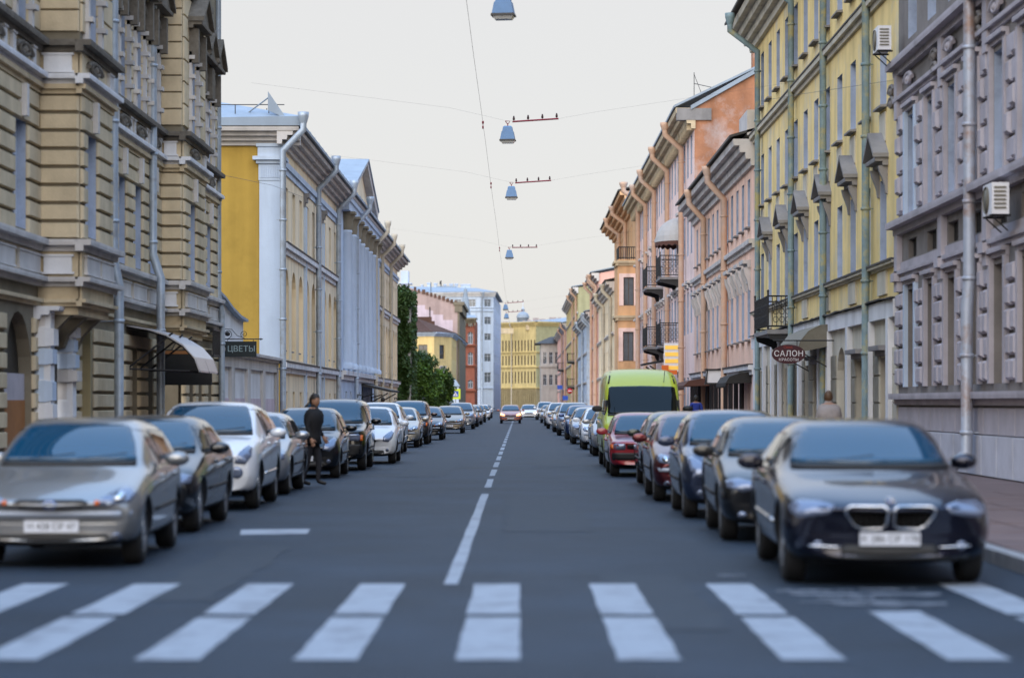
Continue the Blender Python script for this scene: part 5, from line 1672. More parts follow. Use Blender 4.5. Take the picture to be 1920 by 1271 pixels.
e = [(a0[0], a0[1] - .8, zz), (a1[0], a1[1] - .9, zz), (a2[0] + .8, a2[1] - .6, zz), (a2[0] + 1.6, a2[1] + 50, zz), (a0[0], a0[1] + 50, zz)]
r = [(a0[0], D4 + 14, ZP(530, D4)), (XP(893, D4), D4 + 14, ZP(534, D4)), (XP(893, D4), D4 + 40, ZP(534, D4)), (a0[0], D4 + 40, ZP(530, D4))]
mb.add(e + r, [(0, 1, 6, 5), (1, 2, 6), (2, 3, 7, 6), (3, 4, 8, 7), (4, 0, 5, 8), (5, 6, 7, 8)]); mb.build('roof', M['roof_blue'], t)
for px, w, y0 in ((790, 3, 525), (801, 6, 521), (814, 5, 522), (832, 4, 524), (843, 6, 523), (853, 5, 523), (864, 18, 524)):
    mb = MB(); x = XP(px, D4 + 20); ww = w * D4 / F
    mb.box(x, x + ww, D4 + 20, D4 + 22, ZP(545, D4), ZP(y0, D4)); mb.box(x - .12, x + ww + .12, D4 + 19.9, D4 + 22.1, ZP(y0 + 1.5, D4), ZP(y0 - .5, D4)); mb.build('chimney', M['ice'], t)
mb = MB(); mb.box(XP(818, D4 + 16), XP(856, D4 + 16), D4 + 16, D4 + 19, ZP(538, D4), ZP(529, D4)); mb.build('roof_cabin', M['roof_blue'], t)
downpipe(t, f2, .3, zt, .2, M['pipe_zinc'], .15, .25, .8, collar=4)
mb = MB(); mb.tube([(XP(827, D4 + 14), D4 + 14, ZP(531, D4)), (XP(827, D4 + 14), D4 + 14, ZP(519, D4))], .1, 5); mb.tube([(XP(825, D4 + 14), D4 + 14, ZP(527, D4)), (XP(825, D4 + 14), D4 + 14, ZP(521, D4))], .1, 5); mb.build('antenna', M['iron'], t)

# khaki building across the end of the street
D5 = 655.0
t = thing('khaki_end_building', 'long khaki yellow building closing the end of the street under blue roof', 'building', (0, D5, 0))
e0, e1, e2 = (XP(922, D5 + 14), D5 + 14), (XP(1005, D5), D5), (XP(1052, D5 + 6), D5 + 6)
f1, L1 = seg(e0, e1); f2, L2 = seg(e1, e2)
zt = ZP(606, D5)
rws = [(ZP(b, D5), ZP(a, D5)) for a, b in ((637, 658), (666, 684), (696, 718))]
n = 14
cs = [L1 * (k + .55) / n for k in range(n)]
o1 = [(c - .28, c + .28, a, b) for c in cs for a, b in rws]
o2 = [(c - .5, c + .5, a, b) for c in (L2 * .3, L2 * .6) for a, b in rws]
wm = MB(); wall_mb(wm, f1, 0, L1, 5.3, zt, o1); wm.build('wall', M['khaki'], t)
wm = MB(); wall_mb(wm, f1, 0, L1, 0, 5.3); wall_mb(wm, f2, 0, L2, 0, 5.3); wm.build('ground_floor_wall', M['khaki_dark'], t)
wm = MB(); wall_mb(wm, f2, 0, L2, 5.3, zt, o2); wm.build('side_wall', M['ochre_green'], t)  # shade on this face is put into its darker plaster colour
for f, o in ((f1, o1), (f2, o2)):
    for q in o: window(t, f, (q[0] + q[1]) / 2, q[2], q[1] - q[0], q[3] - q[2], 'plain', 'frame_dark', 'pane', rec=.15)
for py in (662, 690, 729):
    mb = MB(); cornice(mb, f1, 0, L1, ZP(py, D5), ZP(py - 3, D5), .35, 2); cornice(mb, f2, 0, L2, ZP(py, D5), ZP(py - 3, D5), .35, 2); mb.build('ledge', M['khaki'], t)
for k in range(24):
    u = L1 * (k + .5) / 24
    mb = MB(); f1.box(mb, u - .12, u + .12, .2, 5.0, 0, .25); mb.build('pilaster', M['khaki_dark'], t)
mb = MB(); cornice(mb, f1, -.2, L1 + .2, zt - .7, zt + .5, .9, 3); cornice(mb, f2, 0, L2, zt - .7, zt + .5, .9, 3); mb.build('cornice', M['khaki'], t)
mb = MB()
zz = zt + .5; rz2 = ZP(592, D5 + 20)
e = [(e0[0], e0[1] - 1, zz), (e1[0], e1[1] - 1, zz), (e2[0] + .6, e2[1] - 1, zz)]
b_ = [(e0[0], e0[1] + 14, zz + .5), (e1[0], e1[1] + 14, zz + .7), (e2[0] + 6, e2[1] + 14, zz + 2.2)]
mb.add(e + b_, [(0, 1, 4, 3), (1, 2, 5, 4)]); mb.build('roof', M['roof_blue'], t)
for px, w, y0, y1 in ((931, 8, 599, 610), (943, 10, 600, 612), (953, 5, 602, 612), (968, 8, 600, 612), (980, 5, 598, 610), (989, 6, 596, 610), (999, 11, 593, 610), (1011, 12, 595, 610), (1024, 7, 596, 606), (1030, 13, 592, 604), (1046, 6, 592, 602)):
    mb = MB(); x = XP(px, D5 + 12); mb.box(x, x + w * D5 / F, D5 + 12, D5 + 14, ZP(y1 + 6, D5), ZP(y0, D5)); mb.build('chimney', M['chimney'], t)
for px, w, y0, y1 in ((939, 24, 615, 625), (986, 18, 609, 618)):
    mb = MB(); x = XP(px, D5 + 4); mb.box(x, x + w * D5 / F, D5 + 2, D5 + 4, ZP(y1, D5), ZP(y0, D5)); mb.build('attic_parapet', M['beige'], t)
downpipe(t, f1, L1 * .47, zt, .3, M['pipe_cream'], .18, .3, .9, collar=5)

# grey house beside it
D6 = 600.0
t = thing('grey_end_house', 'small grey house with dark overhanging roof right of the khaki building', 'building', (7, D6, 0))
fG = across(D6)
xl, xr = XP(1014, D6), XP(1050, D6)
zt = ZP(644, D6)
rws = [(ZP(b, D6), ZP(a, D6)) for a, b in ((660, 682), (702, 722))]
o = [(c - .45, c + .45, a, b) for c in (xl + 1, xl + 2.5, xl + 4) for a, b in rws]
wm = MB(); wall_mb(wm, fG, xl, xr, 0, zt, o); wall_mb(wm, street(xl), D6, D6 + 30, 0, zt); wm.build('wall', M['greyhouse'], t)
for q in o: window(t, fG, (q[0] + q[1]) / 2, q[2], .9, q[3] - q[2], 'cross', 'frame', 'pane')
mb = MB(); cornice(mb, fG, xl - .5, xr, ZP(690, D6), ZP(686, D6), .3, 2); mb.build('ledge', M['greyhouse'], t)
mb = MB(); mb.hexa([(xl - 1.4, D6 - 1, zt), (xr, D6 - 1, zt), (xr, D6 + 20, zt), (xl - 1.4, D6 + 20, zt), (xl + 2.5, D6 + 4, zt + 1.8), (xr, D6 + 4, zt + 1.8), (xr, D6 + 16, zt + 1.8), (xl + 2.5, D6 + 16, zt + 1.8)]); mb.build('roof', M['roof_dark'], t)

# church dome far behind
D7 = 900.0
t = thing('church_dome', 'pale blue church dome with lantern far behind the khaki building', 'dome', (XP(981, D7), D7, 0))
k_ = D7 / F; xc = XP(980.5, D7)
mb = MB(); mb.lathe([(11 * k_, 0), (11 * k_, ZP(596, D7)), (12 * k_, ZP(596, D7)), (12 * k_, ZP(594, D7))], 24, (xc, D7, 0)); mb.build('drum', M['ice'], t)
mb = MB(); mb.lathe([(11.5 * k_ * cos(q * pi / 20), ZP(594, D7) + 9.5 * k_ * sin(q * pi / 20)) for q in range(10)], 24, (xc, D7, 0)); mb.build('dome', M['roof_blue'], t)
mb = MB(); mb.lathe([(3 * k_, ZP(586, D7)), (3 * k_, ZP(581, D7)), (3.4 * k_, ZP(581, D7)), (1.8 * k_, ZP(577, D7)), (.4 * k_, ZP(575, D7)), (.25 * k_, ZP(566, D7)), (0, ZP(566, D7))], 12, (xc, D7, 0)); mb.build('lantern', M['ice'], t)

# ------------------------------------------------------------------ signs on posts
sign_yellow = mat('fluorescent_yellow', (.62, .72, .03), rough=.5)
sign_blue = mat('sign_blue', (.02, .08, .42), rough=.45)
sign_red = mat('sign_red', (.5, .012, .02), rough=.45)
post_m = mat('galvanised_post', (.32, .34, .36), rough=.4, metal=.5, var=.1)
D = 226.0; x = XP(854, D)
t = thing('crossing_sign', 'square fluorescent yellow pedestrian crossing sign on a post by the tree', 'road sign', (x, D, .13))
mb = MB(); mb.tube([(x, D + .06, .13), (x, D + .06, 3.0)], .04, 8); mb.build('post', post_m, t)
mb = MB(); mb.box(x - .46, x + .46, D - .02, D + .02, ZP(748, D), ZP(729, D)); b = mb.build('board', sign_yellow, t)
mb = MB(); mb.box(x - .28, x + .28, D - .03, D - .021, ZP(744, D), ZP(733, D)); mb.build('blue_square', sign_blue, b)
mb = MB(); zc = ZP(742.5, D)
mb.prism([(x - .22, zc), (x + .22, zc), (x, zc + .42)], lambda q, a, z: (a, q, z), D - .036, D - .031); mb.build('white_triangle', M['sign_text'], b)
mb = MB()
mb.tube([(x + .02, D - .04, zc + .12), (x - .06, D - .04, zc + .02)], .018, 5); mb.tube([(x + .02, D - .04, zc + .12), (x + .08, D - .04, zc + .02)], .018, 5); mb.tube([(x + .02, D - .04, zc + .12), (x + .02, D - .04, zc + .25)], .025, 5); mb.lathe([(0, .03), (.03, 0), (0, -.03)], 8, (x + .02, D - .04, zc + .29))
mb.build('walking_figure', M['iron'], b)
D = 318.0; x = XP(1068.5, D)
t = thing('no_entry_sign', 'round red no entry sign on a post by the pale blue house', 'road sign', (x, D, .13))
zc = ZP(733, D)
mb = MB(); mb.tube([(x, D + .06, .13), (x, D + .06, zc + .3)], .04, 8); mb.build('post', post_m, t)
mb = MB(); mb.lathe([(0, -.02), (.36, -.02), (.36, .02), (0, .02)], 24, fn=lambda r, z, a: (x + r * cos(a), D + z, zc + r * sin(a))); b = mb.build('disc', sign_red, t)
mb = MB(); mb.box(x - .25, x + .25, D - .03, D - .021, zc - .06, zc + .06); mb.build('white_bar', M['sign_text'], b)
for nm, lab, px, py, D in (('direction_sign', 'small blue direction sign lower right of the no entry sign', 1060, 746, 330.0), ('parking_sign', 'small blue parking sign left of the no entry sign', 1050, 726, 350.0)):
    x = XP(px, D); zc = ZP(py, D)
    t = thing(nm, lab, 'road sign', (x, D, .13))
    mb = MB(); mb.tube([(x, D + .06, .13), (x, D + .06, zc + .3)], .04, 8); mb.build('post', post_m, t)
    mb = MB(); mb.box(x - .38, x + .38, D - .02, D + .02, zc - .3, zc + .3); mb.build('board', sign_blue, t)
# blue kiosk with pointed roof beside the crossing sign
D = 300.0; x = XP(852, D)
t = thing('street_kiosk', 'pale blue kiosk with pointed roof behind the yellow crossing sign', 'kiosk', (x, D, .13))
mb = MB(); mb.box(x - .55, x + .55, D - .55, D + .55, .13, ZP(724, D)); mb.build('body', M['ice'], t)
mb = MB(); mb.add([(x - .7, D - .7, ZP(724, D)), (x + .7, D - .7, ZP(724, D)), (x + .7, D + .7, ZP(724, D)), (x - .7, D + .7, ZP(724, D)), (x, D, ZP(708, D))], [(0, 1, 4), (1, 2, 4), (2, 3, 4), (3, 0, 4), (3, 2, 1, 0)]); mb.build('roof', M['roof_blue'], t)

# ------------------------------------------------------------------ hanging street lamps
lamp_blue = mat('blue_lamp_housing', (.10, .20, .36), rough=.45, var=.12, scale=3)
lamp_dark = mat('lamp_rim', (.03, .025, .02), rough=.5)
lamp_glass = mat('lamp_glass', (.70, .70, .66), rough=.15, spec=.6)
bar_m = mat('dark_red_bar', (.20, .008, .025), rough=.5)
knob_m = mat('dark_insulator', (.035, .012, .014), rough=.5)
wire_m = mat('steel_wire', (.10, .09, .10), rough=.6)
LAMPS = [(944, 36, 'nearest hanging blue street lamp cut by the top of the picture'), (952, 268, 'second hanging blue street lamp from the top'), (959, 374, 'third hanging blue street lamp from the top'), (955, 486, 'fourth hanging blue street lamp from the top'),
         (948, 582, 'fifth hanging blue street lamp, above the end of the street'), (949.5, 598, 'farthest and lowest hanging blue street lamp')]
ZL = 10.5
ZW = 11.55
for i, (px, py, lab) in enumerate(LAMPS):
    D = (ZL - EYE) * F / (CY - py)
    x = XP(px, D)
    rz = radians(-8 + 3 * i)
    t = thing('street_lamp', lab, 'street lamp', (x, D, ZL), 0, 'lamps hung over the middle of the street')
    def rb(mb, w0, d0, z0, w1, d1, z1):
        c_, s_ = cos(rz), sin(rz)
        R_ = lambda a, b, z: (x + a * c_ - b * s_, D + a * s_ + b * c_, ZL + z)
        mb.hexa([R_(-w0, -d0, z0), R_(w0, -d0, z0), R_(w0, d0, z0), R_(-w0, d0, z0), R_(-w1, -d1, z1), R_(w1, -d1, z1), R_(w1, d1, z1), R_(-w1, d1, z1)])
    mb = MB(); rb(mb, .25, .19, .11, .20, .15, .38); rb(mb, .18, .13, .38, .155, .11, .53); rb(mb, .155, .11, .53, .12, .08, .57); mb.build('housing', lamp_blue, t)
    mb = MB(); rb(mb, .275, .21, .06, .265, .20, .11); mb.build('rim', lamp_dark, t)
    mb = MB(); rb(mb, .19, .13, -.02, .24, .18, .06); mb.build('lens', lamp_glass, t)
    mb = MB(); mb.tube([(x, D, ZL + .56), (x, D, ZL + .66)], .02, 6); mb.tube([(x - .08, D, ZL + .74), (x - .03, D, ZL + .66), (x + .03, D, ZL + .66), (x + .08, D, ZL + .74), (x - .08, D, ZL + .74)], .015, 5); mb.build('hanger', bar_m, t)
    if i == 0:
        mb = MB(); mb.tube([(x, D, ZL + .7), (x, D, ZW)], .012, 5); mb.build('hanger', bar_m, t)
    # bar with four upright insulators
    if i > 0:
        zb = ZL + .72
        t2 = thing('insulator_bar', ['', 'second', 'third', 'fourth', 'fifth', 'farthest'][i] + ' lamp\'s dark red crossbar carrying four upright dark insulators', 'crossbar', (x + .9, D, zb), 0, 'crossbars beside the hanging lamps')
        xs, xe = x + .16, x + .16 + 1.58
        tilt = .115 if i != 3 else .02
        mb = MB(); mb.tube([(xs, D, zb), (xe, D + .1, zb + tilt)], .03, 6); mb.build('bar', bar_m, t2)
        for k in range(4):
            q = .03 + k * .31
            px_, pz = xs + (xe - xs) * q, zb + tilt * q
            mb = MB(); mb.lathe([(0.008, 0), (.008, .045), (.035, .05), (.042, .09), (.032, .14), (.022, .19), (0, .2)], 8, (px_, D + .1 * q, pz))
            mb.build('insulator', knob_m, t2)
    sw = MB(); 
    xa = x
    sw.tube([(XL + .1, D, ZW + 1.0), (x - 2, D, ZW + .15 - .0), (x, D, ZL + .74), (x + .16, D, ZL + .74)], .0022, 4, caps=False)
    sw.tube([(x + 1.74, D + .1, ZL + .72 + (.115 if i else 0)), (x + 3, D, ZW), (XR - .1, D, ZW + 1.0)], .0022, 4, caps=False) if i else sw.tube([(x, D, ZL + .74), (XR - .1, D, ZW + 1.0)], .0022, 4, caps=False)
    sw.build('span_wire', wire_m, t)
# long feeder cable along the street
mb = MB()
pts = []
for k in range(25):
    y_ = 30 + k * 12
    pts.append((-1.27, y_, 11.15 + .05 * sin(k * 1.7)))
mb.tube(pts, .005, 5, caps=False)
cb = mb.build_top('feeder_cable', wire_m, 'thin dark cable running along the street left of the lamps', 'cable')
for i, (px, py, lab) in enumerate(LAMPS[1:4]):
    D = (ZL - EYE) * F / (CY - py)
    mb = MB(); mb.lathe([(0, .07), (.035, .06), (.035, -.02), (.012, -.04), (.012, -.1), (.03, -.12), (.025, -.2), (0, -.21)], 6, (-1.27, D, 11.18)); mb.build('clamp', bar_m, cb)
# thin stay wires crossing to the yellow house
for nm, pts, lab in (('stay_wire', [(XR - .02, 60.0, 9.6), (XR - .4, 76, 11.3), (XR - .05, 94, 13.3)], 'thin stay wire slung along the upper windows of the yellow house'),
                     ('stay_wire', [(XL + .05, 74.1, 8.6), (XL + .3, 88, 9.5), (XL + .05, 104, 10.4)], 'thin stay wire slung across the ochre side wall')):
    mb = MB(); mb.tube(pts, .006, 5); mb.build_top(nm, wire_m, lab, 'wire')

# ================================================================== VEHICLES
car_paint = mat('car_paint', (1, 1, 1), rough=0.28, metal=0.35, coat=1.0, objcol=True, spec=0.5)
for _n in car_paint.node_tree.nodes:           # the object's colour alpha says how metallic its paint is
    if _n.type == 'OBJECT_INFO':
        car_paint.node_tree.links.new(_n.outputs['Alpha'], car_paint.node_tree.nodes['Principled BSDF'].inputs['Metallic'])
van_paint = mat('van_paint', (0.40, 0.46, 0.025), rough=0.35, coat=0.6, spec=0.5)
car_black = mat('black_plastic', (0.012, 0.012, 0.013), rough=0.55, spec=0.4)
car_glass = mat('car_glass', (0.003, 0.040, 0.085), rough=0.03, spec=0.6)  # saturated blue base colour stands in for the reflected sky
car_side_glass = mat('car_side_glass', (0.012, 0.013, 0.014), rough=0.03, spec=0.6)
chrome = mat('chrome', (0.62, 0.63, 0.66), rough=0.18, metal=1.0)
lens = mat('headlight_lens', (0.15, 0.18, 0.26), rough=0.12, metal=0.35, coat=1.0)
lens_lit = mat('lit_headlight', (0.9, 0.5, 0.2), rough=0.2, emit=(1.0, 0.33, 0.10), estr=4.0)
lens_lit_white = mat('lit_white_headlight', (0.9, 0.8, 0.7), rough=0.2, emit=(1.0, 0.8, 0.6), estr=2.0)
amber = mat('amber_lens', (0.55, 0.12, 0.02), rough=0.2)
red_lens = mat('red_lens', (0.30, 0.01, 0.01), rough=0.2)
plate_m = mat('number_plate', (0.62, 0.64, 0.70), rough=0.4)
plate_ink = mat('plate_ink', (0.03, 0.03, 0.035), rough=0.5)
tyre_m = mat('tyre', (0.014, 0.014, 0.015), rough=0.85)
rim_m = mat('alloy_rim', (0.36, 0.37, 0.39), rough=0.35, metal=0.8)
badge_blue = mat('badge_blue', (0.02, 0.10, 0.40), rough=0.3)

def lerp(a, b, t): return a + (b - a) * t
def interp(tab, y):
    if y <= tab[0][0]: return tab[0][1]
    for (a, za), (b, zb) in zip(tab, tab[1:]):
        if y <= b: return lerp(za, zb, (y - a) / (b - a))
    return tab[-1][1]
def sstep(a, b, x):
    t = min(1, max(0, (x - a) / (b - a))); return t * t * (3 - 2 * t)

def car_body(P):
    top, L, W, H = P['top'], P['L'], P['W'], P['H']
    hw = W / 2
    bel = P['belt']
    zb0 = P.get('clear', .19)
    wr = P.get('wr', .70) * hw
    y_c = P['cowl']
    ys = sorted({0.0, .07, .2, .42, L - .42, L - .2, L - .07, L, *[y for y, z in top if .05 < y < L - .05], P['ax'][0] - .45, P['ax'][0], P['ax'][0] + .45, P['ax'][1] - .45, P['ax'][1], P['ax'][1] + .45})
    yy = [ys[0]]
    for y in ys[1:]:
        if y - yy[-1] > .055: yy.append(y)
    ys = yy
    def ring(y):
        zt = interp(top, y)
        zb = interp(bel, y)
        e = min(y, L - y)
        w = hw * (1 - .16 * max(0, 1 - e / .45) ** 2 - .025 * max(0, 1 - e / 1.6))
        bot = zb0 + (.06 * max(0, 1 - e / .3))
        g = min(1, max(0, (zt - zb) / max(.1, H - zb)))
        t = sstep(.06, .32, g)
        sh = min(zb, zt - .05)
        low = min(sh - .1, .52 * sh + .12)
        pts = [(0, bot), (.70 * w, bot), (.93 * w, bot + .06), (.985 * w, bot + .20), (1.0 * w, low), (.985 * w, sh - .045)]
        gh = [(.935 * w, zb + .015), (lerp(.935 * w, wr, .5 * g), lerp(zb, zt, .5)), (lerp(.935 * w, wr, .93 * g), lerp(zb, zt, .93) - .01), (lerp(.935 * w, wr, g) * .72, zt - .012), (0, zt)]
        hd = [(.90 * w, max(sh + .01, zt - .035)), (.74 * w, zt - .018), (.52 * w, zt - .006), (.27 * w, zt), (0, zt)]
        pts += [(lerp(a[0], b[0], t), lerp(a[1], b[1], t)) for a, b in zip(hd, gh)]
        return pts
    vs, fs = [], []
    n = 11
    for y in ys:
        r = ring(y)
        half = []
        for (x, z) in r:
            f_ = max(0, 1 - y / .35)
            b_ = max(0, 1 - (L - y) / .35)
            yo = f_ * (.20 * (x / hw) ** 2 + P.get('slant', .10) * 1.3 * max(0, z - .6) + .22 * max(0, .52 - z)) - b_ * (.16 * (x / hw) ** 2 + .06 * max(0, z - .5))
            half.append((x, y + yo, z))
        full = half + [(-x, y_, z) for (x, y_, z) in half[-2:0:-1]]
        vs += full
    m = 2 * n - 2
    for i in range(len(ys) - 1):
        for k in range(m):
            fs.append((i * m + k, i * m + (k + 1) % m, (i + 1) * m + (k + 1) % m, (i + 1) * m + k))
    for base, flip in ((0, True), ((len(ys) - 1) * m, False)):
        for k in range(n - 1):
            a, b = k, k + 1
            a2, b2 = (m - k) % m, (m - k - 1) % m
            f = [base + a, base + b, base + b2, base + a2]
            f2 = []
            for q in f:
                if q not in f2: f2.append(q)
            fs.append(tuple(f2 if not flip else f2[::-1]))
    me = bpy.data.meshes.new('cage')
    me.from_pydata(vs, [], fs)
    o = bpy.data.objects.new('cage', me)
    C.objects.link(o)
    md = o.modifiers.new('s', 'SUBSURF'); md.levels = 2; md.render_levels = 2
    sm = eval_mesh(o, 'body')
    bvh = BVHTree.FromPolygons([v.co.copy() for v in sm.vertices], [tuple(p.vertices) for p in sm.polygons])
    # wheel arches
    cut = MB()
    R = P['r'] + .055
    for ay in P['ax']:
        for s in (-1, 1):
            x0, x1 = (.58 * hw, 1.3 * hw) if s > 0 else (-1.3 * hw, -.58 * hw)
            prof = [(R * cos(2 * pi * k / 28), R * sin(2 * pi * k / 28)) for k in range(28)]
            cut.prism(prof, lambda a, p, q: (a, ay + p, P['r'] + q), x0, x1)
    cm = cut.mesh('cut', [])
    bm = bmesh.new(); bm.from_mesh(cm); bmesh.ops.remove_doubles(bm, verts=bm.verts, dist=1e-6); bmesh.ops.recalc_face_normals(bm, faces=bm.faces); bm.to_mesh(cm); bm.free()
    bm = bmesh.new(); bm.from_mesh(sm); bmesh.ops.recalc_face_normals(bm, faces=bm.faces); bm.to_mesh(sm); bm.free()
    o.modifiers.clear()
    o.data = sm
    co = bpy.data.objects.new('cut', cm); C.objects.link(co)
    md = o.modifiers.new('b', 'BOOLEAN'); md.operation = 'DIFFERENCE'; md.object = co; md.solver = 'EXACT'
    fin = eval_mesh(o, 'body')
    bpy.data.objects.remove(o); bpy.data.objects.remove(co)
    fin.materials.clear()
    fin.materials.append(P.get('paint', car_paint)); fin.materials.append(car_black)
    for p in fin.polygons:
        c = p.center
        dark = c.z < zb0 + .075
        for ay in P['ax']:
            d = sqrt((c.y - ay) ** 2 + (c.z - P['r']) ** 2)
            if d < R + .004 and abs(c.x) < hw * .995 and (abs(d - R) < .012 or abs(abs(c.x) - .58 * hw) < .01): dark = True
        p.material_index = 1 if dark else 0
        p.use_smooth = True
    return fin, bvh

def patch(bvh, outline, view, off=.006, cell=.07, skirt=.02):
    """a thin piece cut to an outline and laid onto the body surface"""
    bm = bmesh.new()
    vs = [bm.verts.new((a, b, 0)) for a, b in outline]
    bm.faces.new(vs)
    xs = [p[0] for p in outline]; zs = [p[1] for p in outline]
    for ax, lo, hi in ((0, min(xs), max(xs)), (1, min(zs), max(zs))):
        q = lo + cell
        while q < hi - cell * .3:
            co = (q, 0, 0) if ax == 0 else (0, q, 0)
            no = (1, 0, 0) if ax == 0 else (0, 1, 0)
            bmesh.ops.bisect_plane(bm, geom=bm.verts[:] + bm.edges[:] + bm.faces[:], plane_co=co, plane_no=no)
            q += cell
    for v in bm.verts:
        a, b = v.co.x, v.co.y
        if view == 'front': o, d = Vector((a, -3, b)), Vector((0, 1, 0))
        elif view == 'rear': o, d = Vector((a, 12, b)), Vector((0, -1, 0))
        elif view == 'left': o, d = Vector((-4, a, b)), Vector((1, 0, 0))
        else: o, d = Vector((4, a, b)), Vector((-1, 0, 0))
        h = bvh.ray_cast(o, d)
        if h[0] is None:
            p = o + d * 3.0
            nn = bvh.find_nearest(p); co = nn[0]
            nv = -d
        else:
            co = h[0]; nv = h[1].normalized()
            if nv.dot(d) > 0: nv = -nv
        v.co = co + nv * off
    dirv = {'front': Vector((0, 1, 0)), 'rear': Vector((0, -1, 0)), 'left': Vector((1, 0, 0)), 'right': Vector((-1, 0, 0))}[view]
    be = [e for e in bm.edges if e.is_boundary]
    ret = bmesh.ops.extrude_edge_only(bm, edges=be)
    for v in [g for g in ret['geom'] if isinstance(g, bmesh.types.BMVert)]: v.co += dirv * skirt
    bmesh.ops.recalc_face_normals(bm, faces=bm.faces)
    me = bpy.data.meshes.new('patch')
    bm.to_mesh(me); bm.free()
    for p in me.polygons: p.use_smooth = True
    return me

def rounded(x0, x1, z0, z1, r=.03, n=4):
    pts = []
    for cx, cz, a0 in ((x1 - r, z1 - r, 0), (x0 + r, z1 - r, pi / 2), (x0 + r, z0 + r, pi), (x1 - r, z0 + r, 3 * pi / 2)):
        for k in range(n + 1):
            a = a0 + pi / 2 * k / n
            pts.append((cx + r * cos(a), cz + r * sin(a)))
    return pts
def mir(o): return [(-x, z) for x, z in o][::-1]

def wheel_meshes(r, w=.205, spokes=5):
    t = MB()
    fx = lambda rr, x, a: (x, rr * cos(a), rr * sin(a))
    t.lathe([(r * .62, -w / 2 + .01), (r * .66, -w / 2), (r * .93, -w / 2 + .005), (r * .99, -w / 2 + .035), (r, -w / 4), (r, w / 4), (r * .99, w / 2 - .035), (r * .93, w / 2 - .005), (r * .66, w / 2), (r * .62, w / 2 - .01)], 28, fn=fx)
    m = MB()
    m.lathe([(r * .64, w / 2 - .01), (r * .61, w / 2 - .005), (r * .58, w / 2 - .05), (r * .57, -w / 2 + .02)], 28, fn=fx)
    for k in range(spokes):
        a = 2 * pi * k / spokes
        c_, s_ = cos(a), sin(a)
        def pt(rad, tan, x): return (x, rad * c_ - tan * s_, rad * s_ + tan * c_)
        m.hexa([pt(r * .08, -.045, w / 2 - .06), pt(r * .60, -.03, w / 2 - .05), pt(r * .60, .03, w / 2 - .05), pt(r * .08, .045, w / 2 - .06),
                pt(r * .08, -.035, w / 2 - .015), pt(r * .60, -.022, w / 2 - .012), pt(r * .60, .022, w / 2 - .012), pt(r * .08, .035, w / 2 - .015)])
    m.lathe([(r * .17, w / 2 - .06), (r * .16, w / 2 - .008), (0, w / 2 - .004)], 16, fn=fx)
    d = MB()
    d.lathe([(r * .57, 0), (0, 0)], 20, fn=fx)
    return t.mesh('wheel', tyre_m), m.mesh('rim', rim_m), d.mesh('brake_disc', car_black)

def mirror_mesh(m):
    mb = MB()
    prof = [(0, -.10), (.045, -.095), (.072, -.07), (.085, -.02), (.085, .04), (.075, .055), (.06, .06), (0, .06)]
    mb.lathe(prof, 14, fn=lambda r, q, a: (.13 * (r / .085) * cos(a), q, .078 * (r / .085) * sin(a)))
    mb.hexa([(-.2, -.02, -.09), (-.05, -.03, -.06), (-.05, .03, -.06), (-.2, .03, -.09), (-.2, -.02, -.06), (-.05, -.03, -.02), (-.05, .03, -.02), (-.2, .03, -.06)])
    return mb.mesh('mirror', m)

def mat_mesh(me, *ms):
    me.materials.clear()
    for m in ms: me.materials.append(m)
    return me

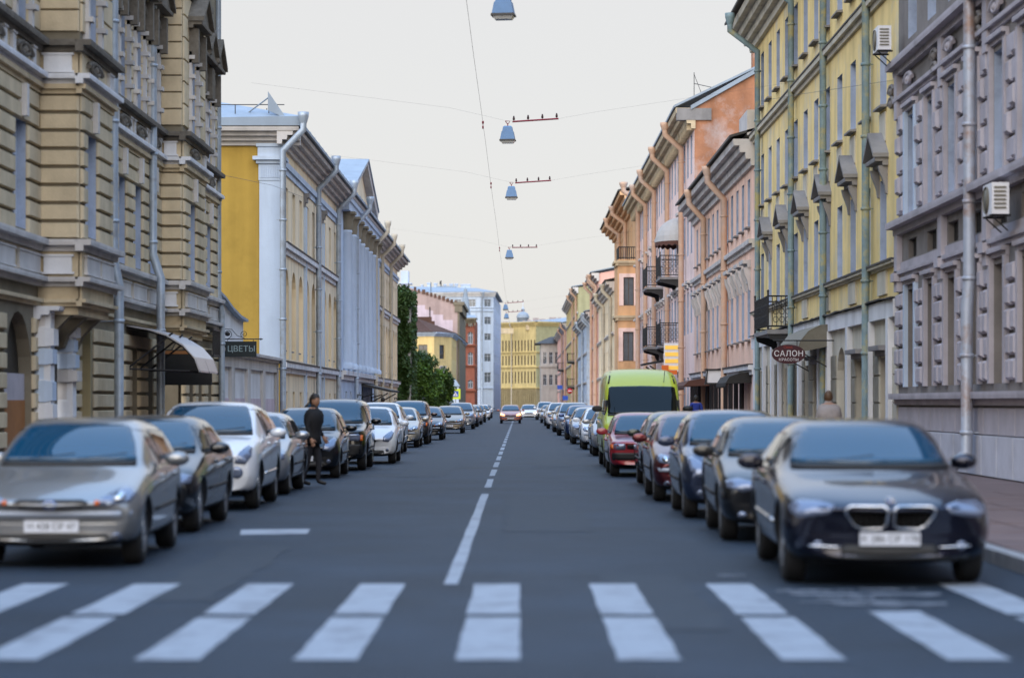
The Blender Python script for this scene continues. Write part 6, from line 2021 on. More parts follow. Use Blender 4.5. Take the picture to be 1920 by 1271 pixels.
TYPES = {}
def car_type(key, **P):
    body, bvh = car_body(P)
    L, W, H = P['L'], P['W'], P['H']
    hw = W / 2
    wr = P.get('wr', .70) * hw
    top = P['top']
    parts = []          # (name, mesh, parent index or None, loc, painted)
    def add(name, me, par=None, loc=(0, 0, 0), rot=(0, 0, 0), paint=False):
        parts.append((name, me, par, loc, rot, paint)); return len(parts) - 1
    add('body', body, None, paint=True)
    yc, yr0, yr1, ybl = P['cowl'], P['rf'], P['rr'], P['bl']
    zc = interp(top, yc)
    bel = P['belt']
    def aw(z):
        zb = interp(bel, yc + .3); g = min(1, max(0, (z - zb) / (H - zb)))
        return lerp(.935 * hw * .985, wr, g)
    z0, z1 = zc + .05, H - P.get('hdr', .10)
    ws = [(-aw(z0) + .08, z0), (0, z0 - .015), (aw(z0) - .08, z0), (aw((z0 + z1) / 2) - .075, (z0 + z1) / 2), (aw(z1) - .10, z1 - .03), (aw(z1) - .15, z1), (0, z1 + .018), (-aw(z1) + .15, z1), (-aw(z1) + .10, z1 - .03), (-aw((z0 + z1) / 2) + .075, (z0 + z1) / 2)]
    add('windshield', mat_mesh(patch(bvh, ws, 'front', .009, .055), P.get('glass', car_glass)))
    # black wiper cowl strip
    cs = [(-aw(z0) + .07, z0 - .05), (aw(z0) - .07, z0 - .05), (aw(z0) - .08, z0 - .005), (-aw(z0) + .08, z0 - .005)]
    add('wiper_cowl', mat_mesh(patch(bvh, cs, 'front', .008, .06), car_black))
    # side windows
    def yf(z):
        for (a, za), (b, zb) in zip(top, top[1:]):
            if a >= yc - .01 and za <= z <= zb: return lerp(a, b, (z - za) / max(1e-6, zb - za))
        return yr0
    def yb(z):
        for (a, za), (b, zb) in list(zip(top, top[1:]))[::-1]:
            if b <= ybl + .01 and zb <= z <= za: return lerp(a, b, (z - za) / min(-1e-6, zb - za))
        return yr1
    zs0 = interp(bel, (yc + ybl) / 2) + .05
    zs1 = H - P.get('rail', .15)
    zsf = interp(bel, yc + .4) + .05
    rear_end = P.get('rwin', None)
    yA0, yA1 = yf(min(zsf, zs1)) + .22, yf(zs1) + .10
    yB0, yB1 = (yb(zs0) - .22, yb(zs1) - .12) if rear_end is None else rear_end
    yp = P['bp']
    wins = [('front_side_window', [(yA0, zsf), (yp - .03, zs0), (yp - .03, zs1), (yA1, zs1)])]
    if yB0 > yp + .3:
        wins.append(('rear_side_window', [(yp + .03, zs0), (yB0, zs0 + .02), (yB1, zs1 - .02), (yp + .03, zs1)]))
    for nm, ol in wins:
        for vw in ('left', 'right'):
            add(nm, mat_mesh(patch(bvh, ol, vw, .008, .07), car_side_glass))
    # rear window
    zr0, zr1 = interp(top, ybl) + .05, H - .12
    if P.get('rear', True):
        rw = [(-aw(zr0) + .12, zr0), (aw(zr0) - .12, zr0), (aw(zr1) - .12, zr1), (-aw(zr1) + .12, zr1)]
        add('rear_window', mat_mesh(patch(bvh, rw, 'rear', .009, .08), car_side_glass))
    for nm, ol, m_, both in P['front']:
        for o in ([ol, mir(ol)] if both else [ol]):
            i = add(nm, mat_mesh(patch(bvh, o, 'front', .010 if nm != 'bumper' else .006, .06), m_))
    for o in ([(.62 * hw, .72), (.9 * hw, .74), (.9 * hw, .92), (.62 * hw, .88)],):
        for q in (o, mir(o)): add('tail_light', mat_mesh(patch(bvh, q, 'rear', .01, .08), red_lens))
    # door seams, handles, sill strip
    dz0, dz1 = P.get('clear', .19) + .12, zs0 - .02
    d0, d2 = P['ax'][0] + P['r'] + .16, P['ax'][1] - P['r'] * .75
    for vw in ('left', 'right'):
        for ysm in [d0, yp] + ([d2] if P.get('doors', 4) == 4 else []):
            add('door_seam', mat_mesh(patch(bvh, [(ysm - .006, dz0), (ysm + .006, dz0), (ysm + .006, dz1), (ysm - .006, dz1)], vw, .0015, .2, .004), car_black))
        for yh in (yp - .22, d2 - .10):
            add('door_handle', mat_mesh(patch(bvh, rounded(yh - .10, yh + .10, zs0 - .17, zs0 - .135, .015, 2), vw, .03, .15, .03), P.get('paint', car_paint)), paint=True)
        add('side_moulding', mat_mesh(patch(bvh, [(d0, .50), (d2, .52), (d2, .56), (d0, .54)], vw, .012, .4, .012), P.get('mould', car_black)))
    # number plate
    pz = P['plate']
    h = bvh.ray_cast(Vector((0, -3, pz)), Vector((0, 1, 0)))
    py = h[0].y - .02
    mb = MB(); mb.box(-.26, .26, py - .008, py + .02, pz - .056, pz + .056)
    ip = add('number_plate', mb.mesh('number_plate', plate_m))
    mb = MB()
    for k, wd in enumerate((.05, .045, .045, .045, .05, .05, .035, .035)):
        xk = -.225 + k * .058
        mb.box(xk, xk + wd * .35, py - .0105, py - .0085, pz - .032, pz + .032)
        mb.box(xk + wd * .35, xk + wd * .9, py - .0105, py - .0085, pz + (.02 if k % 2 else -.032), pz + (.032 if k % 2 else -.018))
    if P.get('plate_text'):
        tm = text_mesh(P['plate_text'], .085, .001)
        add('plate_text', mat_mesh(tm, plate_ink), ip, (0, py - .0095, pz), (pi / 2, 0, 0))
    # mirrors
    mz = zsf + P.get('mz', .06)
    mm = mirror_mesh(P.get('mirror_m', car_paint))
    for s in (-1, 1):
        add('mirror', mm, None, (s * (hw + .10), yA0 + .10, mz), (0, 0, 0 if s > 0 else pi), True)
    # wipers
    mb = MB()
    for xw in (-.5, .1):
        p = [(xw * hw, z0 + .01), (xw * hw + .55 * hw, z0 + .07)]
        pts = []
        for a, b in p:
            hh = bvh.ray_cast(Vector((a, -3, b)), Vector((0, 1, 0)))
            if hh[0]: pts.append((a, hh[0].y - .02, b))
        if len(pts) == 2: mb.tube(pts, .008, 4)
    if mb.v: add('wiper', mb.mesh('wiper', car_black))
    tm, rm, dm = wheel_meshes(P['r'], spokes=P.get('spokes', 5))
    for ay in P['ax']:
        for s in (-1, 1):
            i = add('wheel', tm, None, (s * (hw - .155), ay, P['r']), (0, 0, 0 if s > 0 else pi))
            add('rim', rm, i); add('brake_disc', dm, i)
    for nm, me in P.get('extra', lambda bvh: [])(bvh): add(nm, me)
    # underside so that no light leaks below
    mb = MB(); mb.box(-hw * .62, hw * .62, .35, L - .35, P.get('clear', .19) + .015, P.get('clear', .19) + .1); add('underbody', mb.mesh('underbody', car_black))
    TYPES[key] = (parts, P)

def place_car(key, color, x, y, label, yaw=0.0, cat='car', group=None, lit=None, name='parked_car', skip=()):
    parts, P = TYPES[key]
    t = thing(name, label, cat, (x, y, 0.0065), radians(yaw), group)
    objs = []
    for (nm, me, par, loc, rot, paint) in parts:
        o = bpy.data.objects.new(nm, me)
        C.objects.link(o)
        o.parent = t if par is None else objs[par]
        o.location = loc; o.rotation_euler = rot
        if paint: o.color = (*color, .08 if min(color) > .6 or max(color) - min(color) > .15 else (.62 if min(color) > .12 else .85))
        if lit and nm == 'headlight':
            o.data = me.copy(); mat_mesh(o.data, lit)
        objs.append(o)
    return t

bar_patch = lambda bvh, ol, m_, off=.012, cell=.06: mat_mesh(patch(bvh, ol, 'front', off, cell), m_)
def ell(cx, cz, rx, rz, n=18): return [(cx + rx * cos(2 * pi * k / n), cz + rz * sin(2 * pi * k / n)) for k in range(n)]
def ring_tube(bvh, ol, r, m_, off=.015):
    mb = MB(); pts = []
    for a, b in ol + [ol[0], ol[1]]:
        h = bvh.ray_cast(Vector((a, -3, b)), Vector((0, 1, 0)))
        pts.append((a, h[0].y - off, b))
    mb.tube(pts, r, 6)
    return mb.mesh('trim', m_)

grille_black = mat('grille_shadow', (0.003, 0.003, 0.003), rough=0.9, spec=0.1)
# --- large dark saloon with twin kidney grille
kid = [(.025, .67), (.03, .55), (.07, .505), (.24, .50), (.31, .53), (.385, .64), (.38, .68), (.34, .70), (.06, .70)]
hl = [(.47, .70), (.52, .645), (.64, .615), (.78, .60), (.84, .64), (.85, .70), (.76, .745), (.60, .735)]
def bmw_extra(bvh):
    out = []
    for o in (kid, mir(kid)):
        out.append(('grille_frame', ring_tube(bvh, o, .014, chrome)))
        s = -1 if o is not kid else 1
        mb = MB()
        for k in range(6):
            a = s * (.07 + k * .046)
            h = bvh.ray_cast(Vector((a, -3, .6)), Vector((0, 1, 0)))
            mb.box(a - .003, a + .003, h[0].y - .016, h[0].y, .52, .68)
        out.append(('grille_slats', mb.mesh('grille_slats', car_black)))
    h = bvh.ray_cast(Vector((0, -3, .735)), Vector((0, 1, 0)))
    for k in range(4):
        mb = MB(); a0 = k * pi / 2
        yy_ = h[0].y - .022
        mb.add([(0, yy_, .735)] + [(.034 * cos(a0 + j * pi / 8), yy_, .735 + .034 * sin(a0 + j * pi / 8)) for j in range(5)], [(0, 1, 2, 3, 4, 5)])
        out.append(('badge_quarter', mb.mesh('badge_quarter', badge_blue if k % 2 else plate_m)))
    mb = MB(); mb.lathe([(.034, -.02), (.034, .03), (.042, .03), (.042, -.02)], 18, fn=lambda r, q, a: (r * cos(a), h[0].y - q, .735 + r * sin(a))); out.append(('badge_ring', mb.mesh('badge_ring', chrome)))
    for s in (-1, 1):
        out.append(('chrome_strip', bar_patch(bvh, [(s * .42, .335), (s * .70, .35), (s * .70, .365), (s * .42, .35)] if s > 0 else [(s * .70, .35), (s * .42, .335), (s * .42, .35), (s * .70, .365)], chrome)))
        hh = bvh.ray_cast(Vector((s * .43, -3, .66)), Vector((0, 1, 0)))
    return out
car_type('executive', L=4.9, W=1.86, H=1.46, ax=(.86, 3.82), r=.335, cowl=1.50, rf=2.35, rr=3.45, bl=4.15, bp=2.62,
         top=[(0, .66), (.10, .74), (.6, .86), (1.50, .985), (2.30, 1.40), (2.75, 1.46), (3.40, 1.43), (4.15, 1.12), (4.75, 1.06), (4.9, .92)],
         belt=[(0, .66), (1.3, .90), (4.9, 1.0)], wr=.66, plate=.415, plate_text='К 286 СР 178', spokes=10, mould=chrome,
         front=[('grille', kid, grille_black, True), ('headlight', hl, lens, True), ('air_intake', rounded(-.42, .42, .24, .37, .05), car_black, False), ('fog_light', ell(.62, .36, .045, .04), lens, True)],
         extra=bmw_extra)
# --- silver hatchback with oval grille
fg_ = [(-.36, .63), (-.30, .585), (-.15, .565), (.15, .565), (.30, .585), (.36, .63), (.30, .655), (-.30, .655)]
fh = [(.42, .62), (.55, .60), (.74, .63), (.78, .70), (.72, .775), (.62, .75), (.48, .67)]
def ford_extra(bvh):
    h = bvh.ray_cast(Vector((0, -3, .612)), Vector((0, 1, 0)))
    out = [('badge', bar_patch(bvh, ell(0, .61, .06, .028), badge_blue, .02)), ('badge_ring', ring_tube(bvh, ell(0, .61, .064, .031), .006, chrome, .02))]
    for s in (-1, 1):
        out.append(('indicator', bar_patch(bvh, ell(s * .44, .625, .025, .02, 8) if s > 0 else mir(ell(.44, .625, .025, .02, 8)), amber, .016)))
        out.append(('headlamp_bulb', bar_patch(bvh, ell(s * .64, .68, .055, .05) if s > 0 else mir(ell(.64, .68, .055, .05)), chrome, .014)))
    out.append(('bumper_strip', bar_patch(bvh, [(-.74, .49), (.74, .49), (.76, .55), (-.76, .55)], lens_strip, .012, .1)))
    return out
lens_strip = mat('bumper_strip', (.30, .34, .42), rough=.35, coat=.5)
car_type('hatchback', L=4.2, W=1.72, H=1.46, ax=(.85, 3.46), r=.31, cowl=1.10, rf=1.95, rr=3.35, bl=4.0, bp=2.25,
         top=[(0, .60), (.10, .70), (.5, .83), (1.10, .96), (1.95, 1.40), (2.4, 1.46), (3.35, 1.41), (3.75, 1.28), (4.0, 1.02), (4.2, .86)],
         belt=[(0, .62), (1.1, .88), (4.2, 1.0)], wr=.68, plate=.40, plate_text='Н 428 СР 47',
         front=[('grille', fg_, car_black, False), ('headlight', fh, lens, True), ('air_intake', rounded(-.55, .55, .24, .33, .04), car_black, False), ('fog_light', ell(.62, .30, .05, .04), lens, True)], extra=ford_extra)
# --- family saloon
sh_ = [(.44, .62), (.60, .58), (.78, .62), (.79, .70), (.66, .73), (.50, .69)]
sg_ = [(-.34, .60), (-.28, .54), (.28, .54), (.34, .60), (.30, .68), (-.30, .68)]
car_type('saloon', L=4.55, W=1.76, H=1.45, ax=(.88, 3.50), r=.315, cowl=1.22, rf=2.05, rr=3.15, bl=3.80, bp=2.35,
         top=[(0, .62), (.10, .72), (.55, .84), (1.22, .96), (2.05, 1.40), (2.45, 1.45), (3.15, 1.42), (3.80, 1.10), (4.40, 1.03), (4.55, .88)],
         belt=[(0, .64), (1.2, .90), (4.55, 1.0)], wr=.67, plate=.43,
         front=[('grille', sg_, car_black, False), ('headlight', sh_, lens, True), ('air_intake', rounded(-.5, .5, .25, .34, .04), car_black, False), ('fog_light', ell(.62, .32, .05, .035), lens, True)])
# --- rounded crossover
xh = [(.56, .70), (.72, .68), (.80, .80), (.80, .92), (.74, .96), (.62, .84)]
xl2 = ell(.60, .56, .09, .085)
car_type('crossover', L=4.3, W=1.82, H=1.64, ax=(.86, 3.42), r=.34, cowl=1.05, rf=1.85, rr=3.3, bl=4.0, bp=2.2, clear=.22,
         top=[(0, .78), (.12, .92), (.6, 1.04), (1.05, 1.10), (1.85, 1.55), (2.35, 1.64), (3.3, 1.56), (3.8, 1.38), (4.0, 1.16), (4.3, .95)],
         belt=[(0, .78), (1.0, 1.0), (4.3, 1.14)], wr=.70, plate=.50, mould=car_paint,
         front=[('grille', [(-.36, .72), (-.30, .64), (.30, .64), (.36, .72), (.33, .77), (-.33, .77)], car_black, False), ('headlight', xh, lens, True), ('fog_light', xl2, lens, True), ('air_intake', rounded(-.42, .42, .28, .42, .05), car_black, False)])
# --- boxy off-roader
def suv_extra(bvh):
    mb = MB()
    for s in (-1, 1): mb.tube([(s * .55, 2.2, 1.72), (s * .55, 2.25, 1.79), (s * .55, 3.95, 1.78), (s * .55, 4.0, 1.70)], .018, 6)
    return [('roof_rail', mb.mesh('roof_rail', car_black))]
car_type('offroader', L=4.4, W=1.80, H=1.70, ax=(.84, 3.48), r=.35, cowl=1.25, rf=1.85, rr=3.95, bl=4.3, bp=2.25, clear=.24, wr=.76,
         top=[(0, .86), (.08, .97), (.8, 1.06), (1.25, 1.10), (1.85, 1.62), (2.2, 1.70), (3.95, 1.68), (4.2, 1.58), (4.3, 1.10), (4.4, .95)],
         belt=[(0, .86), (1.2, 1.03), (4.4, 1.08)], plate=.56, slant=.05, extra=suv_extra,
         front=[('grille', rounded(-.40, .40, .70, .84, .03), car_black, False), ('headlight', rounded(.46, .74, .70, .86, .05), lens, True), ('indicator', rounded(.745, .80, .70, .84, .02), amber, True), ('bumper', rounded(-.80, .80, .34, .62, .05), car_black, False)])
# --- small round hatch
car_type('supermini', L=3.75, W=1.67, H=1.52, ax=(.72, 3.14), r=.29, cowl=.95, rf=1.70, rr=2.95, bl=3.6, bp=2.0,
         top=[(0, .62), (.12, .76), (.5, .92), (.95, 1.0), (1.70, 1.45), (2.15, 1.52), (2.95, 1.45), (3.35, 1.30), (3.6, 1.04), (3.75, .85)],
         belt=[(0, .66), (.9, .92), (3.75, 1.0)], wr=.70, plate=.42,
         front=[('grille', ell(0, .60, .30, .06), car_black, False), ('headlight', [(.46, .60), (.60, .57), (.70, .66), (.74, .80), (.68, .86), (.56, .78), (.48, .70)], lens, True), ('air_intake', rounded(-.5, .5, .25, .36, .05), car_black, False), ('fog_light', ell(.58, .36, .045, .04), lens, True)])
# --- old square hatchback
car_type('oldtimer', L=4.0, W=1.63, H=1.40, ax=(.80, 3.26), r=.285, cowl=1.12, rf=1.80, rr=3.1, bl=3.72, bp=2.1, slant=.02, wr=.72,
         top=[(0, .70), (.06, .78), (.8, .86), (1.12, .90), (1.80, 1.34), (2.15, 1.40), (3.1, 1.37), (3.72, .98), (3.92, .92), (4.0, .80)],
         belt=[(0, .70), (1.1, .85), (4.0, .90)], plate=.42,
         front=[('grille', rounded(-.42, .42, .60, .70, .02), car_black, False), ('headlight', rounded(.45, .70, .585, .715, .03), lens, True), ('indicator', rounded(.705, .77, .60, .70, .015), amber, True), ('bumper', rounded(-.74, .74, .36, .52, .03), car_black, False)])
van_glass = mat('dark_van_glass', (0.004, 0.006, 0.006), rough=0.05, spec=0.25)  # near-black, weakly shiny glass imitates a dark reflection in the windscreen
# --- high-roof van
def van_extra(bvh):
    out = []
    for s in (-1, 1):
        mb = MB(); mb.box(s * .86 - .02, s * .86 + .02, .0, .02, 0, .01)
    out.append(('bonnet_black', mat_mesh(patch(bvh, rounded(-.62, .62, .62, .80, .06), 'front', .012, .1), car_black)))
    for s in (-1, 1):
        o = [(.80, 2.06), (.84, 2.06), (.76, 2.40), (.73, 2.40)]
        out.append(('roof_seam', mat_mesh(patch(bvh, o if s > 0 else mir(o), 'front', .006, .1), car_black)))
    mb = MB(); h = bvh.ray_cast(Vector((.55, -3, 2.1)), Vector((0, 1, 0))); mb.tube([(.55, h[0].y - .01, 2.1), (.57, h[0].y - .1, 2.38)], .008, 5); out.append(('aerial', mb.mesh('aerial', car_black)))
    return out
car_type('van', L=5.6, W=2.04, H=2.46, ax=(.95, 4.3), r=.34, cowl=.78, rf=1.65, rr=5.3, bl=5.45, bp=2.25, clear=.24, wr=.88, doors=2, rear=False, rail=.80, hdr=.47, rwin=(2.3, 2.3), mz=.16, mirror_m=car_black, glass=van_glass,
         top=[(0, .80), (.08, .98), (.45, 1.16), (.78, 1.27), (1.45, 2.02), (1.75, 2.30), (2.3, 2.46), (5.3, 2.46), (5.5, 2.36), (5.6, 2.0)],
         belt=[(0, .80), (.7, 1.2), (2, 1.30), (5.6, 1.32)], plate=.46, paint=van_paint, slant=.12, extra=van_extra,
         front=[('headlight', [(.58, .86), (.80, .84), (.86, 1.0), (.80, 1.14), (.66, 1.02)], lens, True), ('air_intake', rounded(-.7, .7, .34, .56, .05), car_black, False)])

silver, gold, navy, black, dkgrey, white = (.32, .33, .35), (.27, .27, .27), (.005, .006, .020), (.008, .008, .009), (.022, .022, .024), (.66, .67, .70)
red, maroon_, green, blue, tan_, brown, beige_ = (.26, .010, .018), (.10, .008, .014), (.014, .022, .020), (.03, .06, .18), (.25, .20, .14), (.06, .035, .028), (.42, .38, .32)
LEFT = 'cars parked along the left kerb'
RIGHT = 'cars parked along the right kerb'
XL_C = -4.72
# key, colour, x of centre, nose distance, yaw, label
ROW = [
 ('hatchback', gold, -4.52, 23.2, 1.5, 'silver gold hatchback with oval grille, nearest car on the left', LEFT),
 ('saloon', dkgrey, -4.80, 29.2, 0, 'dark saloon parked between the silver gold hatchback and the white crossover', LEFT),
 ('crossover', white, -4.80, 35.7, 0, 'white rounded crossover, largest white car on the left', LEFT),
 ('saloon', silver, -4.85, 41.4, 0, 'silver saloon half hidden behind the man in black', LEFT),
 ('supermini', dkgrey, -4.62, 50.8, 0, 'dark small hatchback parked just beyond the man in black', LEFT),
 ('offroader', black, -4.50, 56.6, 0, 'black boxy off-roader with roof rails on the left', LEFT),
 ('supermini', white, -4.05, 63.0, 0, 'small white hatchback with bright blue windscreen beside the black off-roader', LEFT),
 ('crossover', (.66, .67, .70), -4.55, 75.5, 0, 'white crossover behind the small white hatchback on the left', LEFT),
 ('hatchback', beige_, -4.42, 86, 0, 'pale beige hatchback following the second white crossover on the left', LEFT),
 ('offroader', brown, -4.36, 92.5, 0, 'dark brown off-roader halfway down the left row', LEFT),
 ('hatchback', black, -4.10, 103.5, 0, 'black hatchback with dark blue bonnet halfway down the left row', LEFT),
 ('hatchback', tan_, -3.75, 126, 0, 'tan hatchback in front of the small trees on the left', LEFT),
 ('crossover', silver, -3.62, 146, 0, 'silver crossover beyond the tan hatchback on the left', LEFT),
 ('saloon', dkgrey, -3.60, 160, 0, 'far dark grey saloon near the yellow crossing sign', LEFT),
 ('saloon', silver, -3.60, 176, 0, 'far silver saloon level with the tree on the left', LEFT),
 ('hatchback', green, -3.6, 196, 0, 'far dark green hatchback past the tree on the left', LEFT),
 ('saloon', white, -3.6, 222, 0, 'far white saloon on the left below the ice blue block', LEFT),
 ('saloon', navy, -3.7, 250, 0, 'farthest dark car in the left row', LEFT),
 ('executive', navy, 3.20, 20.8, -1.5, 'dark navy saloon with chrome kidney grille, nearest car on the right', RIGHT),
 ('saloon', dkgrey, 3.15, 27.4, -1, 'dark grey saloon parked directly behind the navy saloon', RIGHT),
 ('supermini', (.035, .05, .10), 3.05, 33.0, 0, 'dark blue small hatchback with large upright headlights on the right', RIGHT),
 ('hatchback', maroon_, 2.98, 38.6, 0, 'maroon hatchback mostly hidden behind the dark blue small hatchback', RIGHT),
 ('saloon', green, 3.15, 44.6, 0, 'dark green saloon in front of the red old hatchback', RIGHT),
 ('oldtimer', red, 2.72, 51.8, 0, 'red old square hatchback in front of the lime green van', RIGHT),
 ('saloon', silver, 3.0, 72, 0, 'silver saloon directly behind the lime green van', RIGHT),
 ('hatchback', white, 2.92, 82, 0, 'white hatchback two cars behind the lime green van', RIGHT),
 ('saloon', silver, 2.82, 93, 0, 'silver grey saloon three cars behind the lime green van', RIGHT),
 ('supermini', blue, 2.75, 104, 0, 'blue small hatchback midway down the right row', RIGHT),
 ('crossover', silver, 2.68, 117, 0, 'silver crossover midway down the right row', RIGHT),
 ('hatchback', beige_, 2.6, 131, 0, 'pale beige hatchback far down the right row', RIGHT),
 ('crossover', white, 2.5, 148, 0, 'tall white crossover far down the right row', RIGHT),
 ('saloon', dkgrey, 2.5, 166, 0, 'far dark grey saloon in the right row', RIGHT),
 ('saloon', silver, 2.45, 190, 0, 'far silver saloon near the end of the right row', RIGHT),
 ('offroader', white, 2.4, 225, 0, 'far white off-roader near the end of the right row', RIGHT),
 ('saloon', black, 2.4, 262, 0, 'farthest black car in the right row', RIGHT),
]
for key, col, x, y, yaw, lab, grp in ROW:
    place_car(key, col, x, y, lab, yaw, 'car', grp)
place_car('van', (.38, .58, .02), 3.02, 58.5, 'lime green high-roofed van parked on the right', 0, 'van', None, name='parked_van')
place_car('hatchback', (.33, .10, .07), -.73, 186, 'reddish car driving up the middle of the road with glowing orange headlights', 0, 'car', None, lit=lens_lit, name='moving_car')
place_car('saloon', white, .85, 228, 'white saloon with lit headlights driving at the right of the centre line', 0, 'car', None, lit=lens_lit_white, name='moving_car')

# ================================================================== PEOPLE
skin_m = mat('skin', (0.30, 0.16, 0.10), rough=0.55)
hair_m = mat('dark_hair', (0.018, 0.013, 0.010), rough=0.6)
hair_b = mat('brown_hair', (0.085, 0.045, 0.022), rough=0.6, var=.2, scale=30)
cloth_black = mat('black_cloth', (0.010, 0.010, 0.012), rough=0.85, var=.2, scale=10)
cloth_beige = mat('beige_cloth', (0.27, 0.235, 0.22), rough=0.9, var=.15, scale=8, bump=.3, bscale=30)
cloth_blue = mat('blue_cloth', (0.02, 0.04, 0.24), rough=0.85, var=.1, scale=8)
cloth_dark = mat('dark_trousers', (0.02, 0.02, 0.026), rough=0.9)
shoe_m = mat('shoe', (0.012, 0.01, 0.009), rough=0.5)

def person(label, x, y, z0, h, rotz, top_m, leg_m, hair, stride=.12, lean=0.0, arms=(0, 0), head_yaw=0.0, bald=False, coat=False):
    t = thing('person', label, 'person', (x, y, z0), rotz)
    k = h / 1.75
    J = {}
    V, E, R = [], [], []
    def jt(n, p, r, par=None):
        V.append((p[0] * k, p[1] * k, p[2] * k)); R.append((r[0] * k, r[1] * k) if isinstance(r, tuple) else (r * k, r * k))
        J[n] = len(V) - 1
        if par: E.append((J[par], J[n]))
    L = lean
    jt('pelvis', (0, 0, .96), (.155, .115))
    jt('waist', (0, -.02 - L * .3, 1.08), (.145, .105), 'pelvis')
    jt('chest', (0, -.03 - L * .7, 1.28), (.175, .12), 'waist')
    jt('collar', (0, -.01 - L, 1.44), (.11, .085), 'chest')
    jt('neck', (0, -.015 - L * 1.1, 1.50), .055, 'collar')
    for s, nm in ((1, 'l'), (-1, 'r')):
        a = arms[0] if s > 0 else arms[1]
        jt('sh' + nm, (s * .175, -.01 - L * .9, 1.41), .075, 'collar')
        jt('el' + nm, (s * .235, .02 - L * .6 - .10 * a, 1.13), .05, 'sh' + nm)
        jt('wr' + nm, (s * .245, -.06 - L * .6 - .22 * a, .90 + .12 * max(0, a)), .034, 'el' + nm)
        jt('hip' + nm, (s * .09, 0, .90), .105, 'pelvis')
        st = stride * s
        jt('kn' + nm, (s * .10, -st * .8 - .02, .50), .066, 'hip' + nm)
        jt('an' + nm, (s * .10, -st * 1.2 + .04, .09), .045, 'kn' + nm)
        jt('to' + nm, (s * .115, -st * 1.2 - .13, .045), .038, 'an' + nm)
    me = bpy.data.meshes.new('person_body')
    me.from_pydata(V, E, [])
    o = bpy.data.objects.new('tmp', me); C.objects.link(o)
    md = o.modifiers.new('skin', 'SKIN')
    sv = me.skin_vertices[0].data
    for i, r in enumerate(R): sv[i].radius = r
    sv[0].use_root = True
    md2 = o.modifiers.new('s', 'SUBSURF'); md2.levels = 2; md2.render_levels = 2
    bmz = eval_mesh(o, 'body')
    bpy.data.objects.remove(o)
    # head, modelled as a shaped surface and joined into the body mesh
    hc = Vector((0, -.03 - L * 1.2, 1.615)) * k
    hb = MB()
    hv, hf = [], []
    nu, nv = 20, 14
    def headp(a, b):           # a around, b from chin (-) to crown (+); face looks to -y
        x_, y_, z_ = cos(b) * sin(a), -cos(b) * cos(a), sin(b)
        rx, ry, rz_ = .082, .104, .124
        fx = rx * (1 - .18 * max(0, -z_) ** 1.3)
        p = Vector((x_ * fx, y_ * ry * (1 - .10 * max(0, -z_)), z_ * rz_))
        fr = max(0, cos(a)) 
        p.y -= .022 * math.exp(-((a if a < pi else a - 2 * pi) / .16) ** 2) * math.exp(-((z_ + .15) / .16) ** 2)      # nose
        p.y += .010 * math.exp(-((abs(a if a < pi else a - 2 * pi) - .38) / .17) ** 2) * math.exp(-((z_ - .06) / .10) ** 2)  # eye sockets
        p.y -= .006 * fr * math.exp(-((z_ + .50) / .07) ** 2)                                                       # lips
        p.y -= .010 * fr * math.exp(-((z_ + .82) / .14) ** 2)                                                       # chin
        return p * k
    for j in range(nv + 1):
        b = -pi / 2 + pi * j / nv
        for i in range(nu): hv.append(headp(2 * pi * i / nu, b))
    for j in range(nv):
        for i in range(nu): hf.append((j * nu + i, j * nu + (i + 1) % nu, (j + 1) * nu + (i + 1) % nu, (j + 1) * nu + i))
    cy, sy = cos(head_yaw), sin(head_yaw)
    rot = lambda p: Vector((p.x * cy - p.y * sy, p.x * sy + p.y * cy, p.z)) + hc
    body = MB()
    bv = [tuple(v.co) for v in bmz.vertices]
    body.add(bv, [tuple(p.vertices) for p in bmz.polygons], smooth=True)
    for fi, f in enumerate(body.f):
        c = sum((Vector(body.v[i]) for i in f), Vector()) / len(f) / k
        mi = 1 if c.z < .93 and abs(c.x) < .2 else 0
        if c.z < .10: mi = 3
        if c.z > 1.475: mi = 2
        body.mi[fi] = mi
    body.add([rot(p) for p in hv], hf, smooth=True, mi=2)
    for s in (-1, 1):       # ears
        body.lathe([(0, .012), (.018, .008), (.022, 0), (0, -.008)], 8, fn=lambda r, q, a: tuple(rot(Vector((s * (.077 + q * .6), .01 + r * .7 * cos(a), -.005 + r * 1.4 * sin(a))) * k)), mi=2)
    # hands with five fingers
    for s, nm in ((1, 'l'), (-1, 'r')):
        w = Vector(V[J['wr' + nm]]); e_ = Vector(V[J['el' + nm]])
        d = (w - e_).normalized()
        side = Vector((0, -1, 0)) - d * d.dot(Vector((0, -1, 0))); side.normalize()
        pal = w + d * .085 * k
        body.tube([w - d * .01, w + d * .04 * k, pal], [.030 * k, .040 * k, .036 * k], 8, mi=2)
        inn = d.cross(side)
        for q in range(4):
            b0 = pal + side * (.028 - .019 * q) * k
            ln = (.070, .078, .073, .058)[q] * k
            body.tube([b0, b0 + d * ln * .5, b0 + d * ln * .9 - inn * s * .02 * k], [.0095 * k, .009 * k, .007 * k], 6, mi=2)
        th = w + d * .03 * k + side * .03 * k
        body.tube([th, th + side * .03 * k + d * .02 * k, th + side * .04 * k + d * .055 * k], [.012 * k, .011 * k, .008 * k], 6, mi=2)
    bo = mobj('body', body.mesh('body', [top_m, leg_m, skin_m, shoe_m]), t)
    # hair cap
    hm = MB(); vs2, fs2 = [], []
    for j in range(nv + 1):
        b = -pi / 2 + pi * j / nv
        for i in range(nu):
            a = 2 * pi * i / nu
            p = headp(a, b)
            zf = sin(b)
            lim = .30 + .55 * max(0, cos(a))**.5 if cos(a) > 0 else -.35
            vs2.append(rot(p * 1.13 + Vector((0, .004, .006)) * k))
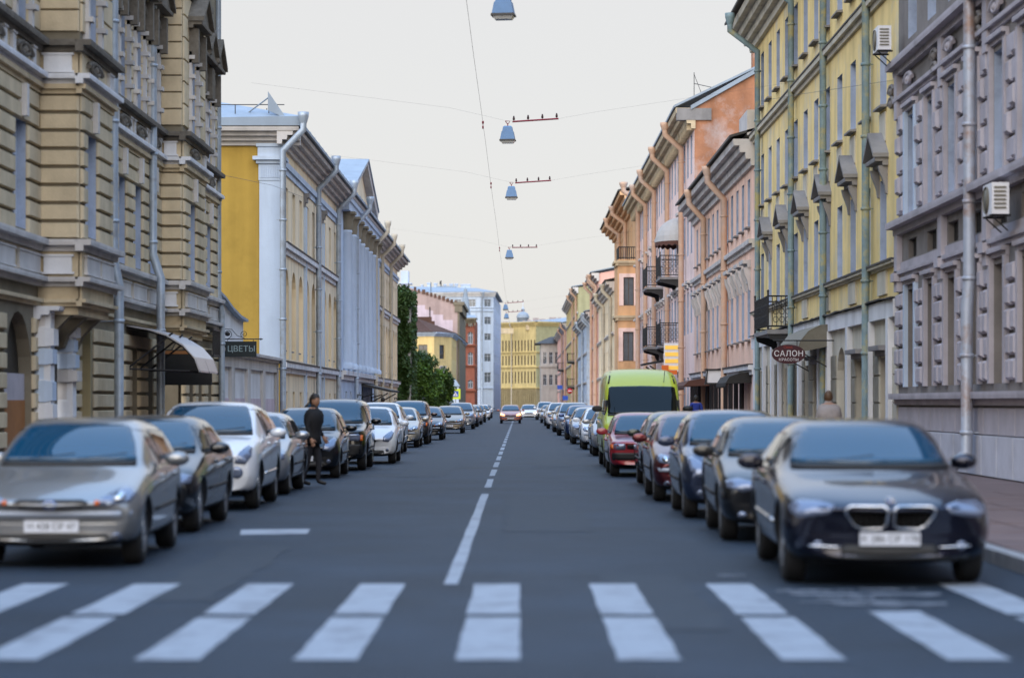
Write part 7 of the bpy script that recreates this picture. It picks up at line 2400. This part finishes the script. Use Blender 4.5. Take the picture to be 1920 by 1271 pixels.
    for j in range(nv):
        for i in range(nu):
            b = -pi / 2 + pi * (j + .5) / nv; a = 2 * pi * (i + .5) / nu
            lim = .52 if cos(a) > .55 else (.25 if cos(a) > .1 else -.50)
            if sin(b) > lim: fs2.append((j * nu + i, j * nu + (i + 1) % nu, (j + 1) * nu + (i + 1) % nu, (j + 1) * nu + i))
    hm.add(vs2, fs2, smooth=True)
    mobj('hair', hm.mesh('hair', hair), t)
    for s in (-1, 1):
        em = MB(); em.lathe([(0, -.004), (.009, -.002), (.010, .004)], 8, fn=lambda r, q, a: tuple(rot(Vector((s * .031 + r * cos(a), -.094 + q, .008 + r * .6 * sin(a))) * k)))
        mobj('eye', em.mesh('eye', hair_m), t)
    if coat:            # jacket hem that hangs over the hips
        cm = MB()
        prof = [(.075, 1.55), (.085, 1.51), (.11, 1.475), (.20, 1.43), (.25, 1.35), (.25, 1.22), (.185, 1.08), (.195, .95), (.215, .80), (.205, .80)]
        cm.lathe(prof, 18, fn=lambda r, z, a: (r * cos(a) * k, (r * .72 * sin(a) - .02 - lean * max(0, (z - .95) * 1.9)) * k, z * k))
        mobj('jacket', cm.mesh('jacket', top_m), t)
    return t
person('man in black clothes standing in the road beside the silver saloon', -3.98, 46.3, 0.0065, 1.76, radians(75), cloth_black, cloth_dark, hair_m, .10, .02, (.3, 0), head_yaw=-.3, coat=True)
person('person in a beige jacket walking away past the yellow house arch', XP(1562, 47), 47.5, .135, 1.70, radians(180), cloth_beige, cloth_dark, hair_b, .16, .16, (.1, .1), coat=True)
person('person in a blue shirt walking on the right pavement near the awnings', XP(1305, 88), 88, .135, 1.74, radians(180), cloth_blue, cloth_dark, hair_m, .14, .03, (.1, .1))
person('distant dark figure on the left pavement behind the white crossover', XP(718, 112), 112, .135, 1.72, radians(180), cloth_black, cloth_dark, hair_m, .14, .02)

# ================================================================== the street goes on behind the camera (seen only in reflections)
def back_house(name, label, X, y0, y1, zt, wall):
    t = thing(name, label, 'building', (X, (y0 + y1) / 2, 0))
    f = street(X)
    cols = []
    u = y0 + 2
    while u < y1 - 1: cols.append(u); u += 3.2
    ops = [(c - .6, c + .6, a, a + 2.2) for c in cols for a in (1.0, 5.2, 9.4)]
    wm = MB(); wall_mb(wm, f, y0, y1, 0, zt, ops); xo = X + (10 if X > 0 else -10)
    wm.add([(X, y1, 0), (xo, y1, 0), (xo, y1, zt), (X, y1, zt)], [(0, 1, 2, 3)]); wm.build('wall', M[wall], t)
    for o in ops: window(t, f, (o[0] + o[1]) / 2, o[2], 1.2, 2.2)
    mb = MB(); roof_slab(mb, f, y0, y1, zt + .2, 6, 2, over=.7); mb.build('roof', M['roof_blue'], t)
back_house('house_behind', 'ochre house on the left behind the viewpoint', -10.5, -75, -4, 14.5, 'tan')
back_house('house_behind', 'brown grey house on the right behind the viewpoint', 10.5, -75, -4, 15.5, 'beige_dark')

bpy.context.view_layer.update()
